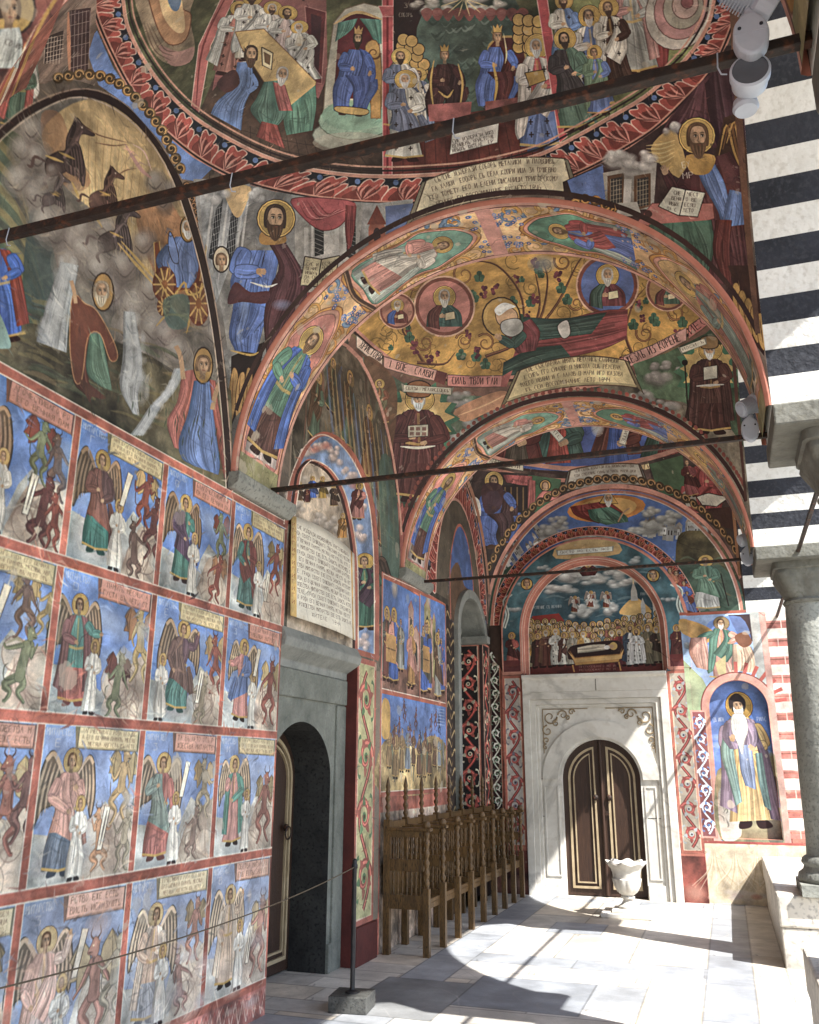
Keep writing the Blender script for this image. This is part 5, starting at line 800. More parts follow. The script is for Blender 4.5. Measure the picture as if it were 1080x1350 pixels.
P.poly([(596, 176), (658, 160), (656, 188), (593, 204)], (206, 200, 186), 1, 0, ol=(80, 60, 50), ow=1.2); P.poly([(600, 176), (608, 170), (650, 160), (658, 160)], INK, .8)
for k in range(3): text(P, (597, 189+k*6), (54, -13), 4.6, lor(16, k), INK)
for f, h, ro, cl, ha, be in (((748, 100), (742, -10), (110, 140, 190), (204, 196, 180), BROWN, (80, 60, 48)), ((806, 100), (802, -12), (96, 42, 44), (190, 180, 168), BROWN, (196, 190, 180)), ((852, 100), (846, -50), (140, 60, 56), (150, 70, 64), BROWN, None), ((842, 98), (826, -40), (160, 160, 150), (190, 140, 130), BROWN, None), ((786, 145), (775, 8), (96, 116, 160), (206, 200, 186), (80, 60, 46), (176, 168, 156)), ((815, 120), (800, -2), (70, 46, 38), (206, 198, 180), BROWN, (90, 66, 50)), ((760, 172), (742, 38), (92, 124, 104), (60, 54, 56), (50, 40, 34), (70, 56, 46)), ((792, 152), (782, 60), (96, 120, 176), (110, 140, 110), BROWN, None)):
    fig(P, f, h, ro, cl, ha, be, cross=int(cl[0] > 200), folds=8, trim=GOLD)
for k, c in enumerate(((196, 186, 170), (176, 128, 122), (150, 142, 124), (190, 160, 146), (140, 84, 84))): P.ell((896+k*2.5, 15-k*3), 44-k*9, 52-k*11, c, 1, 24, .4, ol=(90, 60, 56), ow=1.2)
for i in range(16): x = r.uniform(750, 900); P.line([(x, 192-(x-750)*.62), (x+5, 178-(x-750)*.62)], 3, (70, 84, 50), .7)
for k, c in ((9, (214, 176, 156)), (15, (44, 30, 30)), (20, (196, 144, 120))):
    cc = np.array(INN[1:]); ctr = np.array((550, -260)); P.line(cc+(ctr-cc)/np.hypot(*(ctr-cc).T)[:, None]*(k-7), 2.4, c, .95, 1, 0)
leafband(P, INN, OUT, 27, (30, 28, 36), (176, 76, 66), (226, 150, 132), flip=1)
for Cc, w_, c in ((OUT, 7, (196, 132, 112)), ([(x, y) for x, y in OUT], 2.5, (46, 28, 28)), (INN, 4, (200, 140, 118))): P.line(Cc, w_, c, 1, 1, 0)
paint_left(P)
# left pendentive: evangelist writing before pale towers
paint_evangelist(P)
# banner over the nearest arch
def bigban(P, TL, TR, BR, BL, up, col=(206, 186, 140), lines=None, lh=.5):
    t = np.linspace(0, 1, 11)[:, None]; TL, TR, BR, BL = [np.array(q, float) for q in (TL, TR, BR, BL)]; top = TL+(TR-TL)*t-np.array([0, up])*4*t*(1-t); bot = BL+(BR-BL)*t-np.array([0, up])*4*t*(1-t)
    H = np.hypot(*(TL-BL)); P.poly([TL, TL+[-H*.1, H*.04], BL+[-H*.22, H*.25], BL], mul(col, .6), 1, 0, ol=INK, ow=1); P.poly([TR, TR+[H*.1, H*.04], BR+[H*.2, H*.2], BR], mul(col, .6), 1, 0, ol=INK, ow=1)
    P.poly(np.vstack([top, bot[::-1]]), col, 1, 0, nz=.05, ol=(70, 46, 34), ow=1.8); P.line(bot-[0, 2], 3, mul(col, .75), .7, 0, 0)
    n = len(lines)
    for k, st in enumerate(lines):
        v = (k+.72)/(n+.25); g = lambda u: (TL+(TR-TL)*u)*(1-v)+(BL+(BR-BL)*u)*v-np.array([0, up])*4*u*(1-u); m_ = 7; L0, L1 = (.08, .92) if k < n-1 else (.14, .8)
        for j in range(0, len(st), m_): u0, u1 = L0+(L1-L0)*j/len(st), L0+(L1-L0)*min(len(st), j+m_)/len(st); text(P, g(u0), g(u1)-g(u0), H/(n+.25)*lh, st[j:j+m_], (70, 50, 40), .85)
bigban(P, (562, 238), (744, 209), (757, 257), (545, 289), 12, (214, 200, 162), lines=['СЪ СИЕ ИЗОБРАЗИ СОБОРЪ МЕТАЛИКИЙ И ПЛОВДИВЪ', 'ГА ХАЛКИ ФЕОДОРЪ СЪ СЕЛА КОПРИЩИЦА ЗА ДУШЕВНО', 'ЕГО ТОМЕТУ ЕГО И ЕЛЕНИ ПИСАНИЦИ ТРИГОРСКОМУ', 'ВЕЧНОЕ ЕИ ВОСПОМИНАНИЕ ВЪ ЛЕТО 1846'])
# right pendentive
P.poly([(742, 240), (780, 222), (830, 195), (880, 160), (930, 110), (958, 60), (985, 60), (985, 300), (1005, 460), (985, 440), (930, 370), (870, 315), (800, 280), (745, 268)], (58, 40, 38), 1, 0, nz=.1); P.poly([(748, 238), (795, 218), (800, 275), (756, 262)], (92, 118, 180), 1)
P.poly([(795, 228), (866, 214), (862, 275), (800, 280)], (150, 144, 132), 1, 0, nz=.08)
for x in (813, 848): P.poly([(x-12, 232), (x+10, 228), (x+10, 272), (x-12, 278)], (96, 66, 44)); P.poly([(x-8, 236), (x+7, 233), (x+7, 270), (x-8, 273)], (48, 46, 44)); [P.line([(x-8+k*4, 236), (x-8+k*4, 272)], .8, (170, 150, 120), .8, 0, 0) for k in range(4)]; [P.line([(x-8, 240+k*6), (x+7, 237+k*6)], .8, (170, 150, 120), .8, 0, 0) for k in range(6)]
P.drape([(900, 135), (880, 160), (868, 185)], [(960, 70), (975, 150), (985, 200)], (88, 50, 56), 12); P.drape([(930, 110), (935, 150), (948, 200)], [(972, 60), (985, 150), (988, 220)], (70, 42, 50), 7)
scroll_edge(P, [(752, 272), (775, 262), (800, 272), (815, 284)], 14, (168, 116, 58)); P.line([(828, 236), (826, 282)], 10, (186, 180, 168), 1, 0, 0); P.poly([(815, 268), (840, 266), (846, 284), (812, 286)], (176, 170, 156))
P.poly([(858, 196), (885, 170), (900, 195), (905, 235), (880, 225)], (206, 170, 96), .85, 1)
for k in range(5): P.line([(890, 185+k*5), (872, 190+k*6), (852, 192+k*4)], 2, (226, 200, 130), .8)
for c, rx, ry in (((830, 212), 30, 20), ((815, 205), 20, 16), ((845, 215), 22, 16), ((888, 172), 16, 14)): cloud(P, c, rx, ry, 9, (196, 190, 180), 5)
P.poly([(942, 205), (955, 155), (970, 150), (985, 190), (985, 250), (965, 240)], (70, 46, 34), 1)
for k in range(4): P.line([(948+k*5, 205-k*8), (958+k*5, 165-k*2), (968+k*4, 200), (982, 235)], 3.2, (190, 146, 74) if k % 2 == 0 else (120, 80, 44), .95)
P.drape([(906, 220), (890, 250), (905, 290), (915, 330), (912, 360)], [(962, 200), (984, 240), (986, 300), (990, 350), (998, 390)], (84, 44, 46), 12)
P.drape([(918, 215), (925, 240), (945, 275), (950, 290)], [(942, 215), (955, 240), (962, 265), (975, 290)], (96, 124, 180), 7); P.drape([(962, 250), (955, 280), (950, 300)], [(984, 255), (984, 280), (982, 296)], (96, 124, 180), 5)
P.poly([(905, 205), (942, 205), (935, 228), (912, 228)], (180, 138, 70), 1, 1); q = P.fr((920, 212), (-2, -60)); halo(q, (.0, .55), .39); face(q, (.02, .5), .29, SKIN, (92, 66, 44), (110, 80, 54)); arm(P, (905, 250), (893, 258), (878, 228), 7, (70, 38, 40), SKIN, 5)
text(P, (900, 222), (12, -3), 8, 'ЕУ', (206, 200, 180)); text(P, (900, 236), (16, -2), 8, 'МР', (206, 200, 180))
P.poly([(838, 296), (860, 268), (940, 268), (942, 288), (905, 300)], (182, 108, 96), 1, 0, ol=(96, 44, 40), ow=1.2); P.poly([(868, 272), (886, 246), (904, 250), (930, 254), (920, 286), (894, 284)], (206, 202, 180), 1, 0, ol=INK, ow=1.3); P.line([(904, 250), (896, 284)], 1.2, INK, 1, 0, 0); P.ell((855, 282), 5, 5, (70, 40, 36))
for k in range(4): text(P, (888-k*3, 256+k*7), (13, 2), 4.6, lor(4, k)); text(P, (906-k*2, 258+k*7), (15, 1), 4.6, lor(4, k+5))
P.drape([(856, 296), (862, 315), (884, 338), (905, 350)], [(938, 290), (942, 320), (938, 345), (930, 372)], (66, 98, 78), 12); P.drape([(944, 290), (940, 330), (950, 360)], [(965, 290), (962, 330), (965, 380)], (96, 42, 38), 4)
P.poly([(960, 350), (1000, 350), (1008, 470), (985, 440)], (60, 36, 30))
for k in range(5): x, y = 966+k*8, 378+k*10; P.poly([(x, y), (x+7, y-4), (x+12, y+16), (x+10, y+44), (x+2, y+30)], (186, 140, 72), 1, 1, ol=(84, 50, 30), ow=1); P.line([(x+4, y+4), (x+8, y+34)], 1.4, (110, 70, 40))
def paint_corner(P):
    # top left corner: medallion in red scrolls on the near side
    P.poly([(-120, -60), (110, -60), (60, 60), (10, 170), (-60, 200)], (150, 84, 70), 1, 0, nz=.1)
    for k in range(6): P.line([(-30+k*9, 170-k*8), (10+k*8, 100-k*12), (40+k*9, 50-k*14), (78+k*6, -10-k*10)], 5, [(206, 150, 120), (168, 66, 56), (190, 130, 70), (214, 196, 170), (120, 46, 40), (196, 146, 74)][k], .9)
    P.ell((14, 12), 34, 36, (60, 38, 30)); P.ell((14, 12), 31, 33, (196, 156, 86)); q = P.fr((10, 60), (4, -70)); face(q, (0, .66), .26); P.drape([(0, 38), (-12, 60), (-20, 90)], [(26, 36), (30, 60), (24, 90)], (190, 190, 180), 7); text(P, (6, 58), (24, 8), 7, 'СОФИЯ', INK)
paint_corner(P)
m.line(sq_edge(0, 'E', .985), .016, (56, 36, 32), 1, 0, 0); m.line(sq_edge(0, 'R', .985), .02, (110, 74, 56), 1, 0, 0); m.line(sq_edge(0, 'S', .985), .045, (190, 120, 100), 1, 0, 0)
# ------------------------------------------------------------ middle vault: the vine
m, P = V[1].mpen(), V[1].pen()
m.poly([(-1.15, -1.15), (1.15, -1.15), (1.15, 1.15), (-1.15, 1.15)], (104, 94, 78), nz=.14)
cm = np.array([0., 0.]); ring = lambda k: np.stack([cm[0]+.70*k*np.cos(an), cm[1]+.70*k*np.sin(an)], 1)
m.poly(ring(1.0), (190, 142, 66), nz=.09); m.line(ring(1.0), .03, (60, 34, 28), 1, 0, 0); m.line(ring(1.03), .03, (196, 140, 118), 1, 0, 0)
for i in range(34):
    a = r.uniform(0, 6.28); d = .62*math.sqrt(r.random()); c = (d*math.cos(a), d*math.sin(a)); spiral(m, c, .09, r.uniform(0, 6), r.choice((-1, 1)), .012, (110, 84, 40), 1.2)
def leaf(p, c, s, col=(66, 96, 70)):
    for dx, dy in ((-.6, 0), (.6, 0), (0, -.8), (-.4, .6), (.4, .6)): p.ell((c[0]+dx*s, c[1]+dy*s), s*.6, s*.55, mul(col, r.uniform(.8, 1.2)))
    p.line([(c[0], c[1]+s), (c[0], c[1]-s)], s*.15, mul(col, .5))
def grape(p, c, s):
    for k in range(9): p.ell((c[0]+r.uniform(-.6, .6)*s, c[1]+r.uniform(-1, 1)*s), s*.36, s*.36, r.choice([(110, 48, 56), (134, 64, 66), (84, 36, 46)]))
for a in range(8): an_ = a*.785+.3; medal(m, (.40*math.cos(an_), .40*math.sin(an_)), .10, r.choice([(196, 120, 110), (92, 116, 176)]), r.choice([GREEN, MAROON, BLUE]), r.choice([MAROON, GREEN]), GREY, (196, 190, 176), tilt=(-math.cos(an_), -math.sin(an_)))
P.poly([(470, 425), (530, 484), (600, 500), (680, 497), (800, 478), (870, 460), (935, 412), (860, 340), (700, 300), (560, 330)], (192, 144, 70), 1, 0, nz=.08)
for i in range(70): x, y = r.uniform(490, 920), r.uniform(340, 490); spiral(P, (x, y), r.uniform(7, 13), r.uniform(0, 6), r.choice((-1, 1)), 1.4, (116, 88, 44), 1.3, .9)
for Q in ([(700, 445), (716, 410), (722, 370), (716, 345)], [(700, 445), (735, 400), (760, 350), (775, 330)], [(703, 440), (712, 400), (706, 360)], [(640, 470), (676, 455), (690, 425), (685, 385), (655, 350), (620, 345), (600, 352)], [(560, 480), (545, 455), (530, 430), (545, 380)], [(835, 470), (825, 440), (835, 400), (850, 380)], [(550, 478), (585, 480), (600, 465)]): P.line(Q, 4.5, (92, 54, 38), 1, 1, 2); P.line([(x+1, y-1) for x, y in Q], 1.5, (150, 96, 60), .8, 1, 2)
for Q, r_ in (((612, 362), 16), ((548, 372), 14), ((640, 452), 13), ((742, 345), 12), ((836, 350), 14), ((892, 412), 12), ((612, 448), 11), ((760, 400), 10), ((560, 452), 12), ((850, 440), 12)):
    for k in (3.4, 1.2): spiral(P, Q, r_, r_*.3, 1 if r_ % 2 else -1, k, (110, 66, 40) if k > 2 else (170, 116, 66), 1.4)
for i in range(46):
    x, y = r.uniform(500, 925), r.uniform(350, 486)
    leaf(P, (x, y), r.uniform(3, 5)) if i % 2 else grape(P, (x, y), r.uniform(3.5, 5.5))
for x, y in ((625, 392), (632, 365), (700, 398), (697, 428), (608, 468), (640, 480), (540, 445), (835, 428), (858, 470), (900, 425), (676, 398), (740, 380), (748, 395), (862, 420), (628, 470), (545, 405)): leaf(P, (x, y), 6)
for x, y in ((637, 385), (706, 348), (705, 395), (546, 458), (630, 465), (735, 365), (566, 473), (652, 382), (893, 442)): grape(P, (x, y), 7)
P.soft((715, 348), 20, 12, (150, 156, 158), .8); 
for c, r_, bg, ro, cl in (((586, 404), 37, (196, 122, 110), (60, 92, 86), (96, 50, 46)), ((524, 410), 22, (180, 120, 100), (120, 60, 54), BLUE), ((801, 376), 38, (88, 108, 170), (112, 54, 60), (70, 96, 84)), ((880, 382), 26, (176, 130, 80), (80, 110, 90), (120, 60, 54))): medal(P, c, r_, bg, ro, cl, GREY, (190, 184, 170))
P.ell((661, 418), 26, 27, (70, 46, 34)); P.ell((661, 418), 24, 25, (200, 158, 84)); P.ell((661, 418), 19, 20, (176, 134, 68), .6)
P.drape([(690, 432), (730, 426), (790, 410), (828, 408)], [(674, 478), (730, 474), (790, 462), (826, 446)], (150, 66, 66), 9); P.drape([(690, 418), (740, 420), (800, 412)], [(688, 452), (730, 446), (780, 440)], (58, 82, 74), 7); P.drape([(664, 478), (700, 460), (740, 455)], [(662, 500), (710, 494), (764, 484)], (52, 76, 66), 8)
P.drape([(668, 436), (672, 452), (684, 466)], [(700, 420), (712, 438), (706, 462)], (124, 56, 60), 7); arm(P, (690, 440), (676, 455), (660, 446), 6, (58, 84, 76), SKIN, 4); P.poly([(654, 410), (664, 402), (680, 410), (682, 424), (668, 432), (656, 425)], SKIN, 1, 1, ol=INK, ow=1); P.poly([(662, 424), (684, 420), (690, 434), (676, 444), (662, 438)], (186, 184, 176), 1, 1, ol=INK, ow=1); P.poly([(652, 408), (664, 399), (680, 404), (670, 408), (658, 416)], (206, 204, 196), 1, 1); P.poly([(735, 430), (748, 422), (752, 440), (742, 446)], (206, 200, 190), 1, 1, ol=INK, ow=1)
RG = [(466, 432), (500, 462), (530, 482), (570, 493), (610, 499), (680, 497), (740, 488), (800, 479), (850, 465), (890, 448), (935, 416), (965, 390)]; dn = lambda k: [(x+(k*.3 if x > 800 else -k*.3 if x < 560 else 0), y+k) for x, y in RG]
P.poly(RG+dn(28)[::-1], (120, 84, 70), 1, 0); P.line(RG, 4.5, (190, 126, 106), 1, 1, 0); P.line(dn(4), 3.5, (54, 32, 30), 1, 1, 0); P.line(dn(8), 4, (120, 96, 66), 1, 1, 0); P.line(dn(26), 5, (196, 132, 112), 1, 1, 0)
def rib(P, Q, h, col, st, ink=(50, 26, 26)):
    t = np.array(Q, float); P.poly(np.vstack([t, t[::-1]+[0, h]]), col, 1, 0, ol=mul(col, .45), ow=1.3); 
    text(P, t[0]+(t[-1]-t[0])*.08+[0, h*.8], (t[-1]-t[0])*.84, h*.6, st, ink)
rib(P, [(470, 442), (488, 458), (504, 466)], 16, (206, 176, 156), 'ХРИСТОВЫ'); rib(P, [(506, 470), (540, 480), (576, 488)], 15, (206, 150, 134), 'І ВДЕ. СЛАВИ'); rib(P, [(590, 494), (625, 496), (662, 495)], 15, (198, 124, 114), 'СИЛЪ ТВОИ ГЛИ'); P.poly([(576, 488), (590, 492), (586, 508), (572, 502)], (120, 60, 56)); P.poly([(662, 496), (676, 488), (668, 510), (660, 510)], (150, 80, 74))
rib(P, [(822, 470), (860, 455), (905, 432)], 17, (206, 150, 136), 'ЖЕЗЛЪ ИЗ КОРЕНЕ'); rib(P, [(908, 430), (925, 418), (945, 402)], 17, (196, 118, 108), 'ИЕСС')
# pendentives of the middle vault
P.poly([(478, 470), (530, 504), (600, 520), (672, 525), (655, 560), (610, 580), (570, 640), (545, 700), (528, 770), (505, 640), (490, 540)], (84, 98, 78), 1, 0, nz=.12)
for c, rx, ry in (((612, 530), 22, 14), ((628, 560), 24, 14), ((600, 575), 20, 16), ((650, 535), 20, 12), ((570, 655), 24, 20), ((552, 680), 16, 14)): cloud(P, c, rx, ry, 9, (150, 146, 140), 3)
P.poly([(600, 540), (660, 515), (672, 530), (640, 545), (612, 556)], (196, 134, 96), .9, 1); P.line([(604, 548), (640, 534), (668, 520)], 2, (226, 180, 130), .8)
def rays(P, c, r0, r1, n, c1, c2):
    for k in range(n):
        a = k*6.283/n; P.poly([(c[0]+r0*math.cos(a-.2), c[1]+r0*math.sin(a-.2)), (c[0]+r1*math.cos(a), c[1]+r1*math.sin(a)), (c[0]+r0*math.cos(a+.2), c[1]+r0*math.sin(a+.2))], c1, .95)
    P.ell(c, r0*1.02, r0*1.02, c1, 1); P.ell(c, r0*.7, r0*.7, c2, .6)
rays(P, (555, 552), 40, 52, 16, (64, 110, 82), (64, 110, 82)); rays(P, (555, 550), 32, 45, 14, (206, 166, 100), (226, 196, 130))
q = fig(P, (550, 660), (552, 512), (92, 46, 44), (84, 42, 42), GREY, (190, 196, 192), hal=GOLD, wide=1.2, lo=(84, 40, 38), arms=(((-.12, .74), (-.2, .55), (-.06, .56)), ((.12, .74), (.2, .56), (.06, .52)))); q.poly([(-.075, .93), (-.085, 1.03), (0, 1.07), (.085, 1.03), (.075, .93)], (150, 96, 60), 1, 1, ol=INK, ow=.01); q.poly([(-.075, .56), (.075, .575), (.075, .68), (-.075, .665)], (186, 176, 154), 1, 0, ol=INK, ow=.006); [q.poly([(x, y), (x+.03, y), (x+.03, y+.03), (x, y+.03)], (120, 84, 74)) for x in (-.06, -.015, .03) for y in (.58, .625)]; q.line([(-.13, .48), (0, .47), (.13, .49)], .025, (206, 196, 176), 1)
banner(P, (532, 512), (595, 516), 9, ['СВЯТЫЙ МЕЛХИСЕДЕКЪ'], (206, 196, 170), 1)
for k in range(7): x = 524+k*6; P.poly([(x-3, 690), (x, 662), (x+4, 690), (x-1+k*-1.2, 758), (x-4, 758)], (168, 86, 76), 1, 1, ol=(100, 40, 36), ow=1)
P.poly([(480, 470), (520, 500), (522, 560), (510, 610), (495, 550)], (110, 74, 52), .9, 1); fig(P, (502, 560), (500, 500), (140, 84, 60), (110, 100, 70), hal=GOLD); 
P.poly([(835, 480), (880, 465), (930, 440), (975, 400), (985, 470), (988, 600), (960, 560), (900, 530), (845, 522)], (74, 96, 70), 1, 0, nz=.12)
for c, rx, ry in (((862, 500), 22, 16), ((850, 520), 20, 12), ((885, 535), 22, 12), ((905, 490), 16, 14), ((875, 482), 16, 10)): cloud(P, c, rx, ry, 8, (150, 144, 136), 3)
rays(P, (934, 490), 36, 46, 14, (66, 112, 80), (66, 112, 80)); rays(P, (934, 486), 28, 38, 12, (206, 170, 100), (222, 194, 130)); q = fig(P, (938, 572), (935, 450), (84, 50, 44), (76, 44, 40), GREY, (196, 196, 186), wide=1.15, lo=(74, 38, 34)); q.poly([(-.07, .93), (-.08, 1.03), (0, 1.06), (.08, 1.03), (.07, .93)], (170, 130, 80), 1, 1, ol=INK, ow=.01); q.line([(-.13, .52), (.13, .53)], .03, (190, 186, 176), 1); q.poly([(-.06, .58), (.07, .6), (.07, .74), (-.06, .72)], (196, 190, 170), 1, 0, ol=INK, ow=.008)
P.line([(903, 480), (908, 555)], 2, INK, 1, 0, 0); P.ell((903, 478), 4, 4, INK); banner(P, (898, 462), (930, 450), 8, ['ИОСИФЪ'], (206, 200, 176), 1)
bigban(P, (686, 488), (824, 475), (840, 511), (668, 530), 11, (206, 186, 134), ['СИЕ СЪЯ ДАРОВА ИМЯТЪ МЕТАЛИКЪ КАЛИНСКИ', 'І СИРЪ ЕГО СИНОВЕ П НИКОЛА ОЦЪ РЕУСЕНА', 'МАЕГО ИВАНИ И Г ЛАЛОВ Д МАРИ ИГО КАЗОВА', 'КЪ СЕИ ВОСПОМИНАНИЕ ЛЕТО 1844'])
m.line(sq_edge(1, 'E', .985), .022, (56, 30, 28), 1, 0, 0)
E_ = sq_edge(1, 'E', .965); 
for k in range(len(E_)*3): t = k/(len(E_)*3-1)*(len(E_)-1); j = int(min(len(E_)-2, t)); q_ = E_[j]+(E_[j+1]-E_[j])*(t-j); m.ell(q_, .010, .010, (130, 62, 52))
m.line(sq_edge(1, 'S', .97), .03, (196, 130, 110), 1, 0, 0); m.line(sq_edge(1, 'L', .99), .012, (190, 130, 110), 1, 0, 0); m.line(sq_edge(1, 'R', .985), .016, (84, 52, 44), 1, 0, 0)
# ------------------------------------------------------------ farthest vault
m, P = V[2].mpen(), V[2].pen()
m.poly([(-1.15, -1.15), (1.15, -1.15), (1.15, 1.15), (-1.15, 1.15)], (92, 70, 62), nz=.14)
ring = lambda k: np.stack([.58*k*np.cos(an), .58*k*np.sin(an)], 1); m.poly(ring(1), (58, 82, 140), nz=.08); m.line(ring(1.02), .03, (196, 140, 118), 1, 0, 0)
for a in range(10): an_ = a*.628; c = np.array((.5*math.cos(an_), .5*math.sin(an_))); fig(m, c, c*.35, r.choice([(64, 96, 86), (150, 60, 54), BLUE, (92, 54, 46)]), r.choice([(92, 50, 46), (58, 88, 78), (140, 60, 52)]), GREY, (190, 184, 172), wide=1.5)
P.poly([(610, 600), (650, 560), (760, 520), (880, 560), (910, 590), (860, 606), (760, 622), (680, 618)], (72, 92, 160), 1, 0)
for x, ro, cl in ((640, (120, 50, 46), (84, 60, 44)), (735, (170, 70, 60), (58, 86, 78)), (812, (60, 84, 156), (96, 50, 44)), (880, (140, 60, 54), (60, 90, 76)), (680, (70, 60, 50), MAROON)):
    P.drape([(x-14, 548), (x-24, 570), (x-36, 606-(x-735)*.02)], [(x+14, 546), (x+26, 570), (x+36, 602-(x-735)*.05)], cl, 12); P.drape([(x-8, 550), (x-10, 580), (x-16, 612)], [(x+12, 548), (x+12, 580), (x+18, 610)], ro, 9); P.ell((x, 530), 20, 20, GOLD); q = P.fr((x, 556), (0, -40)); face(q, (0, .6), .3, SKIN, GREY, (196, 190, 180)); arm(P, (x+14, 556), (x+30, 575), (x+12, 582), 8, cl, SKIN, 5)
for a, b in (((712, 548), (740, 580)), ((832, 545), (820, 585))): banner(P, a, b, 9, ['ПРИДИТЕ'], (214, 208, 190), 1)
P.soft((788, 562), 9, 14, (196, 196, 190), .9)
for Cc, w_, c in (([(615, 592), (660, 606), (700, 612), (760, 618), (840, 608), (900, 590), (925, 575)], 6, (196, 136, 116)), ([(612, 600), (660, 614), (700, 620), (760, 627)], 3, (60, 36, 34)), ([(612, 610), (700, 630), (760, 634)], 5, (190, 124, 104)), ([(840, 618), (890, 604), (925, 590)], 6, (206, 170, 120))): P.line(Cc, w_, c, 1, 1, 0)
rib(P, [(632, 600), (660, 608), (690, 613)], 8, (206, 196, 170), 'ПОЛНЫЙ ЧЕСТИ'); rib(P, [(850, 612), (875, 606), (900, 596)], 8, (206, 180, 130), 'ИСПОЛНЬ')
bigban(P, (752, 620), (842, 612), (852, 640), (746, 648), 4, (176, 168, 152), ['СЕМ СВОДЪ ИЗОБРАЗИ ИЗЪ ИЖДИВЕНИЯ ГДНА', 'ТОИ СМОЛЯНЪ СИНЪ И ЧАДЪ МАРИЙЦКИ', 'СОФИИ И ЗЛАТИ СЪ СУПРУГОЮ', 'ЕГО ПАМЯТЬ 1844'])
P.poly([(612, 620), (690, 624), (748, 640), (740, 665), (700, 690), (660, 740), (640, 790), (625, 700)], (58, 44, 42), 1, 0, nz=.12)
P.poly([(696, 626), (740, 632), (735, 668), (706, 680)], (64, 96, 66), 1, 0); P.drape([(663, 626), (668, 636)], [(702, 628), (700, 642)], (176, 84, 82), 5); P.drape([(696, 632), (695, 655), (694, 672)], [(706, 634), (706, 655), (704, 672)], (176, 90, 84), 4)
P.poly([(662, 640), (696, 640), (696, 676), (664, 680)], (40, 28, 28)); [P.line([(666+k*8, 642), (666+k*8, 676)], 2, (120, 90, 56), .9, 0, 0) for k in range(4)]
seated(P, (660, 720), (650, 622), (72, 96, 168), (66, 42, 46), (54, 40, 32), (60, 44, 36), wide=.95); P.poly([(622, 655), (632, 660), (634, 680), (624, 676)], (206, 200, 186), .9, 1); P.poly([(636, 640), (662, 640), (660, 670), (640, 676)], (74, 44, 48), .9, 1)
for x, y, f in ((719, 640, 1), (880, 624, -1)): P.ell((x, y), 8, 8, (50, 40, 34)); P.ell((x, y), 6.8, 6.8, GOLD); q = P.fr((x, y+12), (0, -18)); face(q, (0, .6), .32); P.poly([(x-4, y+8), (x+6, y+8), (x+16*f+6, y+4), (x+14, y+18), (x-12, y+22)], (196, 116, 104), 1, 1, ol=(110, 50, 46), ow=1)
P.poly([(855, 608), (900, 596), (960, 560), (985, 640), (985, 740), (950, 700), (900, 665), (862, 650)], (62, 50, 46), 1, 0, nz=.12); P.poly([(856, 612), (900, 600), (905, 650), (870, 655)], (70, 96, 66), 1, 0)
seated(P, (925, 680), (932, 592), (174, 74, 72), (150, 62, 60), (90, 66, 50), (120, 96, 74), flip=-1, wide=1.0); P.poly([(918, 655), (934, 650), (962, 656), (945, 668), (926, 666)], (214, 206, 186), 1, 0, ol=INK, ow=1.2); P.poly([(900, 650), (914, 640), (920, 668), (905, 668)], (150, 144, 130), 1, 0); P.poly([(915, 672), (970, 668), (975, 700), (950, 695)], (70, 44, 38)); fig(P, (912, 655), (905, 605), (150, 76, 76), MAROON, hal=None)
P.ell((719, 640), 3, 3, SKIN)
for side, k_ in (('E', .93),):
    q_ = sq_edge(2, side, k_, 40); scroll_edge(m, q_[1:-1], .06, (132, 98, 60), 34)
m.line(sq_edge(2, 'E', .985), .03, (196, 132, 112), 1, 0, 0); m.line(sq_edge(2, 'S', .97), .03, (190, 120, 100), 1, 0, 0); m.line(sq_edge(2, 'L', .985), .02, (150, 100, 76), 1, 0, 0); m.line(sq_edge(2, 'R', .98), .024, (150, 100, 66), 1, 0, 0)
# ------------------------------------------------------------ undersides of the transverse arches
def field(P, c, rx, ry, rot, g, swirl=(196, 140, 70)):
    for k, (s, col) in enumerate(((1.25, mul(swirl, .75)), (1.15, swirl), (1.0, (206, 140, 110)), (.9, g))): 
        t = np.linspace(0, 2*np.pi, 25)[:-1]; rr = s*(1+.09*np.sin(t*7+k)); x, y = rx*rr*np.cos(t), ry*rr*np.sin(t); P.poly(np.stack([c[0]+x*math.cos(rot)-y*math.sin(rot), c[1]+x*math.sin(rot)+y*math.cos(rot)], 1), col, 1, 1, ol=mul(col, .55), ow=min(rx, ry)*.05)
def flowers(P, c, s, n, k=0):
    rr_ = random.Random(k)
    for i in range(n): x, y = c[0]+rr_.uniform(-s, s), c[1]+rr_.uniform(-s, s); P.ell((x, y), s*.2, s*.2, rr_.choice([(84, 110, 160), (110, 134, 176), (66, 90, 140)])); P.ell((x, y), s*.08, s*.08, (214, 160, 130))
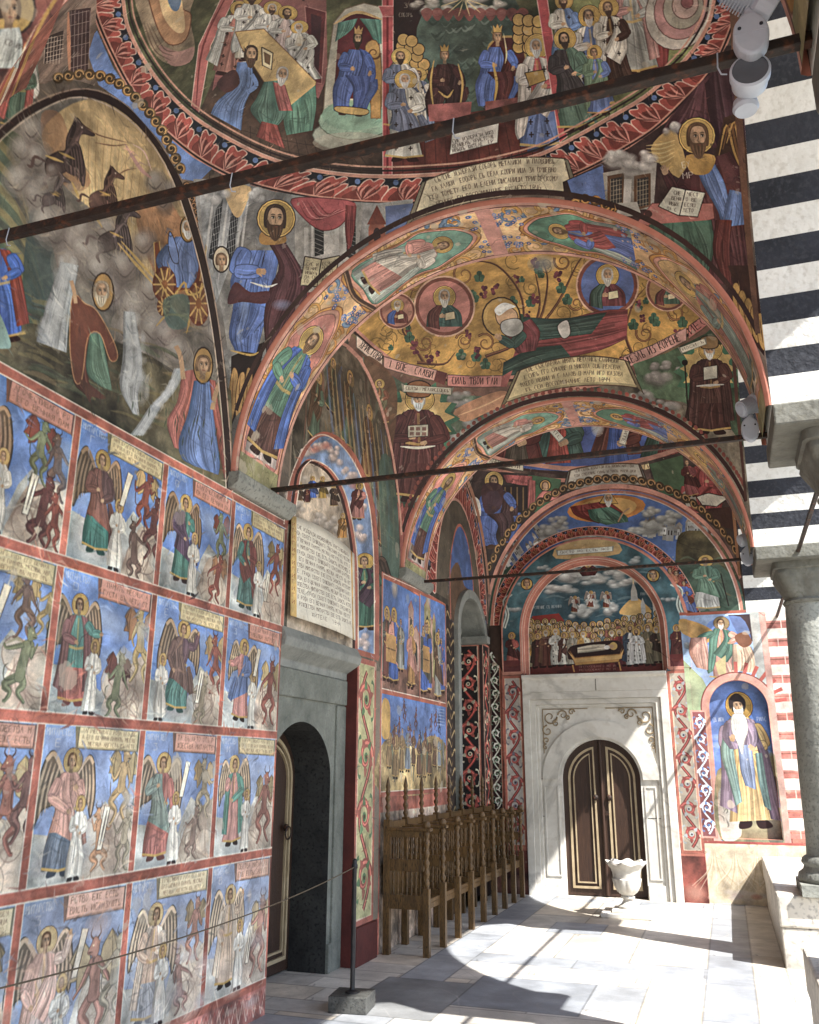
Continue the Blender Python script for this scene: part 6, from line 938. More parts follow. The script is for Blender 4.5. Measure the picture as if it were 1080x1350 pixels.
for i, cv in enumerate(AR):
    m = cv.mpen(); y0, y1 = ARCHES[i]; W = y1-y0; K = 1.735; r = random.Random(i+60)
    m.poly([(-3, 0), (3, 0), (3, W), (-3, W)], (206, 150, 128), nz=.07)
    SA = [(-.86, -1.46, GREEN, BLUE, (200, 124, 110), (84, 52, 46)), (-.17, -.56, (202, 136, 122), (196, 186, 170), (110, 152, 130), None), (.33, .70, (92, 112, 180), (168, 76, 74), (96, 142, 114), None), (.90, 1.42, (120, 140, 130), (176, 110, 96), (196, 156, 100), (110, 130, 120))]
    for k, (h, f, ro, cl, g, lo_) in enumerate(SA):
        h, f = h*K, f*K; s = -1 if f < h else 1; L = abs(f-h)
        m.poly([(h-s*.42, .07), (f+s*.02, .07), (f+s*.02, W-.07), (h-s*.42, W-.07)], (206, 162, 112), 1, 0, nz=.08)
        for j in range(34):
            c = (h-s*.38+s*(L+.38)*r.random(), W*(r.uniform(.1, .3) if r.random() < .5 else r.uniform(.7, .9)) if r.random() < .75 else W*r.random()); q_ = W*r.uniform(.09, .15); d_ = r.choice((-1, 1)); a_ = r.uniform(0, 6)
            cc_ = r.choice([(204, 146, 72), (196, 132, 64), (110, 134, 160), (214, 166, 96)]); spiral(m, c, q_, a_, d_, W*.06, mul(cc_, .75), 1.2); spiral(m, c, q_, a_, d_, W*.035, cc_, 1.2)
        O = [(h-s*.24, W*.5), (h-s*.15, W*.68), (h-s*.03, W*.76), (h+s*.12, W*.84), (h+s*.3, W*.8), (f, W*.88), (f+s*.02, W*.5), (f, W*.12), (h+s*.3, W*.2), (h+s*.12, W*.16), (h-s*.03, W*.24), (h-s*.15, W*.32)]
        c0 = np.mean(O, 0); S_ = lambda t: [tuple(c0+(np.array(o)-c0)*t) for o in O]
        m.poly(S_(1.12), (196, 136, 66), 1, 1, ol=(120, 70, 44), ow=.01); m.poly(S_(1.05), (214, 150, 124), 1, 1, ol=(150, 84, 66), ow=.008); m.poly(S_(.97), g, 1, 1, nz=.07, ol=mul(g, .6), ow=.008)
        m.drape([(h+s*.10, W*.36), (h+s*L*.5, W*.2), (f, W*.16)], [(h+s*.10, W*.64), (h+s*L*.5, W*.8), (f, W*.84)], mixc((196, 194, 184), g, .25), 12, .75, 1.15)
        fig(m, (f-s*.03, W/2), (h-s*.07, W/2), ro, cl, (96, 66, 44), (120, 90, 60) if k % 2 == 0 else None, lo=lo_, wide=1.15 if L > .7 else 1.3, folds=13)
        if k in (1, 2): m.line([(f+s*.03, W*.08), (f+s*.09, W*.5), (f+s*.03, W*.92)], .045, (74, 50, 38), 1, 1, 0); m.line([(f+s*.04, W*.08), (f+s*.10, W*.5), (f+s*.04, W*.92)], .012, (160, 120, 84), 1, 1, 0)
        for u_ in (-.44, -.34): flowers(m, (h+s*u_, W*.28), W*.13, 10, k); flowers(m, (h+s*u_, W*.72), W*.13, 10, k+9)
        if k in (1, 2): flowers(m, (f+s*.18, W*.3), W*.13, 9, k); flowers(m, (f+s*.18, W*.75), W*.13, 9, k+30)
    for s in (-1, 1): m.poly([(s*2.56, .05), (s*2.8, .05), (s*2.8, W-.05), (s*2.56, W-.05)], (150, 144, 96), 1)
    for z in (.03, W-.03): m.line([(-2.85, z), (2.85, z)], .035, (206, 146, 126), 1, 0, 0); m.line([(-2.85, z+(.022 if z < W/2 else -.022)), (2.85, z+(.022 if z < W/2 else -.022))], .010, (100, 54, 46), 1, 0, 0)
    m.line([(.08, .05), (.08, W-.05)], .11, (208, 142, 126), 1, 0, 0)
paint_corner(AR[0].pen())
for zz in (.035, W-.035): pass
# ------------------------------------------------------------ end wall frescoes
m, P = EW.mpen(), EW.pen(); r = random.Random(33)
m.poly([(XL-.1, 0), (2.5, 0), (2.5, 5.8), (XL-.1, 5.8)], (150, 92, 76), nz=.1)
AR_ = lambda c, w_, zs, h, n=40: arch_pts(c, w_, zs, h, n)
BIG = AR_(XC, 1.74, 3.6, 1.90); m.poly(BIG+[(XC+1.74, 3.5), (XC-1.74, 3.5)], (84, 112, 172), 1, 0, nz=.06)
# landscape left and right, heaven above
m.poly([(-3.1, 3.5), (-3.1, 4.1), (-2.85, 4.5), (-2.6, 4.45), (-2.3, 4.2), (-2.3, 3.5)], (66, 92, 74), 1, 0, nz=.1)
city(m, (-2.85, 4.35), (-2.1, 4.75), .30, 22, 4, (180, 180, 176), (150, 140, 130)); city(m, (-.9, 4.72), (.2, 4.55), .24, 30, 6, (184, 184, 180), (160, 150, 140))
m.poly([(-.35, 4.72), (-.1, 4.78), (.1, 4.7), (.28, 4.4), (.46, 3.6), (-.7, 3.6), (-.45, 4.2)], (104, 92, 60), 1, 1, nz=.12); m.poly([(-.75, 3.6), (-.5, 4.3), (.1, 4.35), (.4, 4.0), (.44, 3.6)], (74, 94, 76), 1, 0, nz=.1)
for i in range(30): x = r.uniform(-.6, .4); z = r.uniform(3.65, 4.5); m.line([(x, z), (x+.1, z+.03), (x+.2, z-.02)], .03, r.choice([(56, 76, 60), (96, 112, 84), (120, 104, 66)]), .6)
DZ = .0
for c, rx, ry in (((-2.1, 4.95), .22, .13), ((-1.8, 4.82), .25, .12), ((-1.4, 4.8), .25, .12), ((-1.0, 4.82), .25, .12), ((-.65, 4.93), .22, .14), ((-.45, 5.0), .18, .1), ((-2.0, 5.1), .15, .1), ((-.7, 5.1), .15, .1)): cloud(m, c, rx, ry, 12, (176, 176, 168), 2)
m.ell((XC+.02, 5.22), .56, .20, (206, 134, 70)); m.ell((XC+.02, 5.22), .44, .16, (222, 176, 100), .8)
P.drape([(752, 668), (760, 680), (790, 690)], [(800, 660), (812, 668), (822, 676)], (160, 66, 60), 7); P.drape([(775, 672), (780, 685), (800, 692)], [(805, 668), (825, 680), (828, 688)], (84, 124, 104), 7); P.poly([(790, 664), (802, 645), (815, 664)], (206, 160, 84), 1, 0, ol=INK, ow=1); q = P.fr((802, 668), (0, -20)); face(q, (0, .5), .34, SKIN, GREY, (200, 196, 186)); P.line([(815, 688), (822, 676), (830, 670)], 2, SKIN, 1, 1, 0)
# arches round the tympanum
leafband(m, AR_(LC, 1.34, 3.46, 1.38), AR_(LC, 1.47, 3.46, 1.51), 30, (60, 36, 34), (168, 70, 58), (206, 150, 96)); 
m.line(AR_(XC, 1.715, 3.6, 1.87), .04, (190, 122, 100), 1, 0, 0); m.line(AR_(XC, 1.69, 3.6, 1.845), .012, (226, 200, 180), 1, 0, 0)
# pilgrims at the right
fig(m, (-.06, 3.66), (-.02, 4.42), (84, 116, 96), (96, 128, 104), (130, 100, 60), (150, 130, 100), lo=(190, 190, 180), wide=1.2, hal=(206, 166, 84)); m.line([(.22, 3.7), (.16, 4.15)], .012, INK, 1, 0, 0)
for f, h, ro, cl in (((-.42, 3.66), (-.42, 4.25), (150, 70, 60), BROWN), ((-.34, 3.6), (-.33, 4.1), (84, 104, 170), (70, 90, 160)), ((-.52, 3.75), (-.5, 4.3), (176, 110, 80), MAROON), ((-.30, 3.55), (-.30, 3.95), (110, 60, 46), (96, 110, 160))): fig(m, f, h, ro, cl, (80, 56, 40), None, hal=None, folds=7)
# band of the archivolt: deep green-blue with small saints and scrolls
bo = [(LC-LO, 2.9)]+AR_(LC, LO, LS, LO+.04)+[(LC+LO, 2.9)]; bi = [(LC-LR, 2.9)]+AR_(LC, LR, LS, LR+.04)+[(LC+LR, 2.9)]
m.poly(bo+bi[::-1], (66, 100, 108), 1, 0, nz=.1)
for a in range(9): an_ = math.radians(18+a*18); c = (LC+1.13*math.cos(an_), LS+1.16*math.sin(an_)); cloud(m, c, .13, .07, 5, (160, 168, 166), a)
for a in (38, 142): an_ = math.radians(a); c = (LC+1.13*math.cos(an_), LS+1.16*math.sin(an_)); m.ell(c, .09, .09, INK); m.ell(c, .08, .08, GOLD); q = m.fr((c[0], c[1]-.1), (0, .2)); face(q, (0, .55), .3)
m.poly([(LC-.45, 4.52), (LC+.45, 4.52), (LC+.3, 4.78), (LC-.3, 4.78)], (206, 160, 96), .8, 1); banner(m, (LC-.42, 4.60), (LC+.36, 4.60), .07, ['ДОСТОЙНО ЕСТЬ ЯКО'], (206, 206, 190), 1)
for s in (-1, 1):
    x = LC+s*1.14; fig(m, (x, 2.98), (x, 3.48), (170, 84, 74) if s < 0 else (90, 50, 44), MAROON, hal=(190, 150, 80), folds=6); m.line([(x-s*.02, 4.05), (x+s*.1, 3.95), (x+s*.05, 3.75), (x+s*.11, 3.55)], .06, (186, 196, 186), 1, 1, 0); m.line([(x-s*.02, 4.05), (x+s*.1, 3.95), (x+s*.05, 3.75), (x+s*.11, 3.55)], .015, (70, 70, 64), .7, 1, 0)
    m.poly([(x-.15, 2.89), (x+.15, 2.89), (x+.15, 3.08), (x-.15, 3.08)], (110, 44, 42), .9)
# tympanum: the saint lying in the open coffin among mourners
tin = [(LC-.945, 2.86)]+AR_(LC, .945, LS, .985)+[(LC+.945, 2.86)]
m.poly([(LC-LR-.03, 2.84)]+AR_(LC, LR+.03, LS, LR+.07)+[(LC+LR+.03, 2.84)], (58, 88, 100), 1, 0, nz=.1)
for i in range(22): z = r.uniform(3.5, 4.3); x = r.uniform(-2.5, -.75); m.line([(x-.14, z), (x, z+.03), (x+.15, z-.01)], r.uniform(.02, .04), (110, 136, 140), .6)
for c, rx, ry in (((LC-.45, 4.1), .22, .08), ((LC+.45, 4.12), .2, .08), ((LC-.28, 4.26), .24, .10), ((LC+.1, 4.22), .25, .08), ((LC+.35, 4.3), .2, .09), ((LC-.05, 4.35), .25, .08), ((LC-.02, 3.82), .2, .1), ((LC-.2, 3.74), .14, .08), ((LC+.25, 3.76), .14, .08)): cloud(m, c, rx*1.15, ry*1.2, 11, (204, 206, 200), 3)
m.drape([(LC-.06, 4.42), (LC-.14, 4.34), (LC-.1, 4.26)], [(LC+.04, 4.42), (LC+.12, 4.34), (LC+.08, 4.26)], (92, 40, 40), 6); m.ell((LC-.01, 4.44), .06, .06, GOLD); q = m.fr((LC-.01, 4.36), (0, .14)); face(q, (0, .55), .3)
for x, z in ((-.25, 3.86), (-.02, 3.92), (.2, 3.9)): fig(m, (LC+x, z-.12), (LC+x+.03, z+.12), (130, 70, 56), (196, 190, 180), hal=(206, 170, 90), wings=(150, 140, 130), detail=0, folds=4)
text(m, (-2.45, 3.82), (.42, 0), .045, 'УСПЕНИЕ СВ ИОАННА', (206, 210, 206)); text(m, (-.92, 3.93), (.16, 0), .04, 'РИЛСКИ', (206, 210, 206))
for x in (-2.5, ): m.poly([(x-.02, 3.42), (x+.48, 3.44), (x+.46, 3.62), (x, 3.6)], (196, 196, 186)); m.poly([(x-.05, 3.6), (x+.5, 3.62), (x+.42, 3.74), (x+.04, 3.72)], (150, 50, 42)); m.poly([(x-.05, 3.36), (x+.6, 3.38), (x+.55, 3.45), (x, 3.44)], (140, 46, 40))
for k in range(5): m.ell((-2.45+k*.09, 3.52), .025, .04, (70, 70, 76))
m.poly([(-1.2, 3.5), (-.82, 3.48), (-.84, 3.7), (-1.18, 3.7)], (176, 176, 160)); m.poly([(-1.22, 3.68), (-.8, 3.67), (-.9, 3.84), (-1.0, 3.9), (-1.12, 3.84)], (206, 166, 96), 1, 1); m.poly([(-1.06, 3.86), (-.96, 3.86), (-.97, 4.0), (-1.01, 4.14), (-1.05, 4.0)], (190, 190, 180)); m.line([(-1.01, 4.1), (-1.01, 4.22)], .015, (220, 200, 150), 1, 0, 0)
for x in (-.74, -.9): m.poly([(x-.03, 3.5), (x+.03, 3.5), (x+.03, 3.8), (x, 3.9), (x-.03, 3.8)], (184, 184, 176))
m.poly([(LC-.95, 2.86), (LC+.95, 2.86), (LC+.95, 3.08), (LC-.95, 3.1)], (110, 44, 38), 1, 0, nz=.1); m.poly([(LC-.95, 3.1), (LC+.95, 3.08), (LC+.95, 3.5), (LC+.4, 3.45), (LC, 3.35), (LC-.4, 3.42), (LC-.95, 3.42)], (92, 74, 54), 1, 0)
for row, (z, n) in enumerate(((3.50, 17), (3.43, 16), (3.35, 15), (3.26, 14), (3.17, 12))):
    for k in range(n): x = -2.50+1.78*k/(n-1)+r.uniform(-.02, .02); d = abs(x-LC)/.95; zz = z+.10*d+r.uniform(-.02, .02); m.drape([(x-.05, zz), (x-.06, zz-.12)], [(x+.05, zz), (x+.06, zz-.12)], r.choice([(186, 176, 154), (150, 90, 70), (190, 156, 100), (110, 120, 120), (170, 160, 150)]), 3); m.ell((x, zz+.05), .052, .052, (60, 44, 30)); m.ell((x, zz+.05), .045, .045, (204, 166, 92)); q = m.fr((x, zz-.02), (0, .11)); face(q, (0, .6), .3, SKIN, r.choice([BROWN, GREY, (60, 44, 34)]), r.choice([(84, 62, 46), None, (190, 184, 172)]), detail=0)
for x, h, c1, c2 in ((-2.5, .52, (130, 120, 92), OCHRE), (-2.4, .5, (84, 40, 36), (60, 40, 34)), (-2.28, .55, (96, 50, 40), (110, 70, 50)), (-2.14, .56, (196, 190, 176), (206, 200, 186)), (-2.02, .5, (206, 200, 184), (96, 60, 50)), (-1.9, .5, (170, 160, 140), (150, 140, 120)), (-1.75, .5, (196, 186, 160), OCHRE), (-1.25, .5, (96, 40, 40), (150, 60, 50)), (-1.1, .56, (206, 204, 196), (60, 70, 84)), (-.98, .55, (120, 130, 110), (84, 60, 46)), (-.86, .56, (110, 100, 76), (130, 116, 84)), (-.75, .52, (130, 118, 90), (70, 50, 40)), (-1.02, .5, (206, 204, 196), (200, 196, 190))):
    fig(m, (x, 2.95+.05*r.random()), (x, 2.97+h), c1, c2, r.choice([BROWN, GREY]), r.choice([None, (84, 62, 46), (190, 184, 172)]), cross=int(c1[0] > 190), folds=6, hal=(190, 150, 80), trim=None)
m.poly([(-1.98, 3.13), (-1.9, 3.07), (-1.26, 3.10), (-1.2, 3.18), (-1.22, 3.26), (-1.34, 3.32), (-1.85, 3.28), (-1.97, 3.22)], (52, 30, 26), 1, 1); m.poly([(-1.95, 3.2), (-1.88, 3.1), (-1.26, 3.13), (-1.22, 3.22), (-1.28, 3.02), (-1.88, 2.99)], (196, 140, 72), 1, 0, ol=(110, 70, 40), ow=.012); m.poly([(-1.98, 3.2), (-1.88, 3.08), (-1.26, 3.11), (-1.2, 3.2), (-1.24, 3.06), (-1.88, 3.03)], (214, 166, 96), 1)
m.drape([(-1.84, 3.16), (-1.65, 3.17), (-1.45, 3.19)], [(-1.84, 3.24), (-1.65, 3.27), (-1.45, 3.27)], (190, 176, 150), 4); m.ell((-1.34, 3.24), .055, .055, GOLD); m.ell((-1.38, 3.235), .05, .03, SKIN); m.ell((-1.43, 3.225), .04, .03, (206, 200, 190)); m.line([(-1.92, 3.0), (-1.9, 2.9)], .02, (196, 140, 72), 1, 0, 0); m.line([(-1.28, 3.02), (-1.26, 2.9)], .02, (196, 140, 72), 1, 0, 0)
for k in range(2): text(m, (-1.83, 2.955-k*.045), (.5, 0), .03, 'ПРЕПОДОБНАГО МОЩИ'[k:], (206, 170, 150))
m.line(tin, .05, (190, 120, 100), 1, 0, 0); m.line([(LC-.92, 2.86)]+AR_(LC, .915, LS, .955)+[(LC+.92, 2.86)], .012, (226, 200, 180), 1, 0, 0)
m.line(bo, .045, (196, 128, 108), 1, 0, 0); m.line(bi, .075, (196, 128, 108), 1, 0, 0); m.line(bi, .012, (230, 206, 186), 1, 0, 0); m.line([(LC-LO, 2.9), (LC-LR, 2.9)], .04, (196, 128, 108), 1, 0, 0); m.line([(LC+LO, 2.9), (LC+LR, 2.9)], .04, (196, 128, 108), 1, 0, 0)
# strips and pilasters either side of the portal
arab(m, (LC-1.15, .58), (LC-1.15, 2.86), .28, (176, 162, 152), (140, 66, 62), 9, (150, 72, 66), (120, 110, 120), TERRA, .12); arab(m, (LC+1.11, .58), (LC+1.11, 2.86), .28, (160, 142, 124), (130, 64, 58), 9, (136, 66, 60), (150, 150, 150), TERRA, .12)
for c in (LC-1.15, LC+1.11): m.poly([(c-.15, 0), (c+.15, 0), (c+.15, .56), (c-.15, .56)], (122, 58, 48), nz=.12); m.line([(c-.15, .56), (c+.15, .56)], .03, TERRA, 1, 0, 0); m.soft((c, .12), .16, .12, (176, 130, 110), .6)
arab(m, (-3.03, .3), (-3.03, 3.3), .17, (56, 26, 28), (190, 192, 168), 11, (196, 198, 176), (120, 150, 120), TERRA, .1)
m.poly([(-3.12, 3.3), (-2.9, 3.3), (-2.9, 3.5), (-3.12, 3.5)], TERRA)
m.poly([(-2.9, 2.9), (-2.92, 3.6), (-3.1, 3.6), (-3.1, 3.3)], (70, 50, 40))
# right of the portal: angel panel, arabesque, saint in the niche, painted brick, painted curtain
m.poly([(-.42, 2.3), (.56, 2.3), (.56, 3.6), (-.42, 3.6)], (150, 172, 206), 1, 0, nz=.06); m.poly([(-.42, 2.2), (-.42, 3.0), (-.2, 2.75), (-.1, 2.5), (-.12, 2.2)], (160, 172, 130), 1, 0)
m.poly([(.2, 3.58), (.5, 3.58), (.5, 3.2), (.3, 3.3)], (74, 54, 60), 1); m.poly([(-.05, 3.5), (.35, 3.55), (.45, 3.2), (.2, 3.1), (-.1, 3.2)], (100, 130, 196), .8, 1)
m.poly([(-.42, 3.55), (-.2, 3.5), (.0, 3.36), (-.1, 3.22), (-.3, 3.3), (-.42, 3.38)], (206, 160, 90), 1, 1, nz=.1); cloud(m, (-.32, 3.2), .1, .07, 6, (150, 150, 150), 2)
fig(m, (.06, 2.72), (.1, 3.56), (206, 150, 130), (90, 130, 110), (80, 56, 40), (200, 196, 186), hal=(150, 126, 90), wide=1.1, arms=(((-.12, .74), (-.3, .66), (-.4, .5)), ((.12, .74), (.22, .66), (.12, .6)))); m.drape([(-.3, 3.3), (-.34, 3.1), (-.26, 2.9)], [(-.1, 3.3), (-.1, 3.1), (-.12, 2.86)], (214, 160, 140), 7); m.drape([(.22, 3.2), (.2, 3.0), (.18, 2.85)], [(.44, 3.15), (.5, 2.95), (.46, 2.8)], (206, 170, 140), 7); m.poly([(.26, 3.3), (.4, 3.34), (.46, 3.2), (.36, 3.14), (.28, 3.2)], (130, 80, 56), 1, 1)
m.poly([(-.02, 2.95), (.12, 3.05), (.1, 2.8), (.0, 2.8)], (206, 190, 130), .9); m.line([(-.42, 3.62), (.58, 3.62)], .04, TERRA, 1, 0, 0)
m.poly([(.47, .7), (.585, .7), (.585, 3.6), (.47, 3.6)], (190, 186, 178), 1)
NI = lambda k: [(.21-.36-k, .72)]+AR_(.21, .36+k, 2.36, .36+k)+[(.21+.36+k, .72)]
m.poly(NI(.10), (206, 146, 130)); m.line(NI(.1), .012, (130, 60, 50), 1, 0, 0)
arab(m, (-.29, .76), (-.29, 2.34), .2, (146, 84, 84), (186, 194, 212), 6, (200, 208, 226), (110, 136, 190), (206, 140, 124), .1)
m.poly(NI(.0), (84, 114, 178), 1, 0, nz=.08); m.poly([(-.15, .74), (-.15, 1.5), (0, 1.6), (.1, 1.3), (.35, 1.35), (.48, 1.75), (.6, 1.7), (.6, .74)], (120, 112, 84), 1, 1, nz=.12); rocks(m, [(-.14, .76), (-.14, 1.3), (.0, 1.35), (.1, .9), (.05, .76)], (146, 144, 132), 10, 4); rocks(m, [(.4, .76), (.5, 1.3), (.58, 1.5), (.58, .76)], (110, 100, 84), 8, 6)
for z in (2.0, 1.9): m.soft((-.05, z), .12, .05, (150, 176, 206), .6); m.soft((.5, z-.1), .1, .05, (150, 176, 206), .6)
q = fig(m, (.26, .90), (.20, 2.56), (204, 170, 112), (134, 116, 134), (46, 34, 30), (206, 204, 196), hal=(150, 116, 56), wide=.92, folds=12, trim=None)
m.drape([(.02, 2.12), (-.06, 1.8), (.0, 1.5), (.06, 1.15)], [(.12, 2.15), (.1, 1.8), (.12, 1.5), (.14, 1.2)], (128, 158, 148), 5); m.drape([(.33, 2.1), (.40, 1.8), (.42, 1.4), (.46, 1.0)], [(.4, 2.05), (.5, 1.75), (.52, 1.35), (.58, .98)], (136, 114, 134), 6); m.drape([(.36, 1.8), (.36, 1.5), (.4, 1.15)], [(.44, 1.8), (.46, 1.4), (.48, 1.1)], (124, 156, 150), 4)
m.drape([(.02, 2.18), (-.02, 2.0), (.06, 1.85)], [(.38, 2.18), (.42, 2.0), (.36, 1.85)], (142, 122, 140), 9); m.drape([(.16, 1.9), (.16, 1.6), (.2, 1.4)], [(.32, 1.9), (.33, 1.6), (.32, 1.35)], (130, 144, 176), 7); m.poly([(.13, 2.28), (.1, 2.1), (.16, 1.92), (.2, 1.78), (.24, 1.94), (.3, 2.1), (.27, 2.28)], (214, 212, 204), 1, 1, ol=GREY, ow=.008)
for k in range(6): m.line([(.14+k*.024, 2.24), (.15+k*.02, 2.05), (.19+k*.004, 1.84)], .008, (150, 150, 146), .8)
m.poly([(.11, 2.35), (.1, 2.47), (.2, 2.56), (.3, 2.47), (.29, 2.35), (.25, 2.44), (.15, 2.44)], (44, 32, 32), 1, 1); hand(m, (.1, 1.98), .035, SKIN, 1.2); hand(m, (.33, 1.86), .035, SKIN, 2.4); text(m, (-.12, 2.2), (.14, 0), .05, 'СВ ИОА', (206, 210, 220)); text(m, (.42, 2.2), (.12, 0), .05, 'РИЛС', (206, 210, 220))
for z in range(12):
    y = .78+z*.236; m.poly([(.66, y), (1.3, y), (1.3, y+.06), (.66, y+.06)], (190, 112, 98), nz=.1); m.poly([(.66, y+.075), (1.3, y+.075), (1.3, y+.10), (.66, y+.10)], (196, 124, 110), nz=.1); m.poly([(.66, y+.10), (1.3, y+.10), (1.3, y+.236), (.66, y+.236)], (216, 196, 180), nz=.06)
    for x in (.78, .98, 1.16): m.line([(x+(z % 2)*.06, y+.0), (x+(z % 2)*.06, y+.1)], .012, (216, 180, 164), .9, 0, 0)
for k in range(7): a = math.radians(10+k*13); c, s = math.cos(a), math.sin(a); m.line([(.21+.46*c, 2.36+.46*s), (.21+.60*c, 2.36+.60*s)], .045, (184, 90, 78), 1, 0, 0)
m.poly([(.585, .70), (.66, .70), (.66, 3.6), (.585, 3.6)], (196, 150, 136), .9); m.poly([(1.3, 0), (2.5, 0), (2.5, 5.8), (1.3, 5.8)], (214, 196, 180), nz=.06)
for z in range(22): m.poly([(1.3, .2+z*.26), (2.5, .2+z*.26), (2.5, .3+z*.26), (1.3, .3+z*.26)], (180, 84, 74), nz=.1)
m.poly([(-.36, .0), (1.3, .0), (1.3, .70), (-.36, .70)], (212, 192, 158), nz=.06); m.line([(-.36, .715), (1.3, .715)], .03, (176, 90, 78), 1, 0, 0)
for c0 in (-.25, 0, .25, .5, .75, 1.0):
    for k in range(9): a = -1.5+k*.375; m.line([(c0, .69), (c0+.12*math.sin(a)*.7, .4), (c0+.3*math.sin(a), .12+.05*abs(a))], .012, (190, 164, 124) if k % 2 else (226, 210, 180), .6)
for i in range(26): m.soft((r.uniform(-.36, .6), r.uniform(0, .14)), .07, .035, r.choice([(206, 190, 176), (176, 110, 96), (196, 180, 164)]), .6, n=3)
# ------------------------------------------------------------ marble floor
m = FL.mpen(); r = random.Random(5); CRM = [(200, 193, 180), (208, 202, 188), (190, 183, 170), (204, 191, 170), (196, 191, 182)]; GRY = [(146, 151, 157), (154, 158, 162), (136, 141, 147)]
def slab(x0, x1, y0, y1, col, j=(120, 114, 104)): m.poly([(x0, y0), (x1, y0), (x1, y1), (x0, y1)], col, 1, 0, nz=.035); m.line([(x0, y0), (x1, y0), (x1, y1), (x0, y1), (x0, y0)], .013, mul(col, .62), .8, 0, 0); [m.soft((r.uniform(x0, x1), r.uniform(y0, y1)), r.uniform(.03, .14), r.uniform(.02, .08), mul(col, r.uniform(.88, 1.06)), .4, n=2) for _ in range(4)]; r.random() < .3 and m.line([(x0, y0), (x0+.05, y0+.02), (x0+.03, y0+.09)], .015, mul(col, .6), .7)
y = -.6
while y < 12.4:
    d = r.choice((.32, .42, .38)); x = -3.9
    while x < 1.4: w_ = r.uniform(.5, .9); slab(x, x+w_, y, y+d, r.choice(CRM)); x += w_
    y += d
y = -.6
while y < 12.3:
    d = r.uniform(.8, 1.3); slab(-.31, .05, y, y+d, r.choice(GRY)); slab(-2.62, -2.25, y+.3, y+d+.3, r.choice(GRY)); y += d
y = -.6
while y < 12.3: d = r.uniform(.35, .95); slab(.05, .31, y, y+d, r.choice(CRM)); y += d
for a, c in ((8.0, 8.38), (11.75, 12.1), (5.55, 5.9), (2.6, 2.95)):
    x = -3.3 if a < 6 else -2.25
    while x < -.31: w_ = min(-.31-x, r.uniform(.6, 1.1)); slab(x, x+w_, a, c, r.choice(GRY)); x += w_
for y0 in (8.38, 9.55, 10.7):
    for x0 in (-2.25, -1.6, -.95): slab(x0, min(x0+.65, -.31), y0, y0+1.1, r.choice(CRM))
slab(-1.9, -1.35, 9.6, 10.25, GRY[0]); slab(-2.0, -1.1, 6.55, 7.5, GRY[2]); slab(-1.1, -.72, 6.75, 7.5, GRY[1]); slab(-.72, -.31, 6.4, 7.1, (202, 188, 166)); slab(-.72, -.31, 7.1, 7.9, CRM[1]); slab(-2.7, -2.0, 6.1, 7.2, (132, 134, 134)); slab(-2.0, -.8, 6.15, 6.5, CRM[2])
for i in range(60): x, y = r.uniform(-3, 0), r.uniform(4, 12); m.line([(x, y), (x+r.uniform(-.2, .3), y+r.uniform(.1, .4)), (x+r.uniform(-.3, .5), y+r.uniform(.3, .8))], .007, (170, 166, 160), .6)
# ------------------------------------------------------------ stone, wood and metal
M_stone = noisy('grey_stone', (106, 108, 104), (142, 143, 136), 5, .75, .3, c2=(134, 134, 127), sc2=50)
M_dstone = noisy('dark_stone', (112, 113, 106), (148, 148, 139), 3, .7, .5, c2=(108, 109, 103), sc2=40)
M_nearblack = noisy('near_black_stone', (34, 34, 34), (58, 58, 56), 4, .75, .3, c2=(26, 26, 26), sc2=40)  # near-black stone for the side doorway's reveal and the marble joints
M_basal = noisy('basalt', (58, 58, 56), (84, 84, 80), 8, .5, .3, c2=(44, 44, 44), sc2=60)
M_cap = noisy('weathered_capital', (84, 83, 76), (118, 117, 108), 5, .8, .6, c2=(98, 96, 86), sc2=30)
M_port = noisy('side_portal_stone', (90, 93, 86), (128, 130, 121), 4.5, .8, .8, c2=(108, 109, 101), sc2=45)
M_marble = noisy('portal_marble', (182, 177, 166), (214, 210, 201), 1.6, .55, .12, c2=(188, 182, 171), sc2=12, veins=(150, 145, 137))
M_marble2 = noisy('worn_marble', (176, 170, 158), (206, 200, 188), 2.2, .55, .12, c2=(150, 146, 138), sc2=26, veins=(140, 136, 130))
M_white = noisy('white_plaster', (206, 204, 196), (224, 222, 215), 3.5, .85, .5, c2=(200, 197, 188), sc2=30)
M_black = noisy('black_plaster', (28, 30, 35), (48, 50, 58), 2.5, .8, .4, c2=(52, 54, 60), sc2=40)
M_pinkp = noisy('pink_border', (176, 112, 94), (196, 132, 112), 8, .7, .1)
M_maroon = noisy('maroon_plaster', (66, 28, 26), (92, 42, 36), 5, .7, .15)
M_oak = noisy('stall_oak', (68, 50, 29), (114, 86, 50), 5, .45, .2, c2=(42, 31, 19), sc2=30, stretch=(6, 6, 1))
M_walnut = noisy('door_wood', (44, 30, 24), (66, 46, 34), 6, .5, .25, stretch=(10, 10, .8))
M_beadw = noisy('pale_moulding', (150, 132, 104), (178, 160, 130), 8, .5, .1)
M_iron = noisy('tie_iron', (28, 25, 23), (56, 44, 36), 14, .6, .5, c2=(84, 52, 36), sc2=30, metal=.2)
M_steel = noisy('dark_steel', (40, 40, 42), (62, 60, 60), 8, .4, .1, metal=.5)
M_lamp = noisy('lamp_paint', (160, 167, 178), (178, 184, 193), 6, .4, .03)
M_lampg = noisy('lamp_glass', (70, 74, 80), (90, 94, 100), 6, .15, .0)
M_rope = noisy('rope', (70, 60, 48), (100, 88, 70), 60, .8, .3)
M_ground = noisy('courtyard_paving', (150, 146, 138), (182, 178, 168), 1.2, .85, .3, c2=(130, 126, 118), sc2=14)
M_roof = noisy('roof_lead', (96, 98, 100), (120, 122, 124), 2, .5, .1)
F_WL, F_EW = fresco(WL, .75), fresco(EW, .55); F_V = [fresco(c) for c in V]; F_A = [fresco(c) for c in AR]; F_NR = fresco(NR)
